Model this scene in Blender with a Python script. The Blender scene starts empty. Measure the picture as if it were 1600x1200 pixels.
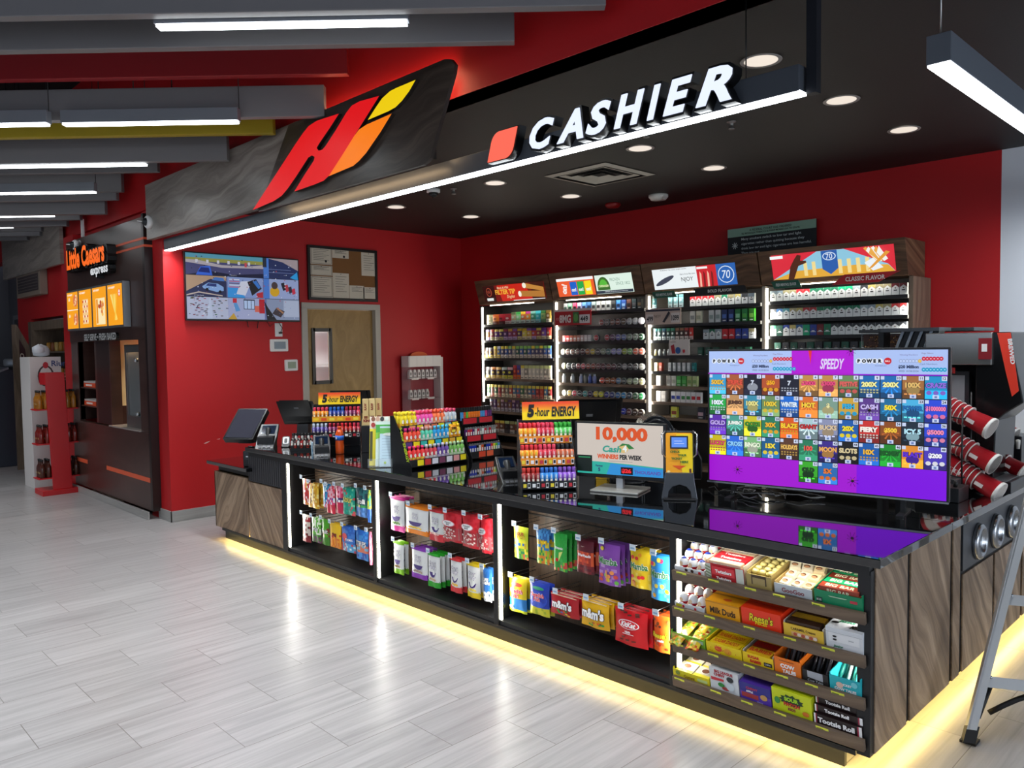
import bpy, math, random
from mathutils import Vector, Matrix
random.seed(7)
SC = bpy.context.scene
COL = SC.collection
pi = math.pi; sin = math.sin; cos = math.cos

# ---------------------------------------------------------------- camera, world, light, exposure
CAM_F, CAM_H = 1233.72, 1.65
yaw, pitch, roll = (math.radians(a) for a in (45.624, -2.7414, -0.8163))
_f0 = Vector((-sin(yaw), cos(yaw), 0)); _r0 = Vector((cos(yaw), sin(yaw), 0)); _u0 = Vector((0, 0, 1))
FW = _f0 * cos(pitch) + _u0 * sin(pitch); _u1 = -_f0 * sin(pitch) + _u0 * cos(pitch)
RT = _r0 * cos(roll) + _u1 * sin(roll); UP = -_r0 * sin(roll) + _u1 * cos(roll)
EYE = Vector((0, 0, CAM_H))
cam = bpy.data.objects.new('camera', bpy.data.cameras.new('camera')); COL.objects.link(cam)
cam.matrix_world = Matrix(((RT.x, UP.x, -FW.x, EYE.x), (RT.y, UP.y, -FW.y, EYE.y), (RT.z, UP.z, -FW.z, EYE.z), (0, 0, 0, 1)))
cam.data.sensor_width = 36; cam.data.lens = CAM_F / 1600 * 36; cam.data.clip_start = 0.05
SC.camera = cam

def at(px, py, ax, val):
    """the point of the room seen at a photo pixel on the plane ax = val (measuring tool for the layout)"""
    d = RT * (px - 800) - UP * (py - 600) + FW * CAM_F
    i = 'XYZ'.index(ax)
    return EYE + d * ((val - EYE[i]) / d[i])

w = bpy.data.worlds.new('world'); SC.world = w; w.use_nodes = True
w.node_tree.nodes['Background'].inputs[0].default_value = (0.62, 0.76, 1.0, 1)
w.node_tree.nodes['Background'].inputs[1].default_value = 0.4
SC.view_settings.view_transform = 'Standard'; SC.view_settings.look = 'None'
SC.view_settings.exposure = 0.0; SC.view_settings.gamma = 1.0
SC.cycles.use_denoising = True
SC.cycles.max_bounces = 6; SC.cycles.sample_clamp_indirect = 4.0

def area(name, loc, size, energy, color=(1, 1, 1), rot=(0, 0, 0), spread=180):
    l = bpy.data.lights.new(name, 'AREA'); l.shape = 'RECTANGLE'; l.size, l.size_y = size
    l.energy = energy; l.color = color; l.spread = math.radians(spread)
    o = bpy.data.objects.new(name, l); o.location = loc; o.rotation_euler = rot; COL.objects.link(o); return o

# daylight through the store front behind the photographer, the hall's ceiling lamps
area('shopfront_daylight', (2.5, -7.5, 1.5), (14, 2.6), 60, (0.80, 0.89, 1.0), (pi / 2, 0, 0))
area('side_window_daylight', (7.0, 2.6, 1.5), (6, 2.4), 230, (0.80, 0.89, 1.0), (pi / 2, 0, pi / 2))
for hx, hy in ((-10.5, 0.3), (-7.8, -0.6), (-5, 0.8), (-4.5, -2.4), (-2.2, 0.7), (-1.2, -1.6), (1.6, -0.2), (1.6, 3.5)):
    area('hall_lamp_light', (hx, hy, 3.08), (2.2, 0.3), 37, (0.93, 0.96, 1.0), (0, 0, pi / 4), 125)

# ---------------------------------------------------------------- materials
def lin(c):
    return tuple((x / 12.92 if x <= 0.04045 else ((x + 0.055) / 1.055) ** 2.4) for x in c)
def hexc(h):
    h = h.lstrip('#'); return lin(tuple(int(h[i:i + 2], 16) / 255 for i in (0, 2, 4)))
_mats = {}
def M(h, rough=0.5, metal=0.0, em=0.0, spec=0.5, coat=0.0):
    """plain paint, plastic, print or metal; em makes it a lamp or a lit screen"""
    k = (h, rough, metal, em, spec, coat)
    if k in _mats: return _mats[k]
    m = bpy.data.materials.new('mat_' + h.strip('#')); m.use_nodes = True
    b = m.node_tree.nodes['Principled BSDF']; c = hexc(h)
    b.inputs['Base Color'].default_value = (*c, 1); b.inputs['Roughness'].default_value = rough
    b.inputs['Metallic'].default_value = metal; b.inputs['Specular IOR Level'].default_value = spec
    b.inputs['Coat Weight'].default_value = coat; b.inputs['Coat Roughness'].default_value = 0.05
    if em:
        b.inputs['Base Color'].default_value = (c[0] * .1, c[1] * .1, c[2] * .1, 1)
        b.inputs['Emission Color'].default_value = (*c, 1); b.inputs['Emission Strength'].default_value = em
        if em < 3: m.cycles.emission_sampling = 'NONE'
    m.diffuse_color = (*c, 1); _mats[k] = m; return m
def nodemat(name):
    m = bpy.data.materials.new(name); m.use_nodes = True
    return m, m.node_tree.nodes, m.node_tree.links, m.node_tree.nodes['Principled BSDF']
def wood(name, stops, along, across, sa=0.8, sc=16, rough=0.45, bump=0.0, spec=.4):
    """laminate with long grain: along / across are object-space directions"""
    m, N, L, B = nodemat(name)
    tc = N.new('ShaderNodeTexCoord')
    def dot(v, s):
        d = N.new('ShaderNodeVectorMath'); d.operation = 'DOT_PRODUCT'; L.new(tc.outputs['Object'], d.inputs[0])
        vv = Vector(v).normalized() * s; d.inputs[1].default_value = vv; return d.outputs['Value']
    c = N.new('ShaderNodeCombineXYZ'); L.new(dot(along, sa), c.inputs[0]); L.new(dot(across, sc), c.inputs[1])
    n2 = N.new('ShaderNodeTexNoise'); n2.inputs['Scale'].default_value = 1.1; n2.inputs['Detail'].default_value = 2
    c2 = N.new('ShaderNodeCombineXYZ'); L.new(dot(along, 1.6), c2.inputs[0]); L.new(dot(across, 3.2), c2.inputs[1]); L.new(c2.outputs[0], n2.inputs['Vector'])
    ad = N.new('ShaderNodeVectorMath'); ad.operation = 'MULTIPLY_ADD'; L.new(n2.outputs['Color'], ad.inputs[0]); ad.inputs[1].default_value = (0.3, 4.0, 0); L.new(c.outputs[0], ad.inputs[2])
    n = N.new('ShaderNodeTexNoise'); n.inputs['Scale'].default_value = 1.0; n.inputs['Detail'].default_value = 6; n.inputs['Roughness'].default_value = .65
    L.new(ad.outputs[0], n.inputs['Vector'])
    r = N.new('ShaderNodeValToRGB'); cr = r.color_ramp
    while len(cr.elements) < len(stops): cr.elements.new(0.5)
    for e, (p, h) in zip(cr.elements, stops): e.position = p; e.color = (*hexc(h), 1)
    L.new(n.outputs['Fac'], r.inputs[0]); L.new(r.outputs[0], B.inputs['Base Color'])
    B.inputs['Roughness'].default_value = rough; B.inputs['Specular IOR Level'].default_value = spec
    return m
WST = ((.28, '#554435'), (.45, '#826b56'), (.58, '#a58c73'), (.74, '#c4ac92'))
WSH = ((.3, '#3f2d20'), (.5, '#654a35'), (.7, '#86664a'))
WSP = ((.25, '#42362e'), (.5, '#6b5a4b'), (.75, '#8b7763'))
wood_fl = wood('laminate_front_left', WST, (1, 0, 1.4), (-1.4, 0, 1))
wood_fr = wood('laminate_front_right', WST, (-1, 0, 1.4), (1.4, 0, 1))
wood_side = wood('laminate_side', WST, (0, -1, 1.45), (0, 1.45, 1))
wood_shelf = wood('laminate_shelf', WSP, (1, 0, 0), (0, 1, 1), sa=1.2, sc=22)
wood_hdr = wood('laminate_header', WSH, (1, 0, 0), (0, .4, 1), sa=1.2, sc=20)
wood_up = wood('laminate_upright', WSP, (0, 0, 1), (1, 1, 0), sa=1.0, sc=20)
wood_back = wood('laminate_slatwall', ((.3, '#3a2d24'), (.6, '#5f4c3c'), (.8, '#77614c')), (0, 0, 1), (1, 0, 0), sa=1, sc=26)
wood_fascia = wood('laminate_fascia', ((.25, '#5f564f'), (.45, '#857b73'), (.6, '#a0968d'), (.78, '#b8afa6')), (1, 0, .12), (-.12, 0, 1), sa=.7, sc=13, rough=.33, spec=.6)
wood_sign = wood('laminate_sign', ((.28, '#2e2722'), (.48, '#453b34'), (.62, '#5b4f46'), (.8, '#746659')), (1, 0, .12), (-.12, 0, 1), sa=.7, sc=13, rough=.3, spec=.6)
wood_door = wood('birch_door', ((.3, '#8a6a3a'), (.5, '#a17f49'), (.7, '#b9965b')), (0, 0, 1), (0, 1, 0), sa=1.2, sc=5, rough=.4)
brown_lam = wood('dark_brown_laminate', ((.3, '#3a251f'), (.55, '#49312b'), (.8, '#5a4039')), (1, 0, 0), (0, 0, 1), sa=.5, sc=3, rough=.3, spec=.6)
def wallmat(name, h, rough=.55):
    m, N, L, B = nodemat(name)
    tc = N.new('ShaderNodeTexCoord'); n = N.new('ShaderNodeTexNoise'); n.inputs['Scale'].default_value = 90; n.inputs['Detail'].default_value = 3
    L.new(tc.outputs['Object'], n.inputs['Vector'])
    b = N.new('ShaderNodeBump'); b.inputs['Strength'].default_value = .12; b.inputs['Distance'].default_value = .004
    L.new(n.outputs['Fac'], b.inputs['Height']); L.new(b.outputs[0], B.inputs['Normal'])
    B.inputs['Base Color'].default_value = (*hexc(h), 1); B.inputs['Roughness'].default_value = rough; return m
red_paint = wallmat('red_wall_paint', '#b90d14')
black_paint = wallmat('black_ceiling_paint', '#1b1816', .6)
white_paint = wallmat('white_wall_paint', '#e3e7ee')
grey_paint = wallmat('grey_wall_paint', '#5a5a60')
def floormat():
    m, N, L, B = nodemat('plank_tile')
    tc = N.new('ShaderNodeTexCoord'); s = N.new('ShaderNodeSeparateXYZ'); L.new(tc.outputs['Object'], s.inputs[0])
    def add(o, v, mul=1.0):
        a = N.new('ShaderNodeMath'); a.operation = 'MULTIPLY_ADD'; L.new(o, a.inputs[0]); a.inputs[1].default_value = mul; a.inputs[2].default_value = v; return a.outputs[0]
    c = N.new('ShaderNodeCombineXYZ'); L.new(add(s.outputs['Y'], 0.089 + 18.3), c.inputs[0]); L.new(add(s.outputs['X'], 4.0 + 18.3), c.inputs[1])
    br = N.new('ShaderNodeTexBrick'); br.offset = .5; br.offset_frequency = 2; br.squash = 1
    br.inputs['Scale'].default_value = 1; br.inputs['Brick Width'].default_value = .61; br.inputs['Row Height'].default_value = .305
    br.inputs['Mortar Size'].default_value = .0022; br.inputs['Mortar Smooth'].default_value = .4; br.inputs['Bias'].default_value = 0
    br.inputs['Color1'].default_value = (0, 0, 0, 1); br.inputs['Color2'].default_value = (1, 1, 1, 1); br.inputs['Mortar'].default_value = (.5, .5, .5, 1)
    L.new(c.outputs[0], br.inputs['Vector'])
    # streaks along Y, a different patch for each tile
    c3 = N.new('ShaderNodeCombineXYZ'); L.new(add(s.outputs['Y'], 0, 1.3), c3.inputs[0]); L.new(add(s.outputs['X'], 0, 26), c3.inputs[1])
    vm = N.new('ShaderNodeVectorMath'); vm.operation = 'MULTIPLY_ADD'; L.new(br.outputs['Color'], vm.inputs[0]); vm.inputs[1].default_value = (9, 13, 7); L.new(c3.outputs[0], vm.inputs[2])
    n = N.new('ShaderNodeTexNoise'); n.inputs['Scale'].default_value = 1; n.inputs['Detail'].default_value = 6; n.inputs['Roughness'].default_value = .6; n.inputs['Distortion'].default_value = .5
    L.new(vm.outputs[0], n.inputs['Vector'])
    r = N.new('ShaderNodeValToRGB'); cr = r.color_ramp; cr.elements.new(.5)
    for e, (p, h) in zip(cr.elements, ((.3, '#93908f'), (.52, '#a6a3a2'), (.75, '#b5b2b1'))): e.position = p; e.color = (*hexc(h), 1)
    L.new(n.outputs['Fac'], r.inputs[0])
    hv = N.new('ShaderNodeHueSaturation'); L.new(r.outputs[0], hv.inputs['Color']); mr = N.new('ShaderNodeMapRange'); L.new(br.outputs['Color'], mr.inputs[0]); mr.inputs[3].default_value = .93; mr.inputs[4].default_value = 1.05; L.new(mr.outputs[0], hv.inputs['Value'])
    mx = N.new('ShaderNodeMix'); mx.data_type = 'RGBA'; L.new(br.outputs['Fac'], mx.inputs[0]); L.new(hv.outputs[0], mx.inputs[6]); mx.inputs[7].default_value = (*hexc('#77726d'), 1)
    L.new(mx.outputs[2], B.inputs['Base Color'])
    rr = N.new('ShaderNodeMapRange'); L.new(n.outputs['Fac'], rr.inputs[0]); rr.inputs[3].default_value = .26; rr.inputs[4].default_value = .34; L.new(rr.outputs[0], B.inputs['Roughness'])
    bp = N.new('ShaderNodeBump'); bp.invert = True; bp.inputs['Strength'].default_value = .3; bp.inputs['Distance'].default_value = .002; L.new(br.outputs['Fac'], bp.inputs['Height']); L.new(bp.outputs[0], B.inputs['Normal'])
    return m
floor_tile = floormat()
base_tile = wood('skirting_tile', ((.3, '#8f8d89'), (.6, '#a5a39f'), (.8, '#b5b3ae')), (1, 1, 0), (0, 0, 1), sa=1.5, sc=25, rough=.35)
def glassmat(name, h, alpha=.15, rough=.03):
    m, N, L, B = nodemat(name); B.inputs['Base Color'].default_value = (*hexc(h), 1); B.inputs['Roughness'].default_value = rough
    B.inputs['Alpha'].default_value = alpha; return m
glass = glassmat('clear_plastic', '#dfe6ea', .12)
amber = glassmat('amber_liquid', '#c24a10', .85, .1)
smoke = glassmat('smoked_plastic', '#15181c', .55)
black_glass = M('#060708', .03, 0, 0, .5, 1.0)
BLK = M('#0e0f11', .45); BLKG = M('#101114', .22); WHT = M('#e8e8e6', .5); STEEL = M('#b9bcc0', .25, 1.0); ALU = M('#c2c5c8', .38, .6); DGREY = M('#2b2d31', .5)
LEDW = M('#f4fbff', .5, 0, 9.0); LEDC = M('#fffbe8', .5, 0, 13.0)

# ---------------------------------------------------------------- mesh building
_txt = {}
def textmesh(s, bold=0.0, shear=0.0, ext=0.0, space=1.0):
    k = (s, bold, shear, ext, space)
    if k in _txt: return _txt[k]
    cu = bpy.data.curves.new('t', 'FONT'); cu.body = s; cu.size = 1; cu.offset = bold; cu.shear = shear; cu.extrude = ext; cu.space_character = space
    cu.resolution_u = 3 if ext or len(s) < 8 else 2
    ob = bpy.data.objects.new('t', cu); COL.objects.link(ob)
    me = bpy.data.meshes.new_from_object(ob.evaluated_get(bpy.context.evaluated_depsgraph_get()))
    vs = [tuple(v.co) for v in me.vertices]; fs = [(tuple(p.vertices), p.normal.z) for p in me.polygons]
    COL.objects.unlink(ob); bpy.data.objects.remove(ob); bpy.data.curves.remove(cu); bpy.data.meshes.remove(me)
    xs = [v[0] for v in vs] or [0, 1]; ys = [v[1] for v in vs] or [0, 1]
    _txt[k] = (vs, fs, min(xs), max(xs), min(ys), max(ys)); return _txt[k]

class MB:
    """collects shapes; build() links them as ONE mesh object"""
    def __init__(s): s.v = []; s.f = []; s.m = []; s.sm = []
    def add(s, vs, fs, mat, smooth=False):
        n = len(s.v); s.v += [tuple(v) for v in vs]
        for f in fs: s.f.append(tuple(i + n for i in f)); s.m.append(mat); s.sm.append(smooth)
        return s
    def box(s, x0, x1, y0, y1, z0, z1, mat, front=None):
        vs = [(x, y, z) for z in (z0, z1) for y in (y0, y1) for x in (x0, x1)]
        fs = [(0, 2, 3, 1), (4, 5, 7, 6), (0, 1, 5, 4), (2, 6, 7, 3), (0, 4, 6, 2), (1, 3, 7, 5)]
        s.add(vs, fs, mat)
        if front: s.m[-4] = front
        return s
    def obox(s, c, ax, ay, az, mat):
        """box from centre and three half-axis vectors"""
        c, ax, ay, az = map(Vector, (c, ax, ay, az))
        vs = [c + ax * i + ay * j + az * k for k in (-1, 1) for j in (-1, 1) for i in (-1, 1)]
        return s.add(vs, [(0, 2, 3, 1), (4, 5, 7, 6), (0, 1, 5, 4), (2, 6, 7, 3), (0, 4, 6, 2), (1, 3, 7, 5)], mat)
    def prism(s, pts, F, d0, d1, mat, side=None, n=None):
        """polygon pts (a, b) extruded from depth d0 to d1; F(a, b, d) gives the point"""
        k = len(pts); vs = [F(a, b, d0) for a, b in pts] + [F(a, b, d1) for a, b in pts]
        s.add(vs, [tuple(range(k, 2 * k))], mat); side = side or mat
        n0 = len(s.v) - 2 * k
        for i in range(k):
            j = (i + 1) % k; s.f.append((n0 + i, n0 + j, n0 + k + j, n0 + k + i)); s.m.append(side); s.sm.append(False)
        s.f.append(tuple(n0 + i for i in reversed(range(k)))); s.m.append(side); s.sm.append(False)
        return s
    def lathe(s, prof, mat, c=(0, 0, 0), axis='z', n=16, mats=None, smooth=True):
        """profile [(radius, height)]; mats gives one material for each band"""
        vs = []; fs = []
        def T(x, y, z):
            return (c[0] + x, c[1] + y, c[2] + z) if axis == 'z' else ((c[0] + x, c[1] - z, c[2] + y) if axis == 'y' else (c[0] + z, c[1] + x, c[2] + y))
        for r, h in prof:
            for i in range(n): a = 2 * pi * i / n; vs.append(T(r * cos(a), r * sin(a), h))
        base = len(s.v); s.v += vs
        for k in range(len(prof) - 1):
            for i in range(n):
                j = (i + 1) % n
                s.f.append((base + k * n + i, base + k * n + j, base + (k + 1) * n + j, base + (k + 1) * n + i)); s.m.append(mats[k] if mats else mat); s.sm.append(smooth)
        if prof[0][0] > 1e-5: s.f.append(tuple(base + i for i in reversed(range(n)))); s.m.append(mats[0] if mats else mat); s.sm.append(False)
        if prof[-1][0] > 1e-5: s.f.append(tuple(base + (len(prof) - 1) * n + i for i in range(n))); s.m.append(mats[-1] if mats else mat); s.sm.append(False)
        return s
    def cyl(s, p0, p1, r0, r1, mat, n=12, cap=None, smooth=True):
        p0, p1 = Vector(p0), Vector(p1); d = (p1 - p0).normalized()
        a = d.orthogonal().normalized(); b = d.cross(a)
        vs = [p0 + (a * cos(2 * pi * i / n) + b * sin(2 * pi * i / n)) * r0 for i in range(n)] + [p1 + (a * cos(2 * pi * i / n) + b * sin(2 * pi * i / n)) * r1 for i in range(n)]
        base = len(s.v); s.v += [tuple(v) for v in vs]
        for i in range(n):
            j = (i + 1) % n; s.f.append((base + i, base + j, base + n + j, base + n + i)); s.m.append(mat); s.sm.append(smooth)
        for q in (tuple(base + i for i in reversed(range(n))), tuple(base + n + i for i in range(n))): s.f.append(q); s.m.append(cap or mat); s.sm.append(False)
        return s
    def tube(s, pts, r, mat, n=6):
        pts = [Vector(p) for p in pts]; base = len(s.v); ref = None
        for k, p in enumerate(pts):
            d = (pts[min(k + 1, len(pts) - 1)] - pts[max(k - 1, 0)]).normalized()
            ref = d.orthogonal().normalized() if ref is None else (ref - d * ref.dot(d)).normalized()
            b = d.cross(ref)
            s.v += [tuple(p + (ref * cos(2 * pi * i / n) + b * sin(2 * pi * i / n)) * r) for i in range(n)]
        for k in range(len(pts) - 1):
            for i in range(n):
                j = (i + 1) % n; s.f.append((base + k * n + i, base + k * n + j, base + (k + 1) * n + j, base + (k + 1) * n + i)); s.m.append(mat); s.sm.append(True)
        s.f.append(tuple(base + i for i in reversed(range(n)))); s.m.append(mat); s.sm.append(False)
        s.f.append(tuple(base + (len(pts) - 1) * n + i for i in range(n))); s.m.append(mat); s.sm.append(False)
        return s
    def text(s, F, t, cx, cy, h, mat, w=None, d=.001, bold=0.0, shear=0.0, ext=0.0, side=None, rot=0.0, space=1.0, maxw=None):
        """lettering centred at (cx, cy), bounding height h; w squeezes it to that width"""
        vs, fs, x0, x1, y0, y1 = textmesh(t, bold, shear, .5 if ext else 0, space)
        k = h / max(1e-6, y1 - y0); kx = k if w is None else w / max(1e-6, x1 - x0)
        if maxw and (x1 - x0) * kx > maxw: kx = maxw / (x1 - x0)
        out = []; cr, sr = cos(rot), sin(rot)
        for v in vs:
            a = (v[0] - (x0 + x1) / 2) * kx; b = (v[1] - (y0 + y1) / 2) * k
            out.append(F(cx + a * cr - b * sr, cy + a * sr + b * cr, d + (v[2] + .5) * ext if ext else d))
        n = len(s.v); s.v += [tuple(v) for v in out]
        for f, nz in fs:
            s.f.append(tuple(i + n for i in f)); s.m.append(mat if (not ext or nz > .5) else (side or mat)); s.sm.append(False)
        return s
    def art(s, F, items, d0=.0006, dd=.0005):
        """flat printed shapes stacked outwards on a surface F(a, b, d)"""
        d = d0
        for it in items:
            k = it[0]; d += dd
            if k == 'r': _, a0, b0, a1, b1, c = it; s.add([F(a0, b0, d), F(a1, b0, d), F(a1, b1, d), F(a0, b1, d)], [(0, 1, 2, 3)], c)
            elif k == 'p': s.add([F(a, b, d) for a, b in it[1]], [tuple(range(len(it[1])))], it[2])
            elif k == 'e':
                _, ca, cb, ra, rb, c = it; n = 16
                vs = [F(ca, cb, d)] + [F(ca + ra * cos(2 * pi * i / n), cb + rb * sin(2 * pi * i / n), d) for i in range(n)]
                s.add(vs, [(0, i + 1, (i + 1) % n + 1) for i in range(n)], c)
            elif k == 't':
                o = it[6] if len(it) > 6 else {}
                s.text(F, it[1], it[2], it[3], it[4], it[5], d=d, **o)
        return s
    def build(s, name, parent=None, loc=(0, 0, 0), bev=0.0, rz=0.0, bseg=2):
        me = bpy.data.meshes.new(name); me.from_pydata(s.v, [], s.f)
        ms = []; idx = {}
        for m in s.m:
            if id(m) not in idx: idx[id(m)] = len(ms); ms.append(m)
        for m in ms: me.materials.append(m)
        me.polygons.foreach_set('material_index', [idx[id(m)] for m in s.m])
        me.polygons.foreach_set('use_smooth', s.sm); me.update()
        o = bpy.data.objects.new(name, me); COL.objects.link(o); o.location = loc; o.rotation_euler = (0, 0, rz)
        if parent: o.parent = parent
        if bev:
            b = o.modifiers.new('bevel', 'BEVEL'); b.width = bev; b.segments = bseg; b.limit_method = 'ANGLE'; b.angle_limit = math.radians(50)
        return o

def FY(x0, y, z0):
    """front-facing surface (towards the shop, -Y): a to the right (+X), b up"""
    return lambda a, b, d: (x0 + a, y - d, z0 + b)
def FX(x, y0, z0):
    """surface facing +X: a runs to +Y, b up"""
    return lambda a, b, d: (x + d, y0 + a, z0 + b)
def FT(x0, y0, z):
    """top surface"""
    return lambda a, b, d: (x0 + a, y0 + b, z + d)

def tag(o, label=None, cat=None, group=None, kind=None):
    if label: o['label'] = label
    if cat: o['category'] = cat
    if group: o['group'] = group
    if kind: o['kind'] = kind
    return o
def thing(name, label, cat, loc=(0, 0, 0), rz=0, group=None):
    o = bpy.data.objects.new(name, None); COL.objects.link(o); o.location = loc; o.rotation_euler = (0, 0, rz); o.empty_display_size = .05
    return tag(o, label, cat, group)
_kids = {}
def kids(o):
    return [c for c in bpy.data.objects if c.parent == o]
def dup(root, loc, rz=0, label=None, group=None, chl=None):
    chl = chl if chl is not None else kids(root)
    r = root.copy(); COL.objects.link(r); r.location = loc; r.rotation_euler = (0, 0, rz)
    if label: r['label'] = label
    if group: r['group'] = group
    for c in chl:
        d = c.copy(); COL.objects.link(d); d.parent = r
    return r
def struct(mb, name, bev=0):
    o = mb.build(name, bev=bev); o['kind'] = 'structure'; return o
ORD = ('first', 'second', 'third', 'fourth', 'fifth', 'sixth', 'seventh', 'eighth', 'ninth', 'tenth', 'eleventh', 'twelfth', 'thirteenth', 'fourteenth', 'fifteenth', 'sixteenth', 'seventeenth', 'eighteenth', 'nineteenth', 'twentieth', 'twenty-first', 'twenty-second', 'twenty-third', 'twenty-fourth')
# ================================================================ THE ROOM
WX = -7.70      # plane of the red wall with the door
WY = 6.65       # plane of the wall behind the cabinets
CZ = 3.03       # cashier bay ceiling
FYP = 2.92      # plane of the shop's long wall
struct(MB().box(-17, 8, -9, 8.5, -.1, 0, floor_tile), 'floor')
struct(MB().box(WX - .2, 4.5, 2.905, WY + .3, CZ, CZ + .12, black_paint), 'ceiling')
struct(MB().box(-17, 8, -9, 2.9, 4.7, 4.8, M('#0b0a0c', .8)), 'ceiling_hall')
# wall with the door: opening Y 4.43-5.32, z 0-2.09
m = MB()
m.box(WX - .16, WX, FYP, 4.40, 0, CZ, red_paint).box(WX - .16, WX, 5.345, WY, 0, CZ, red_paint).box(WX - .16, WX, 4.40, 5.345, 2.12, CZ, red_paint)
struct(m, 'wall_left')
struct(MB().box(WX - .16, -1.652, WY, WY + .15, 0, CZ, red_paint), 'wall_back')
struct(MB().box(-1.652, 4.5, WY, WY + .15, 0, CZ, white_paint), 'wall_right')
# upper red wall above the bay, and the long wall going left
m = MB()
m.box(-17, 4.5, 2.90, 3.05, CZ, 4.7, red_paint)
m.box(-8.2, WX - .16, FYP, 3.2, 0, CZ, red_paint)
m.box(-10.75, -10.25, 2.86, 3.2, 0, CZ, red_paint)
m.box(-13.32, -12.62, 2.95, 3.2, 0, CZ, red_paint).box(-12.62, -10.75, 2.95, 3.2, 2.12, CZ, red_paint).box(-12.62, -10.75, 3.55, 3.6, 0, 2.12, red_paint)
m.box(-17, -13.32, 3.2, 3.4, 0, CZ, grey_paint)
m.box(-10.25, -8.2, FYP + .02, 3.2, 1.78, CZ, red_paint)
struct(m, 'wall_front')
struct(MB().box(-15.2, -15, -9, 3.4, 0, 4.7, grey_paint), 'wall_end')
# skirting tiles
m = MB().box(WX, WX + .012, FYP - .012, 4.36, 0, .105, base_tile); struct(m, 'baseboard_left', .002)
m = MB().box(-8.0, WX + .012, FYP - .012, FYP, 0, .105, base_tile).box(-10.76, -7.99, 2.80, 2.818, 0, .075, base_tile).box(-13.33, -12.62, 2.938, 2.95, 0, .1, base_tile)
struct(m, 'baseboard_front', .002)
m = MB().box(WX, -1.652, WY - .012, WY, 0, .105, base_tile); struct(m, 'baseboard_back')
# store room seen through the door's vision panel
m = MB().box(-10.4, -10.25, 4.08, 6.6, 0, 2.8, white_paint).box(-10.25, WX - .17, 4.0, 4.08, 0, 2.8, white_paint).box(-10.25, WX - .17, 6.6, 6.68, 0, 2.8, white_paint).box(-10.25, WX - .17, 4.08, 6.6, 2.72, 2.8, white_paint)
struct(m, 'wall_storeroom')
area('storeroom_lamp_light', (-9.0, 5.0, 2.7), (1, 1), 120, (1, .95, .85))

# wooden fascia boards
m = MB().box(-7.88, -5.0, 2.845, 2.90, 2.715, 3.235, wood_fascia).box(-5.0, -3.55, 2.86, 2.90, 2.72, 3.0, M('#1a1716', .6))
struct(m, 'trim_1', .003)
m = MB().box(-13.5, -10.62, 2.82, 2.86, 2.72, 3.3, wood_fascia); struct(m, 'trim_2')

# ---------------------------------------------------------------- the door
t = thing('door', 'birch veneer door with narrow vision panel in a cream steel frame', 'door', (WX, 4.87, 0)); t['kind'] = 'structure'; t.name = 'door_1'
fm = M('#b3aca0', .45)
MB().box(-.17, .02, -.51, -.44, 0, 2.09, fm).box(-.17, .02, .44, .51, 0, 2.09, fm).box(-.17, .02, -.51, .51, 2.09, 2.155, fm).build('door_frame', t, bev=.003)
dm = MB(); wy0, wy1, wz0, wz1 = -.345, -.13, 1.28, 1.86
for b in ((-.44, wy0, 0, 2.085), (wy1, .44, 0, 2.085), (wy0, wy1, 0, wz0), (wy0, wy1, wz1, 2.085)): dm.box(-.09, -.045, b[0], b[1], b[2], b[3], wood_door)
leaf = dm.build('door_leaf', t)
g = M('#3a3735', .4)
MB().box(-.05, -.03, wy0 - .02, wy0 + .02, wz0 - .02, wz1 + .02, g).box(-.05, -.03, wy1 - .02, wy1 + .02, wz0 - .02, wz1 + .02, g).box(-.05, -.03, wy0, wy1, wz1 - .02, wz1 + .02, g).box(-.05, -.03, wy0, wy1, wz0 - .02, wz0 + .02, g).build('window_frame', leaf)
MB().box(-.07, -.066, wy0, wy1, wz0, wz1, glass).build('window_pane', leaf)
MB().cyl((-.045, -.385, 1.0), (.02, -.385, 1.0), .012, .012, STEEL).cyl((.02, -.385, 1.0), (.02, -.26, 1.0), .011, .009, STEEL).cyl((-.045, -.385, 1.0), (-.04, -.385, 1.0), .035, .035, STEEL).build('door_handle', leaf)
m = MB()
for zz in (.4, .9, 1.4, 1.9): m.box(-10.2, -9.8, 4.2, 6.3, zz, zz + .03, M('#8c8d90', .5))
for yy in (4.2, 5.1, 6.25): m.box(-10.2, -9.8, yy, yy + .04, 0, 2.1, M('#55565a', .5))
o = m.build('storage_shelving'); tag(o, 'grey metal storage shelving seen through the vision panel of the birch door', 'shelving')

# ---------------------------------------------------------------- hall ceiling: baffles and lamps
A45 = Vector((cos(pi / 4), sin(pi / 4), 0)); N45 = Vector((-sin(pi / 4), cos(pi / 4), 0))
baf = [((947, 8), .20, '#757375', 'pale grey'), ((804, 64), .19, '#757375', 'pale grey'), ((543, 115), .17, '#8e0f16', 'red'), ((507, 181), .20, '#7c7a7b', 'pale grey'),
       ((427, 208), .24, '#9a860a', 'yellow'), ((355, 250), .19, '#757375', 'pale grey'), ((246, 268), .19, '#757375', 'pale grey'), ((190, 299), .2, '#757375', 'pale grey'),
       ((182, 312), .2, '#757375', 'pale grey'), ((164, 334), .2, '#757375', 'pale grey'), ((146, 325), .2, '#757375', 'pale grey'), ((125, 343), .2, '#757375', 'pale grey'), ((104, 353), .2, '#757375', 'pale grey'), ((64, 361), .2, '#757375', 'pale grey'), ((62, 368), .2, '#757375', 'pale grey'), ((42, 375), .2, '#757375', 'pale grey')]
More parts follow.
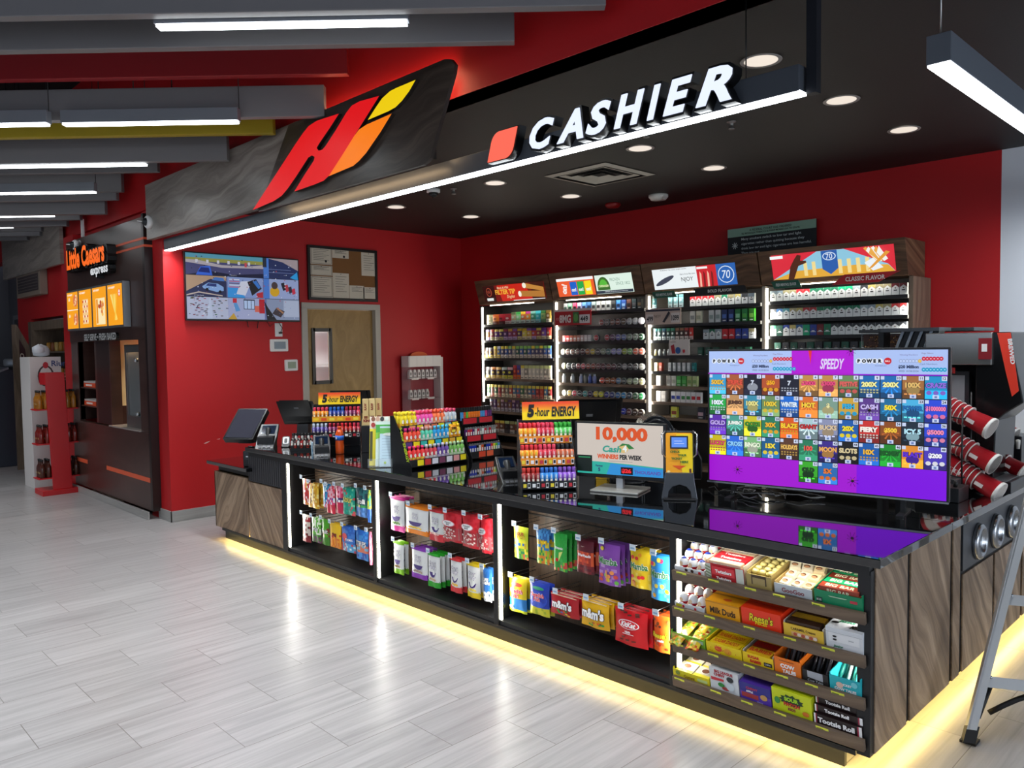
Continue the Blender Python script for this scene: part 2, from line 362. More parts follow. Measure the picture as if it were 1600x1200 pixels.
for i, (e, h, c, cn) in enumerate(baf):
    p = at(e[0], e[1], 'Y', 2.78)
    t = thing('ceiling_baffle', f'long {cn} slanted ceiling baffle, {ORD[i]} counted from the photographer', 'baffle', p, 0, 'ceiling baffles hung over the hall')
    L_ = 9.0; mat = M(c, .55)
    MB().obox(A45 * (-L_ / 2) + N45 * .03 + Vector((0, 0, h / 2)), A45 * L_ / 2, N45 * .03, Vector((0, 0, h / 2)), mat).build('board', t, bev=.004)
    for q in (1.0, 3.2, 5.4):
        b = -A45 * q + N45 * .03 + Vector((0, 0, h))
        MB().cyl(b, b + Vector((0, 0, 4.7 - p.z - h)), .004, .004, BLK, 5).build('hanger_wire', t)
m = MB()
for k in range(7):
    m.box(-14.9 + k * 2.4, -14.86 + k * 2.4, -8.8, 2.88, 4.28, 4.32, BLK)
tag(m.build('ceiling_rail'), 'black steel rails crossing above the ceiling baffles', 'rail')
lamps = [((237, 36), (639, 35), 'nearest'), ((91, 191), (374, 190), 'second'), ((-60, 195), (77, 194), 'third'), ((-90, 262), (230, 257), 'fourth'), ((-90, 304), (150, 300), 'fifth'), ((-90, 339), (85, 337), 'sixth'), ((-90, 356), (20, 355), 'seventh')]
for i, (a, b, nm) in enumerate(lamps):
    p = at(*b, 'Z', 3.12); p0 = at(*a, 'Z', 3.12); L_ = (p - p0).length if a[0] >= 0 else 2.6
    t = thing('linear_lamp', f'slim linear hall lamp between the baffles, {nm} from the photographer', 'lamp', p, 0, 'linear hall lamps')
    MB().obox(-A45 * L_ / 2 + Vector((0, 0, .045)), A45 * L_ / 2, N45 * .03, Vector((0, 0, .04)), M('#777b82', .4)).build('housing', t, bev=.002)
    MB().obox(-A45 * L_ / 2 + Vector((0, 0, -.002)), A45 * (L_ / 2 - .01), N45 * .026, Vector((0, 0, .006)), LEDW).build('diffuser', t)
    q = p - A45 * L_ / 2
    MB().cyl((0, 0, .08), (0, 0, 4.7 - p.z), .003, .003, BLK, 5).build('hanger_wire', t)

# ---------------------------------------------------------------- cashier bay ceiling: downlights, vent, detectors
def downlight(first=None):
    t = thing('downlight', 'x', 'ceiling light', (0, 0, CZ), 0, 'round recessed downlights in the black ceiling')
    m = MB(); m.lathe([(.078, 0), (.098, -.003), (.1, 0)], M('#8f8a86', .4), n=28); m.build('trim_ring', t)
    m = MB(); m.lathe([(.08, -.001), (.066, .04), (.04, .07), (.0, .075)], M('#efe2d4', .4, 0, 1.0), n=28); m.build('glowing_reflector', t)  # cone glows by itself, standing in for the bulb's light on it
    MB().lathe([(.0, .052), (.03, .05), (.036, .065)], M('#fff3e6', .4, 0, 5), n=16).build('bulb', t)
    return t
dl = downlight()
spots = [(-1.94, 3.63), (-1.94, 4.56), (-1.93, 5.5), (-3.37, 4.59), (-3.36, 5.54), (-4.89, 4.62), (-4.87, 5.56), (-6.35, 4.66), (-6.32, 5.61)]
where = ['beside the end of the light strip', 'second of the row nearest the pendant lamp', 'of that row, nearest the back wall', 'between the lettering and the air vent', 'right of the smoke detector', 'just left of the air vent', 'behind the air vent, by the back wall', 'left of the bay, above the corkboard side', 'nearest the back left corner']
dk = kids(dl)
for i, (x, y) in enumerate(spots):
    z = CZ - .006
    lb = f'round recessed downlight in the black ceiling, {where[i]}'
    if i == 0: dl.location = (x, y, z); dl['label'] = lb
    else: dup(dl, (x, y, z), 0, lb, chl=dk)
    l = bpy.data.lights.new('downlight_beam', 'SPOT'); l.energy = 24; l.spot_size = math.radians(72); l.spot_blend = .8; l.shadow_soft_size = .06; l.color = (1, .9, .8)
    o = bpy.data.objects.new('downlight_beam', l); o.location = (x, y, z - .02); COL.objects.link(o)
t = thing('air_vent', 'square white ceiling air diffuser with nested louvres', 'vent', (-4.12, 5.06, CZ))
vm = M('#b8b3a6', .5)
m = MB()
for k, r in enumerate((.32, .235, .165, .10)):
    r2 = r - .05 if k < 3 else .02; z0, z1 = -.006 - .004 * k, -.016 + .004 * k
    vs = [(sx * r, sy * r, z0) for sx, sy in ((-1, -1), (1, -1), (1, 1), (-1, 1))] + [(sx * r2, sy * r2, z1 + (.012 if k else 0)) for sx, sy in ((-1, -1), (1, -1), (1, 1), (-1, 1))]
    m.add(vs, [(i, (i + 1) % 4, (i + 1) % 4 + 4, i + 4) for i in range(4)], vm)
m.build('louvre', t); MB().box(-.3, .3, -.3, .3, -.002, 0, M('#1c1a18', .8)).build('backing', t)
t = thing('smoke_detector', 'white ceiling smoke detector near the back wall', 'detector', (-4.32, 6.16, CZ))
MB().lathe([(.09, 0), (.09, -.02), (.07, -.045), (.0, -.05)], M('#e0ddd4', .4), n=20).build('body', t); MB().box(.05, .09, -.04, -.01, -.05, -.02, M('#cfccc2', .3)).build('strobe', t)
o = MB().lathe([(.075, 0), (.075, -.02), (.055, -.04), (.0, -.045)], M('#8c1010', .4), n=20).build('alarm_sounder', loc=(-4.87, 6.18, CZ)); tag(o, 'round red fire alarm sounder on the ceiling left of the smoke detector', 'alarm')
for i, (p, lb) in enumerate((((1143, 200), 'ceiling sprinkler head right of the lettering'), ((709, 302), 'ceiling sprinkler head left of the air vent'), ((1010, 213), 'ceiling sprinkler head above the second lamp row'))):
    q = at(*p, 'Z', CZ - .04)
    t = thing('sprinkler_head', lb, 'sprinkler', (q.x, q.y, CZ), 0, 'sprinklers in the black ceiling')
    MB().lathe([(.028, 0), (.03, -.004), (.012, -.006), (.01, -.03), (.02, -.045), (.02, -.048), (0, -.049)], M('#8e8d8a', .3, .8), n=12).build('nozzle', t)
q = at(677, 296, 'Z', CZ)
t = thing('dome_camera', 'white dome security camera behind the light strip', 'camera', (q.x, q.y, CZ))
MB().lathe([(.06, 0), (.06, -.025), (.045, -.03)], WHT, n=18).build('base', t); MB().lathe([(.044, -.028), (.04, -.055), (.02, -.07), (0, -.075)], BLKG, n=18).build('dome', t)

# ---------------------------------------------------------------- perimeter light strip and pendant
t = thing('light_strip', 'long grey linear light strip hanging above the counter front', 'lamp', (-4.55, 2.965, 2.60))
MB().box(-3.14, 3.14, -.035, .035, .008, .108, M('#4a4f57', .35)).build('housing', t, bev=.002)
MB().box(-3.14, 3.14, -.03, .03, 0, .012, LEDW).build('diffuser', t)
for x in (-.05, 2.9): MB().cyl((x, 0, .1), (x, 0, .43), .003, .003, BLK, 5).build('hanger_wire', t)
area('strip_light', (-4.55, 2.965, 2.59), (6.2, .06), 60, (.93, .97, 1), (0, 0, 0), 130)
t = thing('pendant_lamp', 'grey linear pendant lamp with white underside hanging over the counter end', 'lamp', (-.945, 3.01, 2.60))
MB().box(-.04, .04, 0, 3.45, .008, .108, M('#5d636c', .35)).build('housing', t, bev=.002)
MB().box(-.036, .036, .003, 3.45, 0, .012, LEDW).build('diffuser', t)
MB().cyl((0.0, .02, .1), (0.0, .02, .43), .003, .003, M('#9a9a9a', .3, 1), 5).build('hanger_wire', t)
MB().cyl((0.0, 2.9, .1), (0.0, 2.9, .43), .003, .003, M('#9a9a9a', .3, 1), 5).build('hanger_wire', t)
area('pendant_light', (-.945, 4.7, 2.59), (.06, 3.4), 32, (.93, .97, 1))
# black support channel at the strip's end
o = MB().box(-.02, .02, -.02, .02, 0, .45, M('#15171f', .4)).build('ceiling_post', loc=(-1.38, 2.99, 2.6)); tag(o, 'thin black post rising from the end of the light strip', 'post')

# CASHIER lettering
t = thing('cashier_lettering', 'illuminated white CASHIER letters with a coral tab on the light strip', 'sign', (-3.0, 2.90, 2.615))
F = FY(0, 0, 0)
lw = M('#dfe8ff', .5, 0, 1.15); lb = M('#08080a', .3)
xs = [.19 + .165 * k for k in range(8)]
cum = [(-.20 + .0, 0)]
word = 'CASHIER'
cw = [.172, .172, .155, .175, .075, .15, .175]; x = .186
x = at(823, 225, 'Y', 2.86).x + 3.0; xe = at(1145, 120, 'Y', 2.86).x + 3.0; tot = sum(cw); k = (xe - x) / tot
for ch, c in zip(word, cw):
    wd = c * k
    lt = MB().text(F, ch, x + wd / 2, .078, .165, lb, w=wd * 1.03, d=-.03, bold=.05, shear=.32, ext=.055).build('letter', t)
    MB().text(F, ch, x + wd / 2, .078, .142, lw, w=wd * .9, d=.0255, bold=.035, shear=.32, ext=.006).build('letter_face', lt)
    x += wd
def rr(x0, y0, x1, y1, r, sh=0.0, n=5, which=(1, 1, 1, 1)):
    """rounded (and sheared) rectangle outline; which: bl, br, tr, tl corners"""
    o = []
    for i, (cx, cy, a0) in enumerate(((x0 + r, y0 + r, pi), (x1 - r, y0 + r, 1.5 * pi), (x1 - r, y1 - r, 0), (x0 + r, y1 - r, .5 * pi))):
        if which[i]:
            for k in range(n + 1): a = a0 + k * pi / 2 / n; o.append((cx + r * cos(a), cy + r * sin(a)))
        else: o.append(((x0, y0), (x1, y0), (x1, y1), (x0, y1))[i])
    return [(a + b * sh, b) for a, b in o]
tab = rr(-.10, .0, .09, .155, .05, .32, which=(0, 1, 0, 1))
MB().prism([(a, b) for a, b in tab], F, -.03, .024, lb).build('tab_box', t)
MB().prism([(a * .93 - .002, b * .93 + .005) for a, b in tab], F, .024, .03, M('#ff6a55', .5, 0, 1.0)).build('tab_face', t)

# Hi sign on its board
def ptsY(z, y):
    return lambda l: [(lambda p: (p.x, p.z))(at(380 + a / 4, 60 + b / 4, 'Y', y)) for a, b in l]
t = thing('logo_sign', 'backlit dark wooden board with red, orange and yellow logo above counter', 'sign', (-4.4, 2.80, 2.9))
G = lambda a, b, d: (a + 4.4, -d, b - 2.9)
P = ptsY(0, 2.785)
bo = [(180, 1050), (400, 520), (640, 400), (1310, 128), (1338, 136), (1352, 160), (1345, 200), (1175, 755), (1150, 798), (930, 862), (830, 898), (600, 962), (215, 1068)]
bo = [(-5.50, 2.67), (-5.02, 3.20)] + [(-3.33, 3.20), (-3.28, 3.185), (-3.25, 3.15), (-3.26, 3.11), (-3.475, 2.70), (-3.53, 2.672)]
MB().prism(bo, G, -.012, .012, wood_sign, M('#2a201b', .5)).build('board', t)
RED = M('#e3141a', .45, 0, .92); ORG = M('#f87c0a', .45, 0, .98); YEL = M('#f2cf0c', .45, 0, .95); SDK = M('#1c1512', .5)
Hl = [(80, 1075), (190, 905), (350, 660), (395, 595), (430, 552), (480, 520), (540, 500), (620, 475), (565, 560), (495, 662), (480, 688), (492, 706), (515, 700), (535, 678), (600, 578), (665, 470), (700, 425), (750, 398), (872, 365), (800, 480), (640, 735), (560, 858), (525, 892), (470, 915), (340, 960), (400, 862), (462, 768), (468, 745), (450, 735), (428, 748), (350, 868), (300, 940), (262, 985), (210, 1020)]
Il = [(555, 865), (640, 735), (715, 615), (745, 575), (790, 545), (950, 475), (880, 590), (790, 720), (745, 770), (710, 800)]
Dl = [(800, 515), (855, 430), (890, 380), (940, 335), (980, 315), (1100, 265), (1060, 335), (1015, 395), (975, 435), (930, 460)]
def logo(l, nm, mt):
    pts = P(l); MB().prism(pts, G, .012, .04, mt, SDK).build(nm, t)
logo(Hl, 'letter', RED); logo(Il, 'letter', ORG); logo(Dl, 'letter_dot', YEL)
bl = M('#ffd9a8', .5, 0, 16.0)
MB().box(.0 - .58, 1.03, .030, .042, .272, .286, bl).build('backlight', t)
MB().box(-1.02, .80, .028, .04, -.215, -.203, bl).build('backlight', t)
c0 = Vector((1.06, .034, .23)); c1 = Vector((.85, .034, -.18)); MB().obox((c0 + c1) / 2, (c1 - c0) / 2, (0, .006, 0), (.006, 0, .003), bl).build('backlight', t)

# ---------------------------------------------------------------- the counter
FRY, EX = 2.96, -1.13      # front face, right end face
bx = [-5.50, -4.32, -3.15, -1.985, -1.13]
t = thing('cashier_counter', 'long L shaped black and wood cashier counter with lit candy bays', 'counter', (0, 0, 0))
bk = M('#17181a', .4); bk2 = M('#0d0e10', .5)
m = MB().box(-6.70, -1.29, 3.0, 3.62, 0, .1, bk).box(-1.29, -1.25, 3.0, 3.02, 0, .1, bk).box(-1.75, -1.33, 3.62, 6.4, 0, .1, bk); m.build('kick_plinth', t)
m = MB().box(-6.1, -1.09, 2.915, 3.72, .825, .86, black_glass).box(-1.78, -1.09, 3.72, 6.45, .825, .86, black_glass); m.build('countertop', t, bev=.003)
m = MB().box(-6.1, EX - .01, 2.945, 3.70, .785, .825, bk).box(-1.75, EX - .01, 3.7, 6.43, .785, .825, bk); m.build('edge_band', t)
m = MB().box(-6.80, -5.58, 3.62, 3.64, .1, .785, bk).box(-6.80, -6.78, 3.0, 3.64, .1, .64, bk).box(-1.76, -1.74, 3.7, 6.4, .1, .785, bk)
m.box(-5.6, -1.14, 3.6, 3.62, .1, .785, bk); m.build('carcass', t)
# lower ledge at the far left with its own top
m = MB().box(-6.84, -6.08, 2.91, 3.6, .655, .685, black_glass); m.build('low_countertop', t, bev=.003)
m = MB().box(-6.76, -6.1, 2.99, 3.6, .60, .655, bk); m.build('low_edge_band', t)
m = MB().box(-6.80, -6.165, FRY, 2.985, .1, .59, wood_fl); m.build('front_panel', t, bev=.002)
m = MB().box(-6.15, -5.585, FRY, 2.985, .1, .565, wood_fr); m.build('front_panel', t, bev=.002)
m = MB().box(-6.80, -6.785, FRY, 3.62, .1, .59, wood_side); m.build('end_panel', t)
m = MB().box(-6.15, -6.11, 2.985, 3.6, .685, .825, wood_side); m.build('riser_panel', t)
m = MB().box(-6.15, -5.585, FRY + .004, 2.985, .575, .815, M('#2f2f32', .4))
for k in range(16): m.box(-6.14 + k * .0345, -6.125 + k * .0345, FRY + .001, FRY + .004, .585, .80, M('#3a3a3e', .35))
m.build('speaker_grille', t)
# bays
for i in range(4):
    x0, x1 = bx[i], bx[i + 1]
    m = MB().box(x0 - .075 if i == 0 else x0 - .035, x0, FRY - .01, 3.22, .1, .80, bk); m.build('bay_post', t, bev=.002)
    if i < 3:
        m = MB().box(x0 + .0, x1 - .04, 3.2, 3.215, .13, .785, wood_back)
        for zz in (.30, .43, .56, .69, .76): m.box(x0, x1 - .04, 3.192, 3.2, zz, zz + .006, BLK)
        m.build('slatwall_back', t)
    else:
        MB().box(x0, x1 - .02, 3.3, 3.31, .1, .785, bk2).build('bay_back', t)
    MB().box(x0, x1 - (.02 if i == 3 else 0), FRY, 3.3, .1, .13, bk).build('bay_floor', t)
    led = MB().box(x0 + .001, x0 + .014, FRY + .0, FRY + .012, .134, .785, LEDC).build('light_tube', t)
    MB().box(x1 - .052, x1 - .042, FRY + .03, FRY + .04, .134, .785, LEDC).build('light_tube', t)
for i in range(4):
    e = (1.2, 1.2, 1.4, 1.6)[i]
    area('bay_side_light', (bx[i] + .02, FRY + .012, .46), (.6, .012), e, (1, .97, .9), (0, -pi / 2, .35), 160)
    area('bay_side_light', (bx[i + 1] - .06, FRY + .035, .46), (.6, .012), e, (1, .97, .9), (0, pi / 2, -.35), 160)
MB().box(bx[3] + .05, bx[4] - .08, FRY + .004, FRY + .010, .779, .784, M('#fff6d8', .5, 0, 3.0)).build('light_tube', t)
area('bay_top_light', ((bx[3] + bx[4]) / 2, FRY + .01, .774), (.72, .012), .8, (1, .95, .82), (.3, 0, 0), 165)
MB().box(EX - .055, EX - .005, FRY - .01, 3.0, .095, .80, bk).build('bay_post', t, bev=.002)
MB().box(EX - .055, EX - .02, FRY, 3.3, .1, .80, bk).build('bay_side', t)
# right end face: panels with black gaps
ys = [(2.985, 3.308), (3.346, 3.835), (3.875, 3.975), (4.02, 4.50), (4.538, 5.04), (5.08, 5.59), (5.63, 6.15), (6.18, 6.4)]
MB().box(EX - .02, EX - .008, 2.98, 6.4, .1, .81, bk2).build('end_backing', t)
for k, (a, b) in enumerate(ys):
    z1 = .805 if k < 3 else .56
    MB().box(EX - .008, EX, a, min(b, 6.4), .1, z1, wood_side).build('end_panel', t, bev=.0015)
o = MB().box(EX - .008, EX - .002, 4.02, 6.4, .575, .80, M('#47494d', .35)).build('end_plate', t, bev=.001); o['label'] = 'grey metal plate behind the chrome rings'
# warm light under the kick
wl = M('#ffdc80', .5, 0, 30.0)
MB().box(-6.66, -1.2, 2.963, 2.999, .095, .0995, wl).build('kick_light', t)
MB().box(EX - .06, EX - .03, 2.98, 6.35, .094, .0995, M('#ffdc80', .5, 0, 26.0)).build('kick_light', t)

MB().box(-6.66, -1.19, 2.953, 2.962, .084, .104, bk).build('added_kick_lip', t)  # lip added to keep the glowing strip behind it out of sight
# chrome ring cup dispensers / bins in the end face
rg = thing('cup_ring', 'x', 'dispenser', (0, 0, 0), 0, 'chrome ring openings in the counter end')
MB().lathe([(.055, .004), (.058, .022), (.068, .028), (.084, .02), (.09, 0)], STEEL, axis='x', n=36).build('ring', rg)
MB().lathe([(.055, .0035), (.03, -.02), (0, -.03)], M('#1a1b1d', .25), axis='x', n=24).build('liner', rg)
rk = kids(rg)
for k, (yy, lb) in enumerate(((4.24, 'chrome ring opening nearest the counter corner'), (4.53, 'middle chrome ring opening in the counter end'), (4.82, 'chrome ring opening nearest the ladder'))):
    loc = (EX, yy, .677)
    if k == 0: rg.location = loc; rg['label'] = lb
    else: dup(rg, loc, 0, lb, chl=rk)
# ================================================================ CANDY BAYS
def mats(*h, **k): return [M(x, **({'rough': .32} | k)) for x in h]
def bag(w, h, th, field, items=(), nu=9, nv=12, seed=1, crimp=.0):
    """filled pouch hanging from its top edge: pillow with sealed ends; field(u, v, rnd) colours its film"""
    rnd = random.Random(seed); m = MB()
    def bulge(u, v):
        u = min(max(u, 0), 1); v = min(max(v, 0), 1)
        return th * .5 * (sin(pi * u) ** .55) * (sin(pi * min(1, v * .93 + .07)) ** .5 if v < .93 else max(0, (1 - v) / .07) * .45) + .001
    def wav(u, v): return .004 * sin(u * 9 + seed) * (1 - v)
    for side in (1, -1):
        vs = []; n0 = len(m.v)
        for j in range(nv + 1):
            for i in range(nu + 1):
                u, v = i / nu, j / nv; e = (1 if 0 < i < nu else .0)
                tap = 1 - .05 * sin(pi * v)
                vs.append(((u - .5) * w * tap, wav(u, v) - side * bulge(u, v), v * h - h))
        fs = []; ms = []
        for j in range(nv):
            for i in range(nu):
                a = j * (nu + 1) + i; q = (a, a + 1, a + nu + 2, a + nu + 1)
                if side < 0: q = q[::-1]
                m.f.append(tuple(x + n0 for x in q)); m.m.append(field((i + .5) / nu if side > 0 else .5, (j + .5) / nv, rnd)); m.sm.append(True)
        m.v += vs
    F = lambda a, b, d: ((a / w - .5) * w * (1 - .05 * sin(pi * b / h)), wav(a / w, b / h) - bulge(a / w, b / h) - d - .0012, b - h)
    m.art(F, items)
    return m
W_, K_ = M('#f4f4f2', .4), M('#111111', .4)
def solid(c, *fleck, p=.0):
    c = M(c, .3); fl = [M(f, .3) for f in fleck]
    return lambda u, v, r: (r.choice(fl) if fl and r.random() < p else c)
def bands(*bs):
    """bands from the bottom: (upper limit of v, colour, flecks..., )"""
    bs = [(b[0], M(b[1], .3), [M(x, .3) for x in b[2:]]) for b in bs]
    def f(u, v, r):
        for lim, c, fl in bs:
            if v <= lim: return r.choice(fl) if fl and r.random() < .55 else c
        return bs[-1][1]
    return f
Z6 = lambda x, y: (440 + x / 4.444, 720 + y / 4.444)
Z7 = lambda x, y: (780 + x / 4.138, 790 + y / 4.138)
wire = M('#8d8f92', .3, .9); tagw = M('#dfe9f2', .5); tagb = M('#8fb4d6', .5)
hook0 = None
def peg_hook(x, z, where):
    global hook0, hookk
    if hook0 is None:
        hook0 = thing('peg_hook', 'x', 'hook', (0, 0, 0), 0, 'peg hooks of the candy bays')
        MB().tube([(0, .19, .0), (0, .0, .0), (0, -.012, .006)], .0018, wire, 5).tube([(0, .19, .02), (0, -.01, .02)], .0016, wire, 5).build('wire', hook0)
        MB().box(-.017, .017, -.014, -.012, .0, .03, tagw).box(-.012, .012, -.0145, -.014, .008, .016, tagb).build('price_tag', hook0)
        hookk = kids(hook0); r = hook0; r.location = (x, 3.0, z); r['label'] = where
    else: dup(hook0, (x, 3.0, z), 0, where, chl=hookk)
def hang(Z, r, name, label, mk, behind=0, th=.028, hook=True, y=3.02, grp=None, hw=''):
    a = at(*Z(r[0], r[1]), 'Y', y); b = at(*Z(r[2], r[3]), 'Y', y)
    w, h = abs(b.x - a.x), abs(a.z - b.z)
    o = mk(w, h).build(name, loc=((a.x + b.x) / 2, y, a.z)); tag(o, label, 'candy bag', grp)
    for k in range(behind):
        c = o.copy(); COL.objects.link(c); c.location.y += .034 * (k + 1); c.location.x += .004 * (k + 1); c.location.z += .003 * k
        c['label'] = (', second from the front: ', ', third from the front: ')[k][2:] + label
    if hook: peg_hook((a.x + b.x) / 2 - w * .2, a.z + .004, 'peg hook with price tag holding the ' + hw)
    return o
def txt(s, cx, cy, h, c, **o): return ('t', s, cx, cy, h, c, o)
def out(s, cx, cy, h, c1, c2, **o):
    """lettering with a darker outline behind it"""
    h *= 1.3; o2 = dict(o); o2['bold'] = o.get('bold', .0) + .05
    return [txt(s, cx, cy, h * 1.06, c2, **{k: (v * 1.04 if k == 'maxw' else v) for k, v in o2.items()}), txt(s, cx, cy, h, c1, **o)]
WH, BK2, RD, YL, NV, PU = M('#ffffff', .4), M('#101014', .4), M('#d01822', .4), M('#ffd800', .4), M('#1f3fae', .4), M('#3a1f78', .4)
def scoop(w, h, c, foot, pop):
    """white pouch with script lettering, bowl shape and coloured foot"""
    g = M(foot, .3); a = [('r', 0.02 * w, 0, .98 * w, .2 * h, g)]
    a += [('p', [(w * .2, h * .45), (w * .8, h * .45), (w * .7, h * .34), (w * .55, h * .3), (w * .4, h * .3), (w * .28, h * .35)], PU)]
    a += [('e', w * (.25 + .08 * k), h * (.24 + .02 * (k % 2)), w * .07, h * .03, M(pop, .4)) for k in range(7)]
    a += out('Crazy', w * .5, h * .72, h * .1, c, PU, maxw=w * .62, bold=.02, shear=.2) + out('Candy', w * .52, h * .6, h * .1, WH, PU, maxw=w * .68, bold=.02, shear=.2)
    a += [('r', w * .05, h * .93, w * .95, h * 1.0, g)]
    return a
def mkscoop(foot, pop, seed):
    return lambda w, h: bag(w, h, .03, bands((.2, foot), (.93, '#eef0ee'), (1, foot)), scoop(w, h, M('#f2f2ee', .4), foot, pop), seed=seed)
g1 = 'bags on the candy pegs'
T3 = 'in the left bay'; T4 = 'in the second bay'; T5 = 'in the third bay'
B1 = [((145, 120, 205, 310), 'red speckled fruit candy bag top left', solid('#c62a36', '#e9c24c', '#f1e6e2', '#d9502c', p=.5), [], 0, 'red speckled bag'),
      ((188, 150, 262, 335), 'golden gummy candy bag in top row', solid('#d79a17', '#efc53a', '#8b5a10', '#f6e08a', p=.5), ['W', '#f0e3b0'], 1, 'golden bags'),
      ((285, 150, 345, 330), 'light blue candy bag in top row', solid('#3aa0c9', '#e6eef2', '#2a6db4', '#d54a7a', p=.4), [], 0, 'light blue bag'),
      ((315, 170, 375, 370), 'pink and white candy bag in top row', bands((.35, '#d3233f'), (.6, '#e6447a', '#ffffff', '#2b4fa8'), (1, '#e63a52', '#f3b8c4')), [], 1, 'pink bags'),
      ((375, 170, 430, 370), 'magenta and navy candy bag in top row', bands((.4, '#c8264e'), (.6, '#3a2a6c', '#ffffff'), (1, '#d8365e', '#f0a0b8')), [], 0, 'magenta bag'),
      ((425, 180, 515, 385), 'teal gummy candy bag in top row', solid('#139a84', '#26b59c', '#c94b52', '#7fd0a0', p=.35), ['sour', '#e9e36a'], 1, 'teal bags'),
      ((515, 180, 606, 400), 'dark gummy candy bag with white Trolli lettering', bands((.3, '#3d6fb0', '#5c8fd0'), (.45, '#e0902a', '#3a9a4c'), (1, '#1c3a4a', '#2a6a6c')), ['Trolli', '#f2f2f2'], 0, 'dark gummy bag'),
      ((600, 200, 624, 430), 'narrow yellow and blue candy bag by the post, top row', bands((.4, '#2f5fb0'), (1, '#d8d03a', '#3a9a6c')), [], 0, 'yellow and blue bag')]
B2 = [((145, 365, 205, 570), 'red and cream licorice candy bag bottom left', bands((.2, '#8c1420'), (.9, '#e6d9cc', '#a01824', '#5a1a18'), (1, '#d8cfc0')), [], 0, 'licorice bag'),
      ((210, 385, 280, 575), 'bright green candy bag bottom row', bands((.3, '#3c8a1c', '#6a3a5c'), (1, '#58b51c', '#e8f2d8')), ['Fruit', '#f4f4f4'], 1, 'bright green bags'),
      ((283, 400, 335, 592), 'green and brown candy bag bottom row', bands((.3, '#4a8a2c'), (.7, '#8a2a1c', '#58b51c'), (1, '#4aa01c')), ['Fruit', '#f4f4f4'], 0, 'green and brown bag'),
      ((335, 425, 420, 615), 'yellow and orange peach candy bag bottom row', bands((.45, '#e8761c', '#f2a02a'), (.6, '#d43a1c', '#f2c02a'), (1, '#f0c21c')), ['rings', '#b3281a'], 1, 'yellow and orange bags'),
      ((418, 445, 515, 645), 'blue heart balloon candy bag bottom row', bands((.3, '#5aa9d8', '#e8f2f2', '#d04a5c'), (1, '#2b5fb8', '#3a78c8')), ['HEART', ''], 1, 'blue heart bags'),
      ((515, 470, 608, 700), 'long blue candy bag with rainbow strips bottom row', bands((.25, '#2b50b0', '#4a90d8'), (.5, '#7ab8d8', '#d87a5c'), (1, '#2b68c0', '#3a8ad0')), ['STRIPS', '#f4f4f4'], 0, 'long blue bag'),
      ((609, 490, 630, 725), 'narrow pink candy bag by the post, bottom row', bands((1, '#d03a6c', '#e88aa0')), [], 0, 'narrow pink bag')]
for lst, row in ((B1, 'top'), (B2, 'bottom')):
    for i, (r, lb_, fld, tx, beh, hw) in enumerate(lst):
        def mk(w, h, fld=fld, tx=tx, i=i):
            it = []
            if tx and tx[0] == 'HEART':
                it = [('e', w * .3, h * .6, w * .22, h * .13, RD), ('p', [(w * .1, h * .56), (w * .5, h * .56), (w * .3, h * .36)], RD), txt('XTREMES', w * .62, h * .5, h * .09, WH, maxw=w * .55, bold=.02)]
            elif tx and tx[0] != 'W': it = out(tx[0], w * .5, h * .55, h * .13, M(tx[1], .4), BK2, maxw=w * .8, bold=.02)
            elif tx: it = [('p', [(w * .4, h * .3), (w * .5, h * .3), (w * .62, h * .8), (w * .5, h * .8)], M(tx[1], .35))]
            return bag(w, h, .026, fld, it, seed=i * 3 + (row == 'top'))
        hang(Z6, r, 'candy_bag', lb_ + ' of the first bay', mk, beh, hw=hw + ' in the first bay')
def pep(w, h, s):
    pk = M('#c9b0a8', .25)
    it = [('r', w * .08, h * .1, w * .92, h * .52, M('#a98e88', .2))]
    r = random.Random(s)
    for k in range(42):
        a, b = w * r.uniform(.14, .86), h * r.uniform(.13, .48); it += [('e', a, b, w * .045, h * .028, r.choice((M('#eadfd8', .3), M('#c23a44', .3), M('#e4c8c2', .3))))]
    it += [('e', w * .5, h * .68, w * .36, h * .11, M('#e9a0a8', .4)), ('e', w * .5, h * .68, w * .32, h * .09, WH)]
    it += [txt('STARLIGHT', w * .5, h * .71, h * .05, BK2, maxw=w * .5, bold=.02), txt('MINTS', w * .5, h * .645, h * .05, BK2, maxw=w * .4, bold=.02)]
    return bag(w, h, .035, bands((.1, '#c81e2c'), (.52, '#c2454c'), (1, '#cc1c2a', '#d8303c')), it, seed=s)
def white_red(w, h): return bag(w, h, .03, bands((.22, '#d0303a'), (.9, '#e2e6e2'), (1, '#c43a1c')), scoop(w, h, WH, '#d0303a', '#e8b8b0'), seed=5)
hang(Z6, (755, 240, 860, 500), 'candy_bag', 'white and magenta Crazy Candy bag, top left of the second bay', mkscoop('#d01c8a', '#5a8a2a', 2), 2, hw='white and magenta bags')
hang(Z6, (860, 300, 1025, 530), 'candy_bag', 'large white and orange Crazy Candy bag with popcorn', mkscoop('#f28a10', '#f2c81c', 3), 2, hw='large orange footed bags')
hang(Z6, (1030, 330, 1130, 570), 'candy_bag', 'white bag with red foot beside the peppermint bags', white_red, 2, hw='red footed bags')
hang(Z6, (1125, 350, 1255, 575), 'candy_bag', 'red peppermint bag with yellow tag, first of three', lambda w, h: pep(w, h, 4), 2, hw='first peppermint bags')
hang(Z6, (1257, 370, 1382, 620), 'candy_bag', 'middle red peppermint bag of three with clear window', lambda w, h: pep(w, h, 6), 2, hw='middle peppermint bags')
hang(Z6, (1385, 400, 1462, 650), 'candy_bag', 'red peppermint bag beside the bay post', lambda w, h: pep(w, h, 8), 1, hw='last peppermint bags')
hang(Z6, (780, 550, 855, 795), 'candy_bag', 'narrow white and lime Crazy Candy bag, bottom left', mkscoop('#86c81c', '#8a6a3a', 9), 1, hw='lime bags')
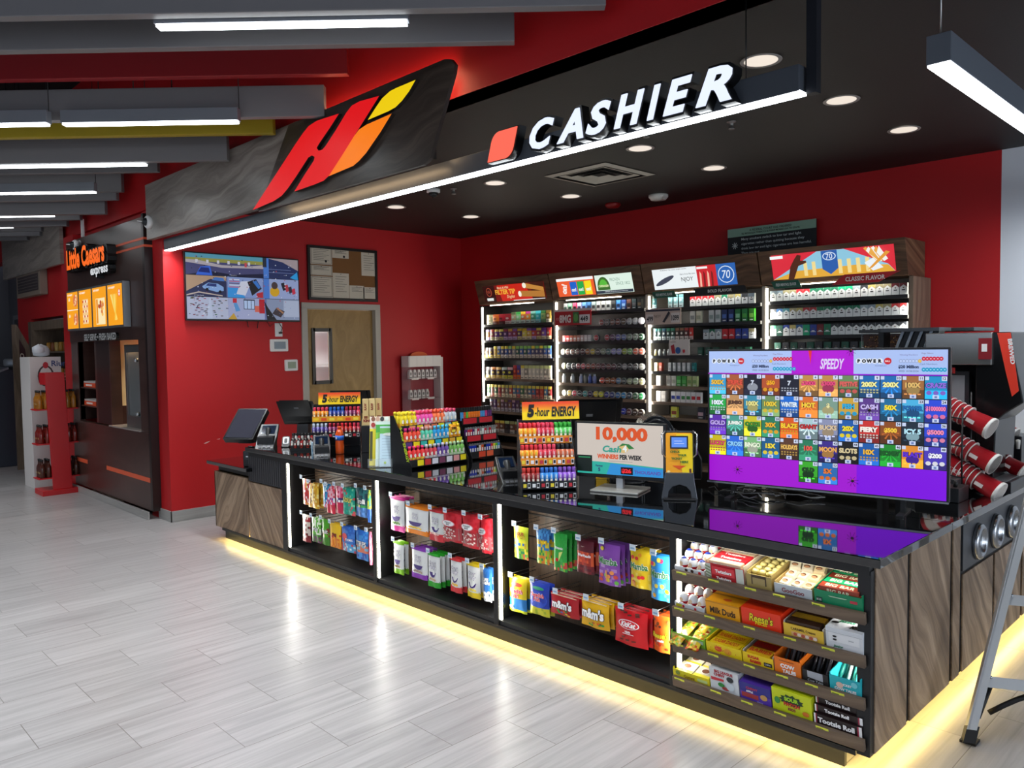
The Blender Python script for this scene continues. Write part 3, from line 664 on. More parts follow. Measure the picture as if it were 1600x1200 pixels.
hang(Z6, (905, 590, 1020, 835), 'candy_bag', 'white and purple Crazy Candy bag in the second bay', mkscoop('#8a34b4', '#a89080', 10), 2, hw='purple bags')
hang(Z6, (1020, 630, 1105, 890), 'candy_bag', 'white and green Crazy Candy bag in the second bay', mkscoop('#2cae2c', '#c8a888', 11), 2, hw='green footed bags')
hang(Z6, (1175, 665, 1255, 925), 'candy_bag', 'narrow white and red Crazy Candy bag, bottom row', mkscoop('#e0383c', '#f0c04a', 12), 1, hw='narrow red bags')
hang(Z6, (1290, 700, 1385, 965), 'candy_bag', 'white and yellow Crazy Candy bag, bottom row', mkscoop('#f0d01c', '#f2dc5a', 13), 1, hw='yellow footed bags')
def life(w, h):
    it = [('e', w * .35, h * .2, w * .24, h * .12, WH), ('e', w * .35, h * .2, w * .08, h * .04, M('#4a6a8a', .4)), ('e', w * .8, h * .22, w * .24, h * .12, M('#e8eef4', .4)), ('e', w * .8, h * .22, w * .08, h * .04, M('#4a6a8a', .4))]
    it += out('LIFE', w * .5, h * .68, h * .08, WH, BK2, maxw=w * .8, bold=.03, shear=.2) + out('SAVERS', w * .5, h * .58, h * .07, WH, BK2, maxw=w * .9, bold=.03, shear=.2)
    return bag(w, h, .03, bands((.25, '#d8dde0', '#ffffff'), (1, '#2a6cb8', '#3a7cc8')), it, seed=14)
hang(Z6, (1398, 740, 1466, 985), 'candy_bag', 'blue LIFE SAVERS mint bag beside the bay post', life, 1, hw='blue mint bags')
# third bay
def sp(w, h): return bag(w, h, .024, bands((.3, '#8ab82a', '#e8d83a', '#d0502a', '#2a8a4c'), (.6, '#e2dc2c', '#c8a82a', '#2a6ab0'), (1, '#cfdc2c')), out('SOUR', w * .5, h * .78, h * .08, M('#c8761c', .4), M('#7a3a10', .4), maxw=w * .8, bold=.02) + out('PATCH', w * .5, h * .68, h * .08, M('#e2c81c', .4), M('#7a3a10', .4), maxw=w * .8, bold=.02), seed=20)
def bw(w, h): return bag(w, h, .024, bands((.4, '#a8c82a', '#e88a2a', '#2a9a4c'), (.7, '#2a80c0', '#e8d03a'), (1, '#2a6ab0', '#4a9ad8')), out('GUMMI', w * .5, h * .66, h * .1, YL, M('#7a3a10', .4), maxw=w * .8, bold=.02), seed=21)
def gr(w, h): return bag(w, h, .026, bands((.25, '#2a9a34', '#d04a3c', '#8ac83a'), (1, '#28a438', '#2aac40')), [txt('Vitamin', w * .5, h * .62, h * .07, WH, maxw=w * .8, bold=.03), ('p', [(w * .5, h * .5), (w * .8, h * .55), (w * .45, h * .25)], M('#d8e87a', .4)), ('e', w * .35, h * .3, w * .1, h * .05, RD)], seed=22)
def mr(w, h): return bag(w, h, .026, bands((.25, '#5a0f1c', '#7a1420'), (.66, '#c83a1c', '#e05a2a', '#a02818'), (1, '#5c0f20')), [txt('organic', w * .4, h * .82, h * .04, M('#e8c8b8', .4), maxw=w * .5), txt('WarHeads', w * .5, h * .56, h * .09, WH, maxw=w * .8, bold=.03)], seed=23)
def mamba(c1, c2, spots, s, sub=None):
    def f(w, h):
        it = []
        r = random.Random(s)
        for k in range(9): it.append(('e', w * r.uniform(.12, .88), h * r.choice((r.uniform(.08, .36), r.uniform(.76, .92))), w * .09, h * .05, M(r.choice(spots), .35)))
        it += [('r', w * .42, h * .1, w * .5, h * .38, M('#e0904a', .4))] if not sub else []
        it += out('Mamba', w * .5, h * .6, h * .13, M('#1c7a34', .4), WH, maxw=w * .86, bold=.03, rot=.0)
        if sub: it += [txt(sub, w * .55, h * .48, h * .05, M(c2, .4), maxw=w * .5)]
        return bag(w, h, .028, bands((.5, c1, c1, c2), (1, c1)), it, seed=s)
    return f
hang(Z7, (95, 125, 192, 355), 'candy_bag', 'yellow green sour candy bag, top left of the third bay', sp, 0, hw='yellow green sour bag')
hang(Z7, (240, 150, 328, 385), 'candy_bag', 'blue and green gummy bag, second in the third bay', bw, 1, hw='blue and green gummy bags')
hang(Z7, (352, 170, 443, 432), 'candy_bag', 'plain green gummy bag in the third bay', gr, 2, hw='plain green bags')
hang(Z7, (505, 215, 615, 450), 'candy_bag', 'maroon and orange candy bag in the third bay', mr, 2, hw='maroon bags')
hang(Z7, (645, 235, 785, 530), 'candy_bag', 'purple Mamba candy bag', mamba('#8a4ab0', '#b88ad0', ('#e8d03a', '#d04a3c', '#e8904a', '#6ab84a'), 31), 2, hw='purple Mamba bags')
hang(Z7, (850, 280, 985, 550), 'candy_bag', 'yellow Mamba candy bag with strawberries', mamba('#f0cc1c', '#f6dc5a', ('#d8282c', '#d8282c', '#e89a2a'), 32, 'sticks'), 2, hw='yellow Mamba bags')
hang(Z7, (980, 310, 1120, 630), 'candy_bag', 'blue Mamba Tropics candy bag beside the shelves', mamba('#2f90d8', '#58b4e4', ('#f2b01c', '#e85a3c', '#f6d84a', '#e03a6c'), 33, 'Tropics'), 1, hw='blue Mamba bags')
def swed(c1, c2, c3, s):
    def f(w, h):
        it = [('e', w * .5, h * .82, w * .3, h * .06, M('#e03a1c', .4))] if s == 40 else [('e', w * .5, h * .84, w * .3, h * .05, M('#2a9a6c', .4)), ('e', w * .5, h * .5, w * .46, h * .26, M('#2f52c8', .35))]
        it += out('Swedish', w * .5, h * .64, h * .1, M('#d81f3a', .4), WH, maxw=w * .84, bold=.03) + out('Fish', w * .48, h * .51, h * .11, M('#d81f3a', .4), WH, maxw=w * .55, bold=.03)
        if s == 40: it += [('r', w * .12, h * .12, w * .35, h * .18, WH)]
        return bag(w, h, .04, bands((.07, '#d8e02c'), (.4, c1), (1, c2)) if s == 40 else bands((.28, c1, c1, '#a8b82a'), (1, c2)), it, seed=s)
    return f
hang(Z7, (65, 450, 185, 705), 'candy_bag', 'yellow and blue Swedish Fish bag', swed('#1f78c0', '#f4d81c', 0, 40), 1, hw='yellow Swedish Fish bags')
hang(Z7, (200, 480, 330, 725), 'candy_bag', 'blue Swedish Fish bag with yellow foot', swed('#d0cc2c', '#2440b4', 0, 41), 1, hw='blue Swedish Fish bags')
def mms(c, s):
    def f(w, h):
        r = random.Random(s); it = []
        for k in range(10): it.append(('e', w * r.uniform(.2, .85), h * r.uniform(.1, .3), w * .05, h * .04, M(r.choice(('#2a9a3c', '#e8b81c', '#2a5ac0', '#8a4a2a', '#e0581c')), .3)))
        it += out("m&m's", w * .48, h * .55, h * .3, WH, M('#2a120c', .4), maxw=w * .82, bold=.05)
        it += [('r', w * .05, h * .93, w * .95, h * .96, M('#f0d8b0', .4))]
        return bag(w, h, .04, solid(c), it, seed=s)
    return f
hang(Z7, (335, 550, 520, 740), 'candy_bag', "wide red m&m's bag", mms('#b9141f', 42), 2, hw="red m&m's bags")
hang(Z7, (535, 590, 715, 815), 'candy_bag', "wide yellow m&m's bag", mms('#efb70f', 43), 2, hw="yellow m&m's bags")
def kk(w, h):
    r = random.Random(9); it = []
    for k in range(9): it.append(('p', [(w * (a := r.uniform(.1, .75)), h * (b := r.choice((r.uniform(.06, .24), r.uniform(.84, .92))))), (w * (a + .12), h * (b + .02)), (w * (a + .1), h * (b + .06)), (w * (a - .02), h * (b + .04))], M('#5a2414', .4)))
    it += [('e', w * .5, h * .62, w * .33, h * .13, WH), ('e', w * .5, h * .62, w * .3, h * .115, M('#d8141e', .4)), txt('KitKat', w * .5, h * .62, h * .15, WH, maxw=w * .54, bold=.04, shear=.25), txt('minis', w * .5, h * .42, h * .07, WH, maxw=w * .34, bold=.04), ('r', w * .33, h * .34, w * .68, h * .36, WH)]
    return bag(w, h, .045, solid('#cf1019'), it, seed=44)
hang(Z7, (750, 645, 965, 935), 'candy_bag', 'red KitKat minis bag', kk, 2, hw='red KitKat bags')
def rc(w, h):
    r = random.Random(5); it = []
    for k in range(16): it.append(('e', w * r.uniform(.1, .9), h * r.choice((r.uniform(.05, .3), r.uniform(.68, .9))), w * .07, h * .035, M(r.choice(('#6a3014', '#8a4a20', '#c83a10')), .35)))
    it += out("Reese's", w * .5, h * .5, h * .12, M('#f6e21c', .4), M('#6a2a10', .4), maxw=w * .86, bold=.03, shear=.15) + [txt('minis', w * .55, h * .36, h * .07, WH, maxw=w * .5, bold=.05)]
    return bag(w, h, .045, solid('#f0641a'), it, seed=45)
hang(Z7, (1000, 695, 1125, 965), 'candy_bag', "orange Reese's minis bag", rc, 2, hw="orange Reese's bags")

# ---------------------------------------------------------------- fourth bay: sloping wooden shelves with cartons
SX0, SX1 = -1.99, -1.148
lipz = [.645, .482, .321, .165]
TILT = math.radians(10)
lipn = ('top', 'second', 'third', 'bottom')
shelf_slots = []
for k, z in enumerate(lipz):
    t = thing('candy_shelf', f'sloping wooden candy shelf with wooden lip, {lipn[k]} of four', 'shelf', (SX0, 2.93, z - .045), 0, 'sloping candy shelves')
    t.rotation_euler = (TILT, 0, 0)
    MB().box(0, SX1 - SX0, 0, .018, 0, .046, wood_shelf).build('lip', t, bev=.0015)
    MB().box(.055, SX1 - SX0 - .01, .018, .33, .026, .038, wood_shelf).build('board', t)
def onshelf(k, x, y=.02, z=.0385):
    """point of shelf k: x from the room, y back along the slope"""
    return (x, 2.93 + y * cos(TILT) - z * sin(TILT), lipz[k] - .045 + y * sin(TILT) + z * cos(TILT))
def carton(k, x0, x1, h, d, col, front, lb_, top=None, open_=True, inner='#d8cfc0', y=.022, sides=None, wall=.004):
    w = x1 - x0 - .006
    t = thing('candy_carton', lb_, 'candy box', onshelf(k, x0 + .003, y)); t.rotation_euler = (TILT, 0, 0)
    c = M(col, .4); m = MB(); F = FY(0, 0, 0)
    if open_:
        m.box(0, w, 0, wall, 0, h, c).box(0, w, d - wall, d, 0, h * 1.35, c).box(0, wall, wall, d - wall, 0, h * 1.15, sides or c).box(w - wall, w, wall, d - wall, 0, h * 1.15, sides or c).box(0, w, 0, d, 0, .003, M(inner, .6))
    else: m.box(0, w, 0, d, 0, h, c)
    m.art(F, front(w, h)); 
    if top: m.art(FT(0, 0, h), top(w, d))
    m.build('carton', t)
    return t, w
def pricetag(k, x):
    o = MB().box(0, .05, -.002, 0, 0, .018, M('#e2e84a', .5)).box(.004, .03, -.0025, -.002, .006, .012, M('#6a7a1a', .5)).build('price_tag', loc=(x, 2.929, lipz[k] - .014)); o.rotation_euler = (TILT + .35, 0, 0)
    return o
ptn = 0
for k, l in enumerate(((62, 228, 418, 565, 768), (50, 208, 412, 622, 820), (45, 225, 412, 582, 735, 870), (50, 238, 400, 572, 790))):
    for i, xx in enumerate(l):
        yy = at(1040 + xx / 3.333, 900, 'Y', 2.93).x
        tag(pricetag(k, yy), f'yellow green price tag, {ORD[i]} along the {lipn[k]} candy shelf', 'price tag', 'price tags on the candy shelves')
def bars(t0, k, x, w, h, d, n, cols, lb_, layers=2, grp='bars', along='x', z0=.004, txtc=None, word=None):
    """wrapped bars lying in an open carton"""
    base = Vector(onshelf(k, x, .022))
    if along == 'x':
        bh = (d - .012) / n; th = (h - .004) / layers
        m = MB(); m.box(.006, w - .006, 0, bh * .92, 0, th * .95, M(cols[0], .3))
    protos = []
    for j in range(layers):
        for i in range(n):
            c = M(cols[(i + j) % len(cols)], .3); m = MB()
            if along == 'x':
                bh = (d - .014) / n; th = (h - .004) / layers
                y0 = .006 + i * bh; L0, L1 = .007, w - .007
                m.box(L0 + .008, L1 - .008, y0, y0 + bh * .9, z0 + j * th, z0 + j * th + th * .9, c)
                m.box(L0, L0 + .008, y0, y0 + bh * .9, z0 + j * th + th * .4, z0 + j * th + th * .5, c).box(L1 - .008, L1, y0, y0 + bh * .9, z0 + j * th + th * .4, z0 + j * th + th * .5, c)
                if word and j == layers - 1: m.text(FT(0, 0, z0 + j * th + th * .9), word, w / 2, y0 + bh * .45, bh * .5, txtc, d=.0008, maxw=w * .7, bold=.02)
                if word and i == 0: m.text(FY(0, y0, 0), word, w / 2, z0 + j * th + th * .45, th * .5, txtc, d=.0008, maxw=w * .7, bold=.02)
            else:
                bw_ = (w - .012) / n; x0_ = .006 + i * bw_
                m.cyl((x0_ + bw_ / 2, d * .25 + .02 * (i % 2), z0 + .006), (x0_ + bw_ / 2, d * .7, h * 1.25 + .006 * (i % 3)), bw_ * .42, bw_ * .42, c, 7)
            o = m.build('candy_bar', loc=base + Vector((.003, 0, 0))); o.rotation_euler = (TILT, 0, 0)
            tag(o, lb_ + f', {ORD[i]} from the {"front" if along == "x" else "left"}' + (f', {"lower" if j == 0 else "upper"} layer' if layers == 2 else ''), 'candy bar', grp)
def row(k, xs): return [at(1040 + x / 3.3333, 830 + y / 3.3333, 'Y', 2.97).x for x, y in xs]
# kinder eggs
egg = MB(); prof = [(0, 0)] + [(.0215 * sin(a) * (1 - .12 * cos(a)) ** -1 * (1 if a > pi / 2 else 1), .03 - .03 * cos(a)) for a in [pi * i / 12 for i in range(1, 12)]] + [(0, .06)]
prof = [(.0, 0)] + [(.021 * sin(pi * i / 12) * (1.08 - .16 * i / 12), .056 * (1 - cos(pi * i / 12)) / 2) for i in range(1, 12)] + [(0, .056)]
def eggm(top, low):
    tp, lw_ = M(top, .25), M(low, .25); wm = M('#eceef2', .25)
    m = MB(); m.lathe(prof, wm, n=16, mats=[lw_] * 5 + [wm] * 4 + [tp] * 4)
    F = lambda a, b, d: (a, -sqrt_(.0215 ** 2 - a * a) - d, b)
    m.art(lambda a, b, d: (a, -math.sqrt(max(0, .0222 ** 2 - a * a)) - d, b), [('e', .0, .028, .009, .010, M('#e2c4a0', .4)), ('r', -.01, .012, .01, .017, WH)])
    return m
e1 = eggm('#2a3c9a', '#c8202c').build('candy_egg', loc=onshelf(0, -1.955, .05, .045)); tag(e1, 'x', 'candy egg', 'wrapped candy eggs, blue topped')
e2 = eggm('#e6e8ec', '#c8202c').build('candy_egg', loc=onshelf(1, -1.955, .05, .045)); tag(e2, 'x', 'candy egg', 'wrapped candy eggs, white topped')
for e, k, nm in ((e1, 0, 'blue topped candy egg on the top shelf'), (e2, 1, 'white topped candy egg on the second shelf')):
    n = 0
    for r_ in range(4):
        for c_ in range(3):
            o = e if n == 0 else e.copy()
            if n: COL.objects.link(o)
            o.location = onshelf(k, -1.955 + .047 * c_, .045 + .05 * r_, .044 + .016 * r_ * 1.1); n += 1
            o['label'] = f'{nm}, {ORD[r_]} row, {ORD[c_]} from the left'
pal = lambda w, h: [('r', 0, 0, w, h * .3, M('#e8e0d8', .4)), ('e', w * .4, h * .6, .008, .007, M('#3a2418', .5)), ('e', w * .6, h * .6, .008, .007, M('#3a2418', .5)), ('e', w * .85, h * .5, .008, .007, RD)]
carton(0, -1.99, -1.832, .022, .22, '#dfe2e6', pal, 'low white tray holding the blue topped candy eggs')
carton(1, -1.99, -1.832, .022, .22, '#d8dce0', lambda w, h: [('e', w * .3, h * .5, .006, .006, RD), ('r', w * .05, h * .1, w * .25, h * .8, M('#c8c020', .4)), ('e', w * .7, h * .5, .006, .006, RD)], 'low white tray holding the white topped candy eggs')
# top shelf
t, w = carton(0, -1.828, -1.642, .07, .25, '#c41f2a', lambda w, h: [('p', [(0, 0), (w * .14, 0), (w * .14, h), (0, h)], M('#d8dcd0', .4)), ('p', [(w * .8, 0), (w, 0), (w, h), (w * .8, h)], M('#d8dcd0', .4))] + [('p', [(0, h * (.2 * i)), (w * .14, h * (.2 * i - .12)), (w * .14, h * (.2 * i - .02)), (0, h * (.2 * i + .1))], M('#8a9a78', .4)) for i in range(1, 5)] + [('r', w * .18, h * .35, w * .78, h * .9, M('#e0303c', .35)), txt('Twizzlers', w * .48, h * .6, h * .22, WH, maxw=w * .5, bold=.04), txt('Twizzlers', w * .48, h * .17, h * .2, WH, maxw=w * .5, bold=.04)], 'red and white striped licorice carton on the top shelf', sides=M('#d8c8b0', .5))
bars(t, 0, -1.828, w, .085, .24, 6, ('#d02a34', '#e8c9a8', '#c41f2a'), 'red licorice pack', 2, 'licorice packs in the striped carton', word='Twizzlers', txtc=WH)
t, w = carton(0, -1.636, -1.52, .06, .25, '#b09a5c', lambda w, h: [('r', w * .2, h * .3, w * .8, h, M('#4a3a2a', .5)), ('r', w * .25, h * .3, w * .75, h * .8, M('#a89460', .4))], 'gold notched carton of wrapped caramels', inner='#8a7a4a')
r = random.Random(3)
cb = MB(); cb.lathe([(0, 0), (.014, .004), (.016, .012), (.01, .02), (0, .022)], M('#e6d68a', .25, .2), n=8)
c0_ = cb.build('wrapped_caramel'); tag(c0_, 'x', 'candy', 'gold wrapped caramels')
n = 0
for ly in range(3):
    for i in range(6 if ly < 2 else 5):
        for j in range(3):
            o = c0_ if n == 0 else c0_.copy()
            if n: COL.objects.link(o)
            n += 1; o.location = onshelf(0, -1.617 + .037 * j + r.uniform(-.003, .003), .045 + .036 * i + .01 * ly, .045 + .019 * ly)
            o['label'] = f'gold wrapped caramel, {ORD[ly]} layer, {ORD[i]} row, {ORD[j]} from left'
t, w = carton(0, -1.514, -1.352, .045, .25, '#c4ccd2', lambda w, h: [txt('GooGoo', w * .5, h * .5, h * .42, M('#8a2a34', .4), maxw=w * .6, bold=.02), ('r', w * .3, h * .16, w * .6, h * .2, M('#7a8a9a', .4))], 'pale grey GooGoo carton', inner='#c8b080', sides=M('#c8a868', .5))
r = random.Random(4)
for i in range(9):
    m = MB(); fc = M(('#efe3c8', '#e6dac2', '#e9d2a4')[i % 3], .35)
    w2, h2 = .05, .038
    m.add([(-w2 / 2, 0, 0), (w2 / 2, 0, 0), (w2 / 2, .05, .0), (-w2 / 2, .05, 0), (-w2 * .4, .008, .014), (w2 * .4, .008, .014), (w2 * .4, .042, .014), (-w2 * .4, .042, .014)], [(0, 3, 2, 1), (4, 5, 6, 7), (0, 1, 5, 4), (1, 2, 6, 5), (2, 3, 7, 6), (3, 0, 4, 7)], fc)
    m.art(FT(-w2 / 2, 0, .014), [('e', w2 * .45, .025, .013, .009, M('#6a3a20', .4)), ('e', w2 * .45, .022, .011, .006, M('#c8946a', .4))])
    o = m.build('candy_cluster', loc=onshelf(0, -1.485 + .05 * (i % 3), .045 + .055 * (i // 3), .06 + .012 * (i // 3))); o.rotation_euler = (TILT + .35, 0, r.uniform(-.4, .4))
    tag(o, f'cream wrapped candy cluster in the GooGoo carton, {ORD[i // 3]} row, {ORD[i % 3]} from left', 'candy', 'cream wrapped clusters')
t, w = carton(0, -1.348, -1.158, .055, .25, '#0f8a5c', lambda w, h: [('r', 0, 0, w, h, M('#0f8a5c', .4)), ('r', w * .04, h * .1, w * .17, h * .5, M('#0a4a3a', .4)), txt('BIG BAR', w * .1, h * .3, h * .16, WH, maxw=w * .1), ('r', w * .75, h * .5, w * .9, h * .7, M('#c83a4a', .4)), ('p', [(w * .3, h * .75), (w * .7, h * .75), (w * .66, h * .68), (w * .34, h * .68)], M('#b8d8b8', .4))], 'green open carton of chocolate bars on the top shelf', inner='#0a5a3c')
bars(t, 0, -1.348, w, .075, .24, 5, ('#12955f', '#9a3a26', '#12955f', '#7a2a1c'), 'green and brown chocolate bar', 2, 'bars in the green carton', word='BIG BAR', txtc=M('#e8e8c8', .4))
# second shelf
def md(w, h): return [txt('Milk Duds', w * .5, h * .45, h * .42, M('#2a120c', .4), maxw=w * .76, bold=.03), ('r', 0, h * .92, w, h, M('#d08a10', .4))]
carton(1, -1.828, -1.662, .07, .22, '#efa512', md, 'orange yellow Milk Duds carton', open_=False, top=lambda w, d: [('r', 0, d * .3, w, d * .36, M('#a86a0c', .4)), txt('Milk Duds', w * .55, d * .5, d * .12, M('#c8761c', .4), maxw=w * .6), ('e', w * .55, d * .16, .02, .01, M('#e05a2a', .4)), ('r', 0, d * .66, w, d * .7, M('#a86a0c', .4))])
def rs(w, h): return out("Reese's", w * .5, h * .55, h * .34, M('#f6e21c', .4), M('#5a1a0c', .4), maxw=w * .6, bold=.02, shear=.15) + [txt('PIECES', w * .5, h * .28, h * .17, M('#f6e21c', .4), maxw=w * .4, bold=.03)]
carton(1, -1.658, -1.478, .08, .22, '#ef3610', rs, "bright orange red Reese's carton", open_=False, top=lambda w, d: [('r', 0, d * k, w, d * k + .002, M('#a82008', .4)) for k in (.25, .5, .75)] + [txt("Reese's", w * .5, d * .38, d * .12, M('#f08a1c', .4), maxw=w * .6)])
t, w = carton(1, -1.474, -1.305, .055, .24, '#e9c03c', lambda w, h: [txt('CARAMEL Creams', w * .5, h * .72, h * .2, M('#4a2a10', .4), maxw=w * .62, bold=.02), ('r', w * .2, h * .15, w * .85, h * .5, M('#e8b87a', .4))] + [('e', w * (.3 + .1 * i), h * .33, .008, .007, M(('#c8604a', '#f0e0d0')[i % 2], .4)) for i in range(6)], 'golden carton marked CARAMEL Creams', inner='#3a2418', sides=M('#e8e0d0', .5))
bars(t, 1, -1.474, w, .075, .22, 5, ('#3a2418', '#c8a030', '#4a2c1c'), 'brown and gold caramel pack', 1, 'caramel packs in the golden carton')
carton(1, -1.301, -1.156, .085, .22, '#dfe3e8', lambda w, h: [('r', w * .08, h * .35, w * .92, h * .78, M('#eef0f2', .4)), txt('Junior', w * .33, h * .14, h * .16, M('#1a7a4a', .4), maxw=w * .4, bold=.03, shear=.3), txt('Junior', w * .7, h * .55, h * .09, M('#4a5a6a', .4), maxw=w * .3), ('e', w * .25, h * .62, .008, .004, BK2), ('e', w * .25, h * .47, .008, .004, BK2), ('r', 0, h * .8, w, h * .81, M('#8a9298', .4))], 'white and green Junior Mints carton', open_=False, top=lambda w, d: [txt('Junior', w * .45, d * .3, d * .18, M('#1a7a4a', .4), maxw=w * .5, bold=.04, shear=.3), txt('Mints', w * .75, d * .15, d * .12, BK2, maxw=w * .3, bold=.04, shear=.3), ('e', w * .15, d * .2, .014, .008, BK2), ('e', w * .35, d * .8, .016, .01, BK2), txt('Mints', w * .7, d * .7, d * .12, BK2, maxw=w * .4, bold=.04)])
# third shelf
T = row(2, [(45, 560), (228, 610), (418, 665), (583, 720), (727, 770), (868, 810), (1050, 860)])
t, w = carton(2, T[0], T[1], .045, .24, '#7fb832', lambda w, h: [txt('TACO', w * .52, h * .4, h * .4, M('#c8481c', .4), maxw=w * .3, bold=.05), ('r', w * .04, h * .45, w * .24, h * .95, M('#c8b85a', .4)), ('r', w * .7, h * .5, w * .95, h * .85, M('#98b8a0', .4))], 'green carton of gummy candy marked TACO', inner='#a8c85a')
r = random.Random(8)
for i in range(8):
    m = bag(.062, .065, .02, solid('#e8c83a', '#d8502a', '#f0e0a0', '#8ab83a', '#e89a3a', p=.7), nu=6, nv=6, seed=i)
    o = m.build('gummy_packet', loc=onshelf(2, T[0] + .05 + .075 * (i % 2), .04 + .05 * (i // 2), .072 + .008 * (i // 2))); o.rotation_euler = (-pi / 2 + .5, 0, r.uniform(-.2, .2))
    o.location.z += .0; tag(o, f'yellow and orange gummy packet in the green carton, {ORD[i // 2]} row, {"left" if i % 2 == 0 else "right"}', 'candy', 'gummy packets in the green carton')
t, w = carton(2, T[1], T[2], .05, .24, '#f2d417', lambda w, h: [('e', w * .35, h * .55, .018, .012, M('#e8503a', .4)), ('e', w * .62, h * .5, .018, .014, M('#e8a02a', .4)), txt('Daddy', w * .35, h * .55, h * .16, YL, maxw=w * .2)] + [('e', w * r.uniform(.1, .95), h * r.uniform(.1, .9), .002, .002, RD) for i in range(14)], 'plain yellow carton on the third shelf', inner='#c8a010')
bars(t, 2, T[1], w, .055, .22, 4, ('#f0d01c', '#e8c010'), 'yellow and red caramel pop', 1, 'pops in the yellow carton', word='SUGAR DADDY', txtc=RD)
t, w = carton(2, T[2], T[3], .05, .24, '#f4cf1c', lambda w, h: [txt('SUGAR', w * .36, h * .72, h * .26, RD, maxw=w * .42, bold=.05), txt('BABIES', w * .42, h * .38, h * .26, RD, maxw=w * .5, bold=.05), ('r', w * .7, h * .25, w * .96, h * .58, BK2), txt('CHEWY', w * .83, h * .42, h * .14, WH, maxw=w * .2)], 'yellow SUGAR BABIES carton', inner='#e8e4dc', sides=M('#d8d4cc', .5))
bars(t, 2, T[2], w, .06, .22, 4, ('#e8b81c', '#b0281c'), 'yellow and dark red caramel packet', 1, 'packets in the SUGAR BABIES carton', word='BABIES', txtc=RD)
t, w = carton(2, T[3], T[4], .07, .2, '#f07a1e', lambda w, h: [txt('COW', w * .5, h * .55, h * .26, WH, maxw=w * .6, bold=.05), txt('TALES', w * .55, h * .24, h * .24, WH, maxw=w * .66, bold=.05), ('r', w * .2, h * .84, w * .75, h * .87, M('#7a2a10', .4))], 'orange COW TALES carton', inner='#2a2420')
bars(t, 2, T[3], w, .07, .2, 7, ('#5a6068', '#3a3c42', '#8a9098'), 'dark wrapped caramel stick in the orange carton', 1, 'sticks in the orange carton', along='z')
t, w = carton(2, T[4], T[5], .05, .2, '#1d1b1c', lambda w, h: [('p', [(w * .2, h * .45), (w * .8, h * .35), (w * .8, h * 1.0), (w * .2, h)], M('#a8acb4', .4)), txt('Cow Tales', w * .5, h * .22, h * .2, M('#c8ccd0', .4), maxw=w * .7)], 'black carton of caramel sticks', inner='#141414')
bars(t, 2, T[4], w, .065, .2, 6, ('#2c2e34', '#7a7e88', '#1a1a20'), 'black and silver caramel stick in the black carton', 1, 'sticks in the black carton', along='z')
t, w = carton(2, T[5], T[6] - .008, .06, .2, '#28b5c2', lambda w, h: [txt('COW TALES', w * .5, h * .2, h * .2, WH, maxw=w * .8, bold=.05), txt('BUCKET', w * .52, h * .55, h * .16, WH, maxw=w * .5, bold=.04), ('e', w * .33, h * .48, .014, .012, M('#e8c8b8', .4)), ('e', w * .8, h * .72, .012, .012, M('#7ad8e0', .4))], 'turquoise COW TALES carton', inner='#0f5a60')
bars(t, 2, T[5], w, .06, .2, 7, ('#2a8a7a', '#1d6a60', '#9ab8b0'), 'green wrapped caramel stick in the turquoise carton', 1, 'sticks in the turquoise carton', along='z')
# bottom shelf
T = row(3, [(55, 745), (250, 800), (405, 860), (572, 915), (785, 990), (1050, 1070)])
t, w = carton(3, T[0], T[1], .035, .24, '#e2d41c', lambda w, h: [txt('Gummi', w * .45, h * .4, h * .4, M('#8a5a1c', .4), maxw=w * .36, bold=.03), ('e', w * .14, h * .6, .012, .01, M('#8a9a4a', .4)), ('r', w * .68, h * .3, w * .95, h * .7, M('#c8d88a', .4))], 'yellow tray with clear topped candy packs, bottom shelf', inner='#e8e0c8')
for i in range(6):
    m = MB(); m.box(0, .085, 0, .07, 0, .016, M('#d9cfbc', .3)); m.art(FT(0, 0, .016), [('r', 0, 0, .085, .018, M('#e8d83a', .4)), ('e', .042, .042, .022, .018, M('#f0e8e0', .3)), ('e', .042, .042, .018, .014, M('#7a4a34', .3))])
    o = m.build('candy_pack', loc=onshelf(3, T[0] + .01 + .092 * (i % 2), .03 + .072 * (i // 2), .052)); o.rotation_euler = (TILT + .12, 0, 0)
    tag(o, f'cream candy pack with round window in the yellow tray, {ORD[i // 2]} row, {"left" if i % 2 == 0 else "right"}', 'candy', 'cream packs in the yellow tray')
def chew(w, h): return [txt('BIG LEAGUE', w * .5, h * .9, h * .13, M('#a81c2c', .4), maxw=w * .85, bold=.05), txt('CHEW', w * .35, h * .75, h * .14, M('#a81c2c', .4), maxw=w * .5, bold=.06), ('p', [(w * .05, h * .45), (w * .5, h * .5), (w * .5, h * .6), (w * .05, h * .6)], M('#c8303c', .4)), ('e', w * .72, h * .68, .016, .013, M('#22282e', .3)), ('e', w * .4, h * .32, .016, .01, M('#2a8a3c', .4)), ('e', w * .55, h * .2, .018, .008, M('#a03a3a', .4)), ('e', w * .72, h * .35, .02, .018, M('#d0dce4', .4))]
carton(3, T[1], T[2], .10, .05, '#dfe3e6', chew, 'white chewing gum pouch box with red lettering, bottom shelf', open_=False)
def toy(w, h): return [('r', 0, h * .5, w, h, M('#2a2a8a', .4)), ('r', w * .05, h * .2, w * .6, h * .45, M('#a83a3c', .4)), txt('CHEWY', w * .4, h * .74, h * .14, M('#c83a4a', .4), maxw=w * .5, bold=.04), txt('APPLE', w * .32, h * .56, h * .11, WH, maxw=w * .4, bold=.04), ('e', w * .78, h * .45, .016, .013, M('#c89a5a', .4)), txt('chewy', w * .65, h * .12, h * .12, M('#c8c0e8', .4), maxw=w * .3)]
t, w = carton(3, T[2], T[3], .08, .06, '#5a3ab0', toy, 'blue and purple candy carton, bottom shelf', open_=False)
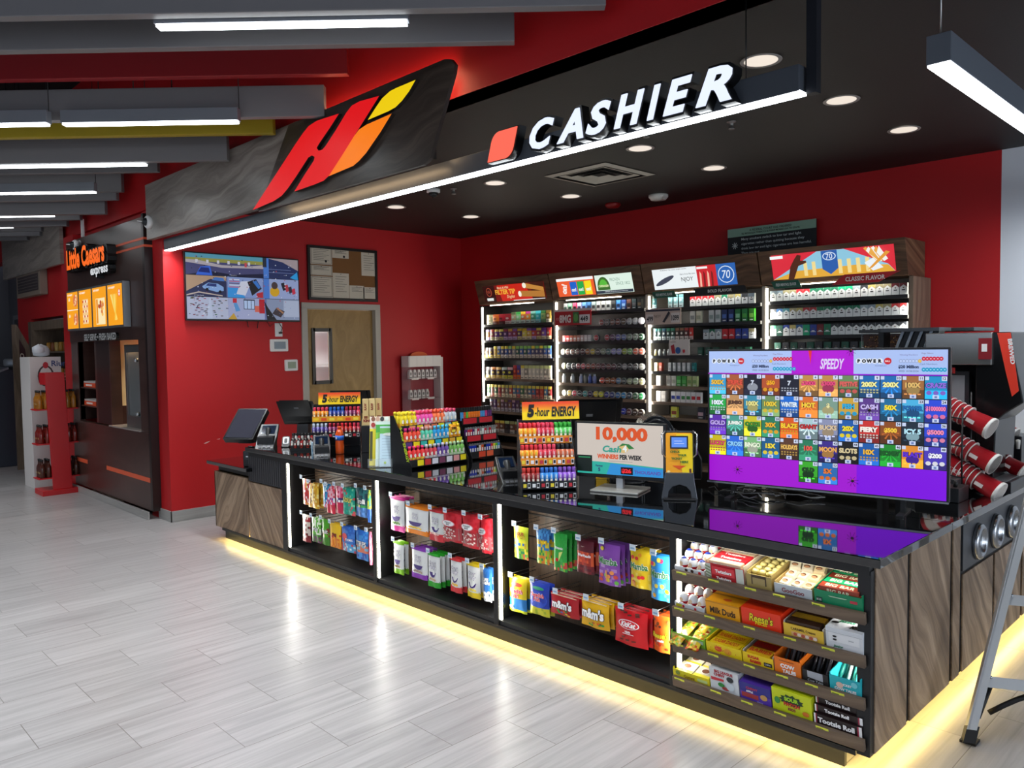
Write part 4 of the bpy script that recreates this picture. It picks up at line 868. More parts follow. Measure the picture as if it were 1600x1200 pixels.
def spk(w, h):
    r = random.Random(2); b = [(w * (.5 + .32 * cos(a) * (1 if i % 2 else .8)), h * (.62 + .26 * sin(a) * (1 if i % 2 else .7))) for i, a in enumerate([2 * pi * k / 22 for k in range(22)])]
    return [('p', b, M('#0f3a1c', .4)), txt('SOUR', w * .5, h * .66, h * .18, M('#a8d81c', .4), maxw=w * .48, bold=.06), txt('PATCH', w * .5, h * .44, h * .17, M('#c8281c', .4), maxw=w * .5, bold=.06), txt('KIDS', w * .5, h * .25, h * .12, M('#8a1c34', .4), maxw=w * .3, bold=.05), ('e', w * .14, h * .5, .012, .015, M('#2a8a3c', .4)), ('e', w * .85, h * .25, .014, .01, M('#d0701c', .4))]
carton(3, T[3], T[4], .10, .2, '#cfdc1c', spk, 'lime SOUR PATCH KIDS carton', open_=False, top=lambda w, d: [('r', w * .2, d * .15, w * .85, d * .3, M('#e8c81c', .4)), ('r', w * .1, d * .5, w * .9, d * .6, M('#8ab81c', .4))])
# tootsie roll bags stacked
def tr(w, h): return [('r', 0, 0, w * .035, h, WH), ('r', w * .035, 0, w * .06, h, M('#a8304a', .4)), ('r', w * .94, 0, w, h, WH), ('r', w * .91, 0, w * .94, h, M('#a8304a', .4)), txt('Tootsie Roll', w * .47, h * .5, h * .5, WH, maxw=w * .78, bold=.05)]
for i, (hh, nm) in enumerate(((.045, 'lowest'), (.03, 'middle'), (.03, 'upper'))):
    z = .0385 + (0, .046, .077)[i]
    t = thing('candy_carton', f'dark brown Tootsie Roll pack, {nm} of the stack on the bottom shelf', 'candy box', onshelf(3, T[4] + .004, .024 + .012 * i, z)); t.rotation_euler = (TILT, 0, 0)
    w = T[5] - T[4] - .012
    m = MB().box(0, w, 0, .18, 0, hh - .002, M('#231516', .35)); m.art(FY(0, 0, 0), tr(w, hh)); m.art(FT(0, 0, hh - .002), [txt('Tootsie Roll', w * .5, .03, .022, M('#e0d8d8', .4), maxw=w * .7, bold=.04)]); m.build('carton', t, bev=.0)
# ================================================================ TOBACCO CABINETS ON THE BACK WALL
CX = [-6.945, -5.765, -4.560, -3.345, -2.150]
CN = ['left tobacco cabinet', 'second tobacco cabinet', 'third tobacco cabinet', 'right tobacco cabinet']
CFY, CBY = 6.28, 6.63
ZS = [[1.905, 1.722, 1.515, 1.278, 1.064, .898, .648], [2.0, 1.845, 1.69, 1.547, 1.396, 1.252, 1.108, .946], [1.992, 1.839, 1.688, 1.54, 1.392, 1.252, 1.099, .954], [1.998, 1.845, 1.705, 1.56, 1.41, 1.26, 1.1, .95]]
WOODFROM = [3, 5, 5, 5]
cabs = []
lit = lambda h, e=1.0: M(h, .5, 0, e)
upw = M('#9a9186', .45)
for i in range(4):
    x0, x1 = CX[i], CX[i + 1]
    t = thing('tobacco_cabinet', f'{CN[i]} with lit header sign and packed shelves', 'cabinet', (x0, CFY, 0), 0, 'lit tobacco cabinets on the back wall')
    W = x1 - x0
    MB().box(.02, W + .0, .34, .36, 0, 2.14, M('#1b1715', .5)).build('back_panel', t)
    MB().box(0, .035, 0, .34, 0, 2.13, upw if i else M('#2b2522', .5)).build('side_panel', t)
    if i == 3: MB().box(W, W + .03, -.02, .36, 0, 2.13, wood_up).build('side_panel', t)
    MB().box(.037, .052, -.006, .008, 1.0, 2.11, LEDC).build('light_tube', t)
    MB().box(W - .012, W - .004, .03, .04, 1.0, 2.11, LEDC).build('light_tube', t)
    MB().box(.18, W - .3, .0, .012, 2.123, 2.13, LEDC).build('light_tube', t)
    area('cabinet_top_light', (x0 + W / 2, CFY + .0, 2.115), (W - .3, .02), 1.0, (1, .98, .93), (.35, 0, 0), 160)
    area('cabinet_side_light', (x0 + .06, CFY + .0, 1.5), (1.0, .02), 3.2, (1, .98, .93), (0, -pi / 2, .25), 150)
    area('cabinet_side_light', (x0 + W - .02, CFY + .02, 1.5), (1.0, .02), 3.2, (1, .98, .93), (0, pi / 2, -.25), 150)
    hd = MB(); hd.add([(.0, -.08, 2.415), (W - .012, -.08, 2.415), (W - .012, 0, 2.14), (0, 0, 2.14), (0, .35, 2.415), (W - .012, .35, 2.415), (W - .012, .35, 2.14), (0, .35, 2.14)],
                      [(0, 3, 2, 1), (0, 1, 5, 4), (3, 7, 6, 2), (0, 4, 7, 3), (1, 2, 6, 5), (4, 5, 6, 7)], wood_hdr)
    h = hd.build('header_box', t)
    for k, z in enumerate(ZS[i]):
        wd = wood_shelf if k >= WOODFROM[i] else M('#151414', .4)
        MB().box(.055, W - .015, 0, .33, z - .028, z, wd).build('shelf', t)
    for z in (.2, .5): MB().box(.055, W - .015, 0, .33, z - .028, z, wood_shelf).build('shelf', t)
    cabs.append((t, h, W))
def HF(i, a0, b0):
    """face of header i: a along X from the cabinet's left, b up the slope"""
    return lambda a, b, d: (a0 + a, -.08 * ((b0 + b) - 2.14) / .275 - d * .96, b0 + b - d * .2)
def hsign(i, x0, x1, z0, z1, items, name='lit_sign'):
    F = HF(i, x0, z0); m = MB(); w, h = x1 - x0, z1 - z0
    m.add([F(0, 0, .004), F(w, 0, .004), F(w, h, .004), F(0, h, .004), F(0, 0, 0), F(w, 0, 0), F(w, h, 0), F(0, h, 0)], [(0, 1, 2, 3), (0, 4, 5, 1), (1, 5, 6, 2), (2, 6, 7, 3), (3, 7, 4, 0)], items[0])
    m.art(F, items[1](w, h), d0=.005, dd=.0012); return m.build(name, cabs[i][1])
E_ = 1.0
hsign(0, .12, 1.09, 2.165, 2.345, (lit('#7a1410', .8), lambda w, h: [('r', 0, 0, w * .2, h, lit('#3c1512', .6)), ('p', [(w * .3, 0), (w * .8, 0), (w * .7, h), (w * .25, h)], lit('#c42114', 1.)), ('r', w * .8, 0, w, h, lit('#4a1c10', .6)), ('e', w * .1, h * .62, .045, .05, lit('#b8503a', .8)), ('e', w * .1, h * .62, .037, .042, lit('#3c1512', .6)), txt('W', w * .1, h * .62, .04, lit('#b8503a', .8)),
      ('r', w * .05, h * .08, w * .16, h * .25, lit('#dfe8e4')), txt('Black & Mild', w * .35, h * .84, h * .14, lit('#f0e2b8'), maxw=w * .22), txt('FILTER TIP', w * .38, h * .58, h * .3, lit('#e8a83a'), maxw=w * .34, bold=.04), txt('Singles', w * .46, h * .25, h * .24, lit('#e8d8a0'), maxw=w * .18, shear=.3),
      ('p', [(w * .7, h * .72), (w * .72, h), (w, h * .68), (w, h * .45)], lit('#c88a3c', .9)), ('p', [(w * .62, h * .22), (w * .62, h * .55), (w, h * .48), (w, h * .1)], lit('#b87a34', .9)), ('e', w * .71, h * .86, .03, .03, lit('#f0ead8')), ('e', w * .62, h * .38, .025, .032, lit('#f0ead8')), ('r', w * .5, 0, w, h * .04, lit('#f0f0f0'))]))
hsign(1, .10, .60, 2.165, 2.35, (lit('#e85a2c', 1.), lambda w, h: [('r', 0, h * .85, w, h, lit('#f0f4f4')), txt('on!', w * .18, h * .42, h * .4, lit('#f4e8e0'), maxw=w * .2, bold=.06, rot=1.3)] + [q for k, c in enumerate(('#1a62c8', '#22a848', '#f2dc1c')) for q in (('r', w * (.36 + .2 * k), h * .05, w * (.54 + .2 * k), h * .78, lit(c)), txt('on!', w * (.45 + .2 * k), h * .35, h * .2, lit('#f0f4f4'), maxw=w * .13, bold=.04))]))
hsign(1, .62, 1.08, 2.165, 2.35, (lit('#dcefe2', 1.), lambda w, h: [('p', [(w * .05 + .0, h * .2)] + [(w * .22 + w * .17 * cos(pi - pi * k / 12), h * .35 + h * .55 * sin(pi * k / 12)) for k in range(13)] + [(w * .39, h * .2)], lit('#3a6a2a')), ('p', [(w * .22 + w * .12 * cos(pi - pi * k / 12), h * .35 + h * .42 * sin(pi * k / 12)) for k in range(13)], lit('#58b83c')), txt('COPENHAGEN', w * .22, h * .42, h * .12, lit('#e8e0b8'), maxw=w * .28, bold=.03), txt('PROVEN', w * .55, h * .72, h * .16, lit('#7a9a8a'), maxw=w * .26), txt('SINCE 1822', w * .76, h * .5, h * .16, lit('#7a9a8a'), maxw=w * .38), ('r', 0, h * .02, w, h * .17, lit('#2a3444')), txt('WARNING: This product can cause mouth cancer', w * .55, h * .1, h * .07, lit('#e8eef0'), maxw=w * .7)]))
hsign(2, .12, .60, 2.165, 2.35, (lit('#e9f0f2', 1.), lambda w, h: [('p', [(w * (.27 + .22 * cos(a)), h * (.42 + .2 * cos(a) + .13 * sin(a))) for a in [2 * pi * k / 20 for k in range(20)]], lit('#454a5c', .8)), txt('NJOY', w * .78, h * .4, h * .26, lit('#2a2c30', .5), maxw=w * .38), txt('Adult in Smoke Alternatives', w * .8, h * .68, h * .08, lit('#5a5c60', .6), maxw=w * .34), txt('WARNING: This product contains nicotine.', w * .5, h * .93, h * .08, lit('#3a3c40', .6), maxw=w * .85)]))
hsign(2, .60, .80, 2.165, 2.35, (lit('#c8242c', 1.), lambda w, h: [('p', [(w * (.1 + .2 * k), 0), (w * (.2 + .2 * k), 0), (w * (.24 + .2 * k), h * .6), (w * (.16 + .2 * k), h * .75)], lit(('#f0b8a0', '#7a1c1c')[k % 2])) for k in range(4)] + [('r', w * .05, h * .85, w * .6, h * .95, lit('#f0f0f0'))]))
hsign(2, .80, .99, 2.165, 2.35, (lit('#2a62b0', 1.), lambda w, h: [('e', w * .5, h * .5, w * .42, h * .4, lit('#d8e4f0')), ('e', w * .5, h * .5, w * .38, h * .36, lit('#2a62b0')), txt('70', w * .5, h * .5, h * .38, lit('#e8f0f8'), maxw=w * .44, shear=.2)]))
def mbig(w, h):
    it = [('p', [(0, 0), (w * .4, h), (w * .62, h), (w * .95, h * .3), (w, 0)], lit('#8cc4dc')), ('r', w * .0, 0, w, h * .0001, lit('#e8a02c')), ('p', [(0, 0), (w, 0), (w * .95, h * .28), (w * .7, h * .36), (w * .2, h * .3)], lit('#e0a83a'))]
    it += [('r', w * (.28 + .072 * k), h * .08, w * (.31 + .072 * k), h * .62, lit('#f0d890')) for k in range(8) if k not in (2, 3)]
    it += [('p', [(w * .14, 0), (w * .19, 0), (w * .24, h * .5), (w * .31, h * .6), (w * .31, h * .68), (w * .26, h * .7), (w * .27, h * .9), (w * .24, h * .95), (w * .21, h * .78), (w * .17, h * .5)], lit('#5a2c1c', .7))]
    it += [('p', [(w * .44, h), (w * .57, h), (w * .57, h * .3), (w * .505, h * .08), (w * .44, h * .3)], lit('#2a5ca8')), ('e', w * .505, h * .78, w * .055, h * .16, lit('#d0e0f0')), ('e', w * .505, h * .78, w * .047, h * .13, lit('#2a5ca8')), txt('70', w * .505, h * .78, h * .2, lit('#e8f0f8'), maxw=w * .07)]
    it += [('p', [(w * (.78 + .02 * k), h * (.95 - .1 * (k % 3))), (w * (.8 + .02 * k), h), (w * (.9 + .012 * k), h * .5), (w * (.87 + .012 * k), h * .42)], lit(('#e8a84a', '#f0f0ec')[k % 2])) for k in range(6)]
    it += [('p', [(w * .78, h * .42), (w * .85, h * .58), (w * .92, h * .2), (w * .84, h * .1)], lit('#e8eef2')), ('p', [(w * .8, h * .15), (w * .84, h * .22), (w * .98, h * .75), (w * .95, h * .8)], lit('#e09a3a')), ('r', w * .005, h * .85, w * .12, h * .97, lit('#f4f4f4'))]
    return it
hsign(3, .115, 1.10, 2.175, 2.375, (lit('#d82c3c', 1.), mbig))
# flavour banners hung below the headers
def banner(i, x0, x1, z0, z1, c, s, name, slant=.03, tc='#dfe6df'):
    F = lambda a, b, d: (x0 + a, -.03 - d, z0 + b); w, h = x1 - x0, z1 - z0
    m = MB().prism([(slant, 0), (w, 0) if slant < .06 else (w - slant, 0), (w - (slant if slant < .06 else -.0), h), (0, h)], F, 0, .006, M(c, .45)); m.text(F, s, w * .5, h * .5, h * .42, M(tc, .5), d=.008, bold=.02, maxw=w * .66)
    return m.build(name, cabs[i][0])
banner(2, .10, .38, 2.085, 2.145, '#1c5a44', 'FRESH MENTHOL FLAVOR', 'banner')
banner(2, .56, 1.10, 2.085, 2.15, '#121212', 'BOLD FLAVOR', 'banner', tc='#e8e8e0')
banner(3, .10, .37, 2.10, 2.16, '#1c5a44', 'FRESH MENTHOL FLAVOR', 'banner')
F = lambda a, b, d: (.62 + a, -.035 - d, 2.10 + b)
MB().prism([(0, 0), (.36, 0), (.52, .075), (.1, .075)], F, 0, .006, M('#b0121c', .4)).text(F, 'CLASSIC FLAVOR', .26, .037, .035, M('#f0e8e0', .5), d=.008, bold=.02, maxw=.3).build('banner', cabs[3][0])
def pcard(i, x0, x1, z0, z1, c, items, nm):
    F = lambda a, b, d: (x0 + a, -.045 - d, z0 + b)
    m = MB().box(x0, x1, -.045, -.04, z0, z1, M(c, .5)); m.art(F, items(x1 - x0, z1 - z0), dd=.0012); return m.build(nm, cabs[i][0])
pcard(1, .06, .56, 1.86, 2.03, '#b51c22', lambda w, h: [('r', w * .0, h * .86, w, h, M('#d8c8c0', .5)), txt('WE GOT', w * .09, h * .4, h * .16, M('#e8b0a8', .5), maxw=w * .1), txt('8MG', w * .3, h * .4, h * .5, M('#f0e0d8', .5), maxw=w * .32, bold=.04), ('r', w * .52, h * .12, w * .68, h * .8, M('#3a6a3a', .4)), ('e', w * .6, h * .45, w * .06, h * .25, M('#5ca04a', .4)), ('r', w * .7, h * .1, w * .98, h * .62, M('#e8e0dc', .5)), txt('449', w * .83, h * .36, h * .34, BK2, maxw=w * .2, bold=.03)], 'price_card')
pcard(2, .03, .43, 1.835, 1.985, '#cdb6a6', lambda w, h: [('r', w * .02, h * .82, w * .98, h * .95, M('#2a2c3c', .5)), ('r', w * .02, h * .08, w * .24, h * .66, M('#e0d4cc', .5)), txt('499', w * .14, h * .36, h * .34, BK2, maxw=w * .18, bold=.03), txt('NJOY', w * .36, h * .5, h * .22, M('#6a5a54', .5), maxw=w * .2), ('p', [(w * .5, h * .15), (w * .56, h * .1), (w * .72, h * .7), (w * .67, h * .8)], M('#2c2a32', .4)), ('r', w * .74, h * .08, w * .98, h * .7, M('#e0d4cc', .5)), txt('1099', w * .86, h * .38, h * .34, BK2, maxw=w * .2, bold=.03)], 'price_card')
pcard(2, .30, .52, 1.545, 1.69, '#d9cfc6', lambda w, h: [('p', [(w * .08, h * .6), (w * .25, h * .7), (w * .32, h * .1), (w * .15, h * .1)], M('#a81c28', .4)), ('e', w * .45, h * .3, w * .13, h * .22, M('#2a5c9a', .4)), ('p', [(w * .68, h * .35), (w * .8, h * .35), (w * .8, h * .2), (w * .74, h * .12), (w * .68, h * .2)], M('#c02c34', .4)), ('r', w * .08, h * .82, w * .35, h * .86, M('#8a7a74', .5))], 'price_card')

# small goods ------------------------------------------------------------
def cigpack(top, style=0, h=.088):
    m = MB(); w, d = .055, .022; c = M(top, .4); wh = M('#d7dad8', .4)
    m.box(0, w, 0, d, 0, h, wh if style != 2 else c)
    it = [('p', [(0, h), (0, h * .62), (w / 2, h * .86), (w, h * .62), (w, h)] if style == 0 else ([(0, h), (0, h * .66), (w, h * .66), (w, h)] if style == 1 else [(w * .1, h * .3), (w * .9, h * .3), (w * .9, h * .34), (w * .1, h * .34)]), c if style != 2 else wh)]
    it += [('r', w * .28, h * .36, w * .72, h * .45, M('#1d1f22', .5) if style != 2 else wh), ('e', w / 2, h * .6, .006, .005, M('#6a5a4a', .5))]
    m.art(FY(0, 0, 0), it, dd=.0007); return m.build('cigarette_pack')
def tin(face, rim='#2a2a2c'):
    m = MB(); m.lathe([(.033, 0), (.034, .004), (.034, .02), (.033, .024), (.028, .025), (0, .025)], M(rim, .35, .2), c=(.034, .025, .034), axis='y', n=18, mats=[M(rim, .35), M(rim, .35), M(rim, .3), M('#b8b8b8', .3, .6), M(face, .4)])
    F = lambda a, b, d: (.034 + a, .0 - d, .034 + b)
    m.art(F, [('e', 0, 0, .024, .024, M(face, .4)), ('r', -.017, -.005, .017, .004, M('#e4e4e0' if face != '#e4e4e0' else '#333', .4) if len('#333') > 9 else M('#ececE8'.lower(), .4)), ('r', -.012, -.002, .012, .001, BK2)], dd=.0006)
    return m.build('tobacco_tin')
def slim(top, mid, low, w=.045, h=.12, bulge=.006):
    m = MB(); c1, c2, c3 = M(top, .35), M(mid, .35), M(low, .4)
    lv = [(0, 0, c3), (.3, 1, c3), (.32, 1, c2), (.78, .8, c2), (.8, .7, c1), (1, .1, c1)]
    for k in range(len(lv) - 1):
        (a, ba, _), (b, bb, c) = lv[k], lv[k + 1]
        y0, y1 = -bulge * ba, -bulge * bb
        m.add([(0, 0, a * h), (w * .5, y0, a * h), (w, 0, a * h), (w, 0, b * h), (w * .5, y1, b * h), (0, 0, b * h)], [(0, 1, 4, 5), (1, 2, 3, 4)], c, True)
    m.add([(0, .006, 0), (w, .006, 0), (w, .006, h), (0, .006, h), (0, 0, 0), (w, 0, 0), (w, 0, h), (0, 0, h)], [(1, 0, 3, 2), (4, 7, 3, 0), (5, 1, 2, 6), (7, 6, 2, 3), (4, 0, 1, 5)], c2)
    F = lambda a, b, d: (a, -bulge - d, b)
    m.art(F, [('e', w * .5, h * .55, w * .25, h * .1, c3), ('r', w * .2, h * .08, w * .8, h * .14, M('#5a5a58', .5))], dd=.0006)
    return m.build('tobacco_pouch')
def smallbox(c, band, w=.05, h=.075, d=.03, nm='small_carton'):
    m = MB().box(0, w, 0, d, 0, h, M(c, .4)); m.art(FY(0, 0, 0), [('r', w * .12, h * .3, w * .88, h * .62, M(band, .4)), ('r', w * .2, h * .08, w * .8, h * .16, M('#e0e0dc', .5))], dd=.0006); return m.build(nm)
def vial(c, cap, r=.014, h=.06):
    return MB().lathe([(r, 0), (r, h * .7), (r * .6, h * .8), (r * .6, h), (0, h)], M(c, .35), n=10, mats=[M(c, .35)] * 2 + [M(cap, .35)] * 2).build('small_bottle')
_proto = {}
def place(key, maker, x, y, z, lb_, cat, grp, kx=0):
    if key in _proto:
        o = _proto[key].copy(); COL.objects.link(o)
    else:
        o = maker(); _proto[key] = o
    o.location = (x, y, z); tag(o, lb_, cat, grp); return o
SH = ('top shelf', 'second shelf', 'third shelf', 'fourth shelf', 'fifth shelf', 'sixth shelf', 'seventh shelf', 'eighth shelf')
def fill(i, k, x0, x1, specs, maker, desc, cat, y=.03, jitter=.0, skip=()):
    n = len(specs)
    for j, s in enumerate(specs):
        if s is None: continue
        x = CX[i] + x0 + (x1 - x0) * j / n
        key = ((maker.__name__,) if maker.__name__[0] != '<' else (i, k, x0)) + tuple(s)
        dn = desc(s) if callable(desc) else desc
        place(key, lambda: maker(*s), x, CFY + y + random.uniform(0, jitter), ZS[i][k] + .0005, f'{dn}, {ORD[j]} on the {SH[k]}, {CN[i]}'.replace('tobacco cabinet', 'cabinet'), cat, f'goods on the {SH[k]} of the {CN[i]}')
cname = {'#a32a2a': 'dark red', '#6a1f22': 'maroon', '#8c8462': 'olive', '#a89a58': 'gold', '#1d6b4c': 'green', '#0f9a6a': 'bright green', '#8a9aa0': 'silver', '#2a2c30': 'black', '#c8252c': 'red', '#2c5a8a': 'blue', '#3a7a80': 'teal', '#1a4a3a': 'dark green', '#7a8a94': 'grey', '#243a8a': 'navy'}
PK = lambda l: [(c, st) for c, st in l]
pd = lambda s: f'white and {cname.get(s[0], "grey")} cigarette pack' if (len(s) < 2 or s[1] != 2) else f'{cname.get(s[0], "dark")} cigarette pack'
r0 = [('#7a8a94', 0), ('#7a8a94', 0), ('#8c8462', 0), ('#8c8462', 0), ('#c8252c', 0), ('#c8252c', 0), ('#1d6b4c', 0), ('#1d6b4c', 0), ('#1d6b4c', 0), ('#1d6b4c', 0), ('#0f9a6a', 0), ('#0f9a6a', 0), ('#8a9aa0', 0), ('#2a2c30', 0), ('#a89a58', 0), ('#8c8462', 0), ('#8c8462', 0), ('#6a1f22', 0), ('#6a1f22', 0)]
r1 = [('#2a2c30', 0), ('#2c5a8a', 0), ('#3a7a80', 0), ('#8c8462', 0), ('#a89a58', 0), ('#a32a2a', 0), ('#a32a2a', 0), ('#1d6b4c', 1), ('#1d6b4c', 0), ('#1a4a3a', 0), ('#1d6b4c', 0), ('#1d6b4c', 0), ('#1d6b4c', 0), ('#8a9aa0', 0), ('#7a8a94', 0), ('#a89a58', 0), ('#8c8462', 0), ('#a32a2a', 0), ('#a32a2a', 0)]
r2 = [('#1d6b4c', 1), ('#1a4a3a', 2), ('#243a8a', 0), ('#a89a58', 1), ('#2c5a8a', 0), ('#0f9a6a', 2), ('#243a8a', 2), ('#6a1f22', 2), ('#1d6b4c', 2)] + [('#2a2c30', 0)] * 10
for k, rws in enumerate((r0, r1, r2)): fill(3, k, .06, 1.17, rws, cigpack, pd, 'cigarette pack')
fill(3, 3, .1, 1.1, [('#1a4a3a', 2), ('#2a2c30', 2)] * 7, cigpack, pd, 'cigarette pack')
# third cabinet
fill(2, 0, .06, .42, [('#243a3a', '#3a7a80', '#9ac0c4'), None, None, ('#3a7a80', '#8ab8bc', '#c8dcdc'), ('#3a7a80', '#8ab8bc', '#c8dcdc'), ('#3a7a80', '#8ab8bc', '#c8dcdc')], slim, 'tall teal vape packet', 'packet')
fill(2, 0, .48, 1.14, [('#c8252c', 0), ('#c8252c', 0), ('#c8252c', 0), ('#c8252c', 0), ('#8c8462', 0), ('#1d6b4c', 0), ('#8c8462', 1), ('#a89a58', 0), ('#2a2c30', 1), ('#7a8a94', 1)], cigpack, pd, 'cigarette pack')
fill(2, 1, .48, 1.14, [('#d8d4c8', '#8a8a84'), ('#d8d4b8', '#a8a88a'), None, ('#c8ccc8', '#8a9a94'), ('#c8ccc8', '#8a9a94'), ('#1c2c5a', '#4a6ab0'), ('#1c2c5a', '#4a6ab0'), ('#1a6a34', '#8ac89a'), ('#1a6a34', '#4a9a3c'), ('#2a6a1c', '#7ab04a')], lambda a, b: smallbox(a, b, .052, .11), 'tall flat carton', 'carton')
fill(2, 2, .07, .52, [('#1d6b6a', '#0c2a2a', '#c8d4d0'), ('#1d6b5a', '#123a3a', '#c8d4d0'), ('#1d5a6a', '#0c2a3a', '#c8d4d0'), ('#1d7a5a', '#0c3a2a', '#c8d4d0'), ('#1d7a5a', '#0c3a2a', '#c8d4d0'), ('#8a5a3a', '#3a2014', '#d8ccc0'), ('#8a5a3a', '#3a2014', '#d8ccc0'), ('#a8281c', '#5a1410', '#d8ccc0'), ('#c8281c', '#c8281c', '#d8b8b0')], lambda a, b, c: slim(a, b, c, .042, .11), 'upright flavoured tobacco packet', 'packet')
fill(2, 2, .62, 1.14, [('#8a9aa0', 1), ('#1d6b4c', 0), ('#8a9aa0', 0), ('#c8252c', 2), ('#c8252c', 2), ('#243a8a', 2), ('#243a8a', 2), ('#8c8462', 1)], cigpack, pd, 'cigarette pack')
fill(2, 3, .08, .28, [('#c8b87a', '#e0e0dc'), ('#b8bcb8', '#e0e0dc'), ('#b8bcb8', '#e0e0dc'), ('#b8bcb8', '#e0e0dc')], vial, 'small pale bottle', 'bottle', y=.05)
fill(2, 3, .56, 1.12, [('#1a4a3a', '#3a6a5a'), ('#1a4a3a', '#3a6a5a'), ('#1a4a3a', '#3a6a5a'), None, ('#1a4a3a', '#3a6a5a'), ('#1a4a3a', '#3a6a5a'), ('#2a5a44', '#4a7a6a')], smallbox, 'dark green patterned carton', 'carton')
fill(2, 4, .08, .55, [('#d8c88a', '#a8985a'), ('#b84a34', '#d89a8a'), None, ('#b8bcbc', '#d8dcdc'), ('#b8bcbc', '#d8dcdc'), ('#b8bcbc', '#d8dcdc'), ('#b8bcbc', '#d8dcdc'), ('#b8bcbc', '#d8dcdc'), ('#1a6a6a', '#4a9a9a')], lambda a, b: smallbox(a, b, .032, .08), 'little carton', 'carton')
fill(2, 5, .10, .56, [('#c8c4bc', '#a8a49c'), None, ('#a8a89c', '#8a8a80'), ('#c8cabc', '#9aa08a'), ('#3a9a3c', '#7ac87a'), ('#3a9a3c', '#5ab85a'), ('#a8b878', '#7a9a5a'), ('#b8c48a', '#7a9a5a')], lambda a, b: smallbox(a, b, .05, .095), 'green and cream carton', 'carton')
fill(2, 6, .10, .60, [('#c8c4bc', '#e0dcd4'), ('#c8c4bc', '#e0dcd4'), None, ('#dcdcdc', '#1c3a9a'), ('#dcdcdc', '#1c3a9a'), ('#dcdcdc', '#2a7a3a'), ('#dcdcdc', '#2a7a3a'), ('#dcdcdc', '#b81c28'), ('#dcdcdc', '#b81c28')], lambda a, b: smallbox(a, b, .05, .1), 'white carton with a coloured stripe', 'carton')
fill(2, 7, .12, .70, [None, None, ('#c8c84a', '#8a3a2c'), None, None, None, ('#2c2c3a', '#c8a8b0'), None], lambda a, b: smallbox(a, b, .07, .1), 'single carton', 'carton')
# second cabinet
vp = [('#c8d0d0', '#2a5a4a'), ('#8ac8a0', '#1a3a2c'), ('#d84a6a', '#1a1a1c'), ('#b8b0d0', '#3a3a4a'), ('#5a8ac0', '#1a2a4a'), ('#3a6a9a', '#1a2a4a'), ('#8a9a98', '#2a2a2c'), ('#c8c8c4', '#2a2a2c'), ('#b8b8b4', '#1a1a1c'), ('#c8ccc8', '#2a2c2c'), ('#3a3c3c', '#1a1a1c'), ('#3a7ac8', '#1a2a4a'), ('#2a4a8a', '#8ab0d8'), ('#5a3a34', '#1a1a1c'), ('#2a3a3c', '#5a5a5a'), ('#3a3c3a', '#8a7a5a')]
fill(1, 0, .12, 1.15, vp, lambda a, b: smallbox(a, b, .05, .095, .025), 'narrow vape carton', 'carton')
def tn(s): return 'round tobacco tin'
fill(1, 1, .60, 1.16, [('#8a4a44', '#7a7674'), ('#7a6a62', '#7a7674'), ('#7a5a4a', '#6a6462'), ('#6a3a2c', '#5a5452'), ('#5a4a34', '#8a8684'), ('#a8a8ac', '#9a9a9c'), ('#a8a8ac', '#9a9a9c'), ('#c8c8cc', '#a8a8ac')], tin, tn, 'tin')
fill(1, 2, .10, .50, [('#d82a24', '#e8e0dc'), ('#d82a24', '#e8e0dc'), ('#c8563a', '#e8e0dc'), ('#b86a4a', '#e0d8d4'), ('#b87a6a', '#e0d8d4'), ('#c8b0a8', '#e8e4e0'), ('#d8d0cc', '#e8e4e0'), ('#d8d4d0', '#e8e4e0')], lambda a, b: smallbox(a, b, .042, .065), 'small red to white carton', 'carton')
fill(1, 2, .53, 1.16, [('#a8242c', '#4a4a4c'), None, ('#a02a34', '#6a4a4c'), ('#5a3a5a', '#8a7a8a'), ('#5a5a9a', '#a8a8b0'), ('#5a6a9a', '#a8a8b0'), ('#6a7a6a', '#8a8e8a'), ('#6a7a6a', '#9aa09a'), ('#1a4a2a', '#5a6a5a'), ('#4a6a3a', '#a8b0a0')][:9], tin, tn, 'tin')
fill(1, 3, .07, 1.16, [('#e8d8a0', '#e0d0a8'), ('#7a4a3a', '#e0c8b0'), ('#7a4a34', '#b8a08a'), ('#5a2a24', '#4a3432'), ('#4a1c1c', '#3a2422'), ('#a86a3a', '#c8b09a'), ('#b8a02c', '#a89a5a'), ('#4a4442', '#6a6664'), ('#8a9078', '#b8bab0'), ('#4a6a6a', '#a0a8a8'), ('#8a8ab8', '#b0b0c0'), ('#8a8ab8', '#b0b0c8'), ('#8a9a3a', '#c8c8a0'), ('#6a9a5a', '#b8c8a8'), ('#c8644a', '#e0a890'), ('#c8644a', '#e8b098')], tin, tn, 'tin')
fill(1, 4, .08, 1.16, [('#d8d48a', '#e8e4c0'), ('#3a3a3c', '#d8d8d8'), ('#3a2a2c', '#6a6a6a'), ('#8a2a3c', '#6a4a4c'), ('#a82a3a', '#7a5a5a'), ('#8a3a2a', '#7a5a4a'), ('#8a3a2a', '#8a5a4a'), ('#5a1c24', '#6a3a3c'), ('#4a1c24', '#5a4a4a'), ('#6a3a3a', '#6a5a5a'), ('#4a1c2a', '#5a5050'), ('#2a2a2c', '#5a5a5a'), ('#8a8a88', '#4a4a4a'), ('#3a3a3a', '#6a6a6a'), ('#5a5a58', '#6a6a6a'), ('#8a8a80', '#6a6a6a')], tin, tn, 'tin')
fill(1, 5, .10, .58, [('#e8e8e4', '#d8d8d8'), None, ('#d8dcdc', '#c8d0c8'), None, ('#a8b0d0', '#c8c8d0'), ('#8a8a84', '#6a6a6a'), ('#5a6ab8', '#a0a8c8'), ('#8a90c0', '#c0c8d0')], lambda a, b: vial(a, b, .022, .095), 'pale cylindrical can', 'can', y=.05)
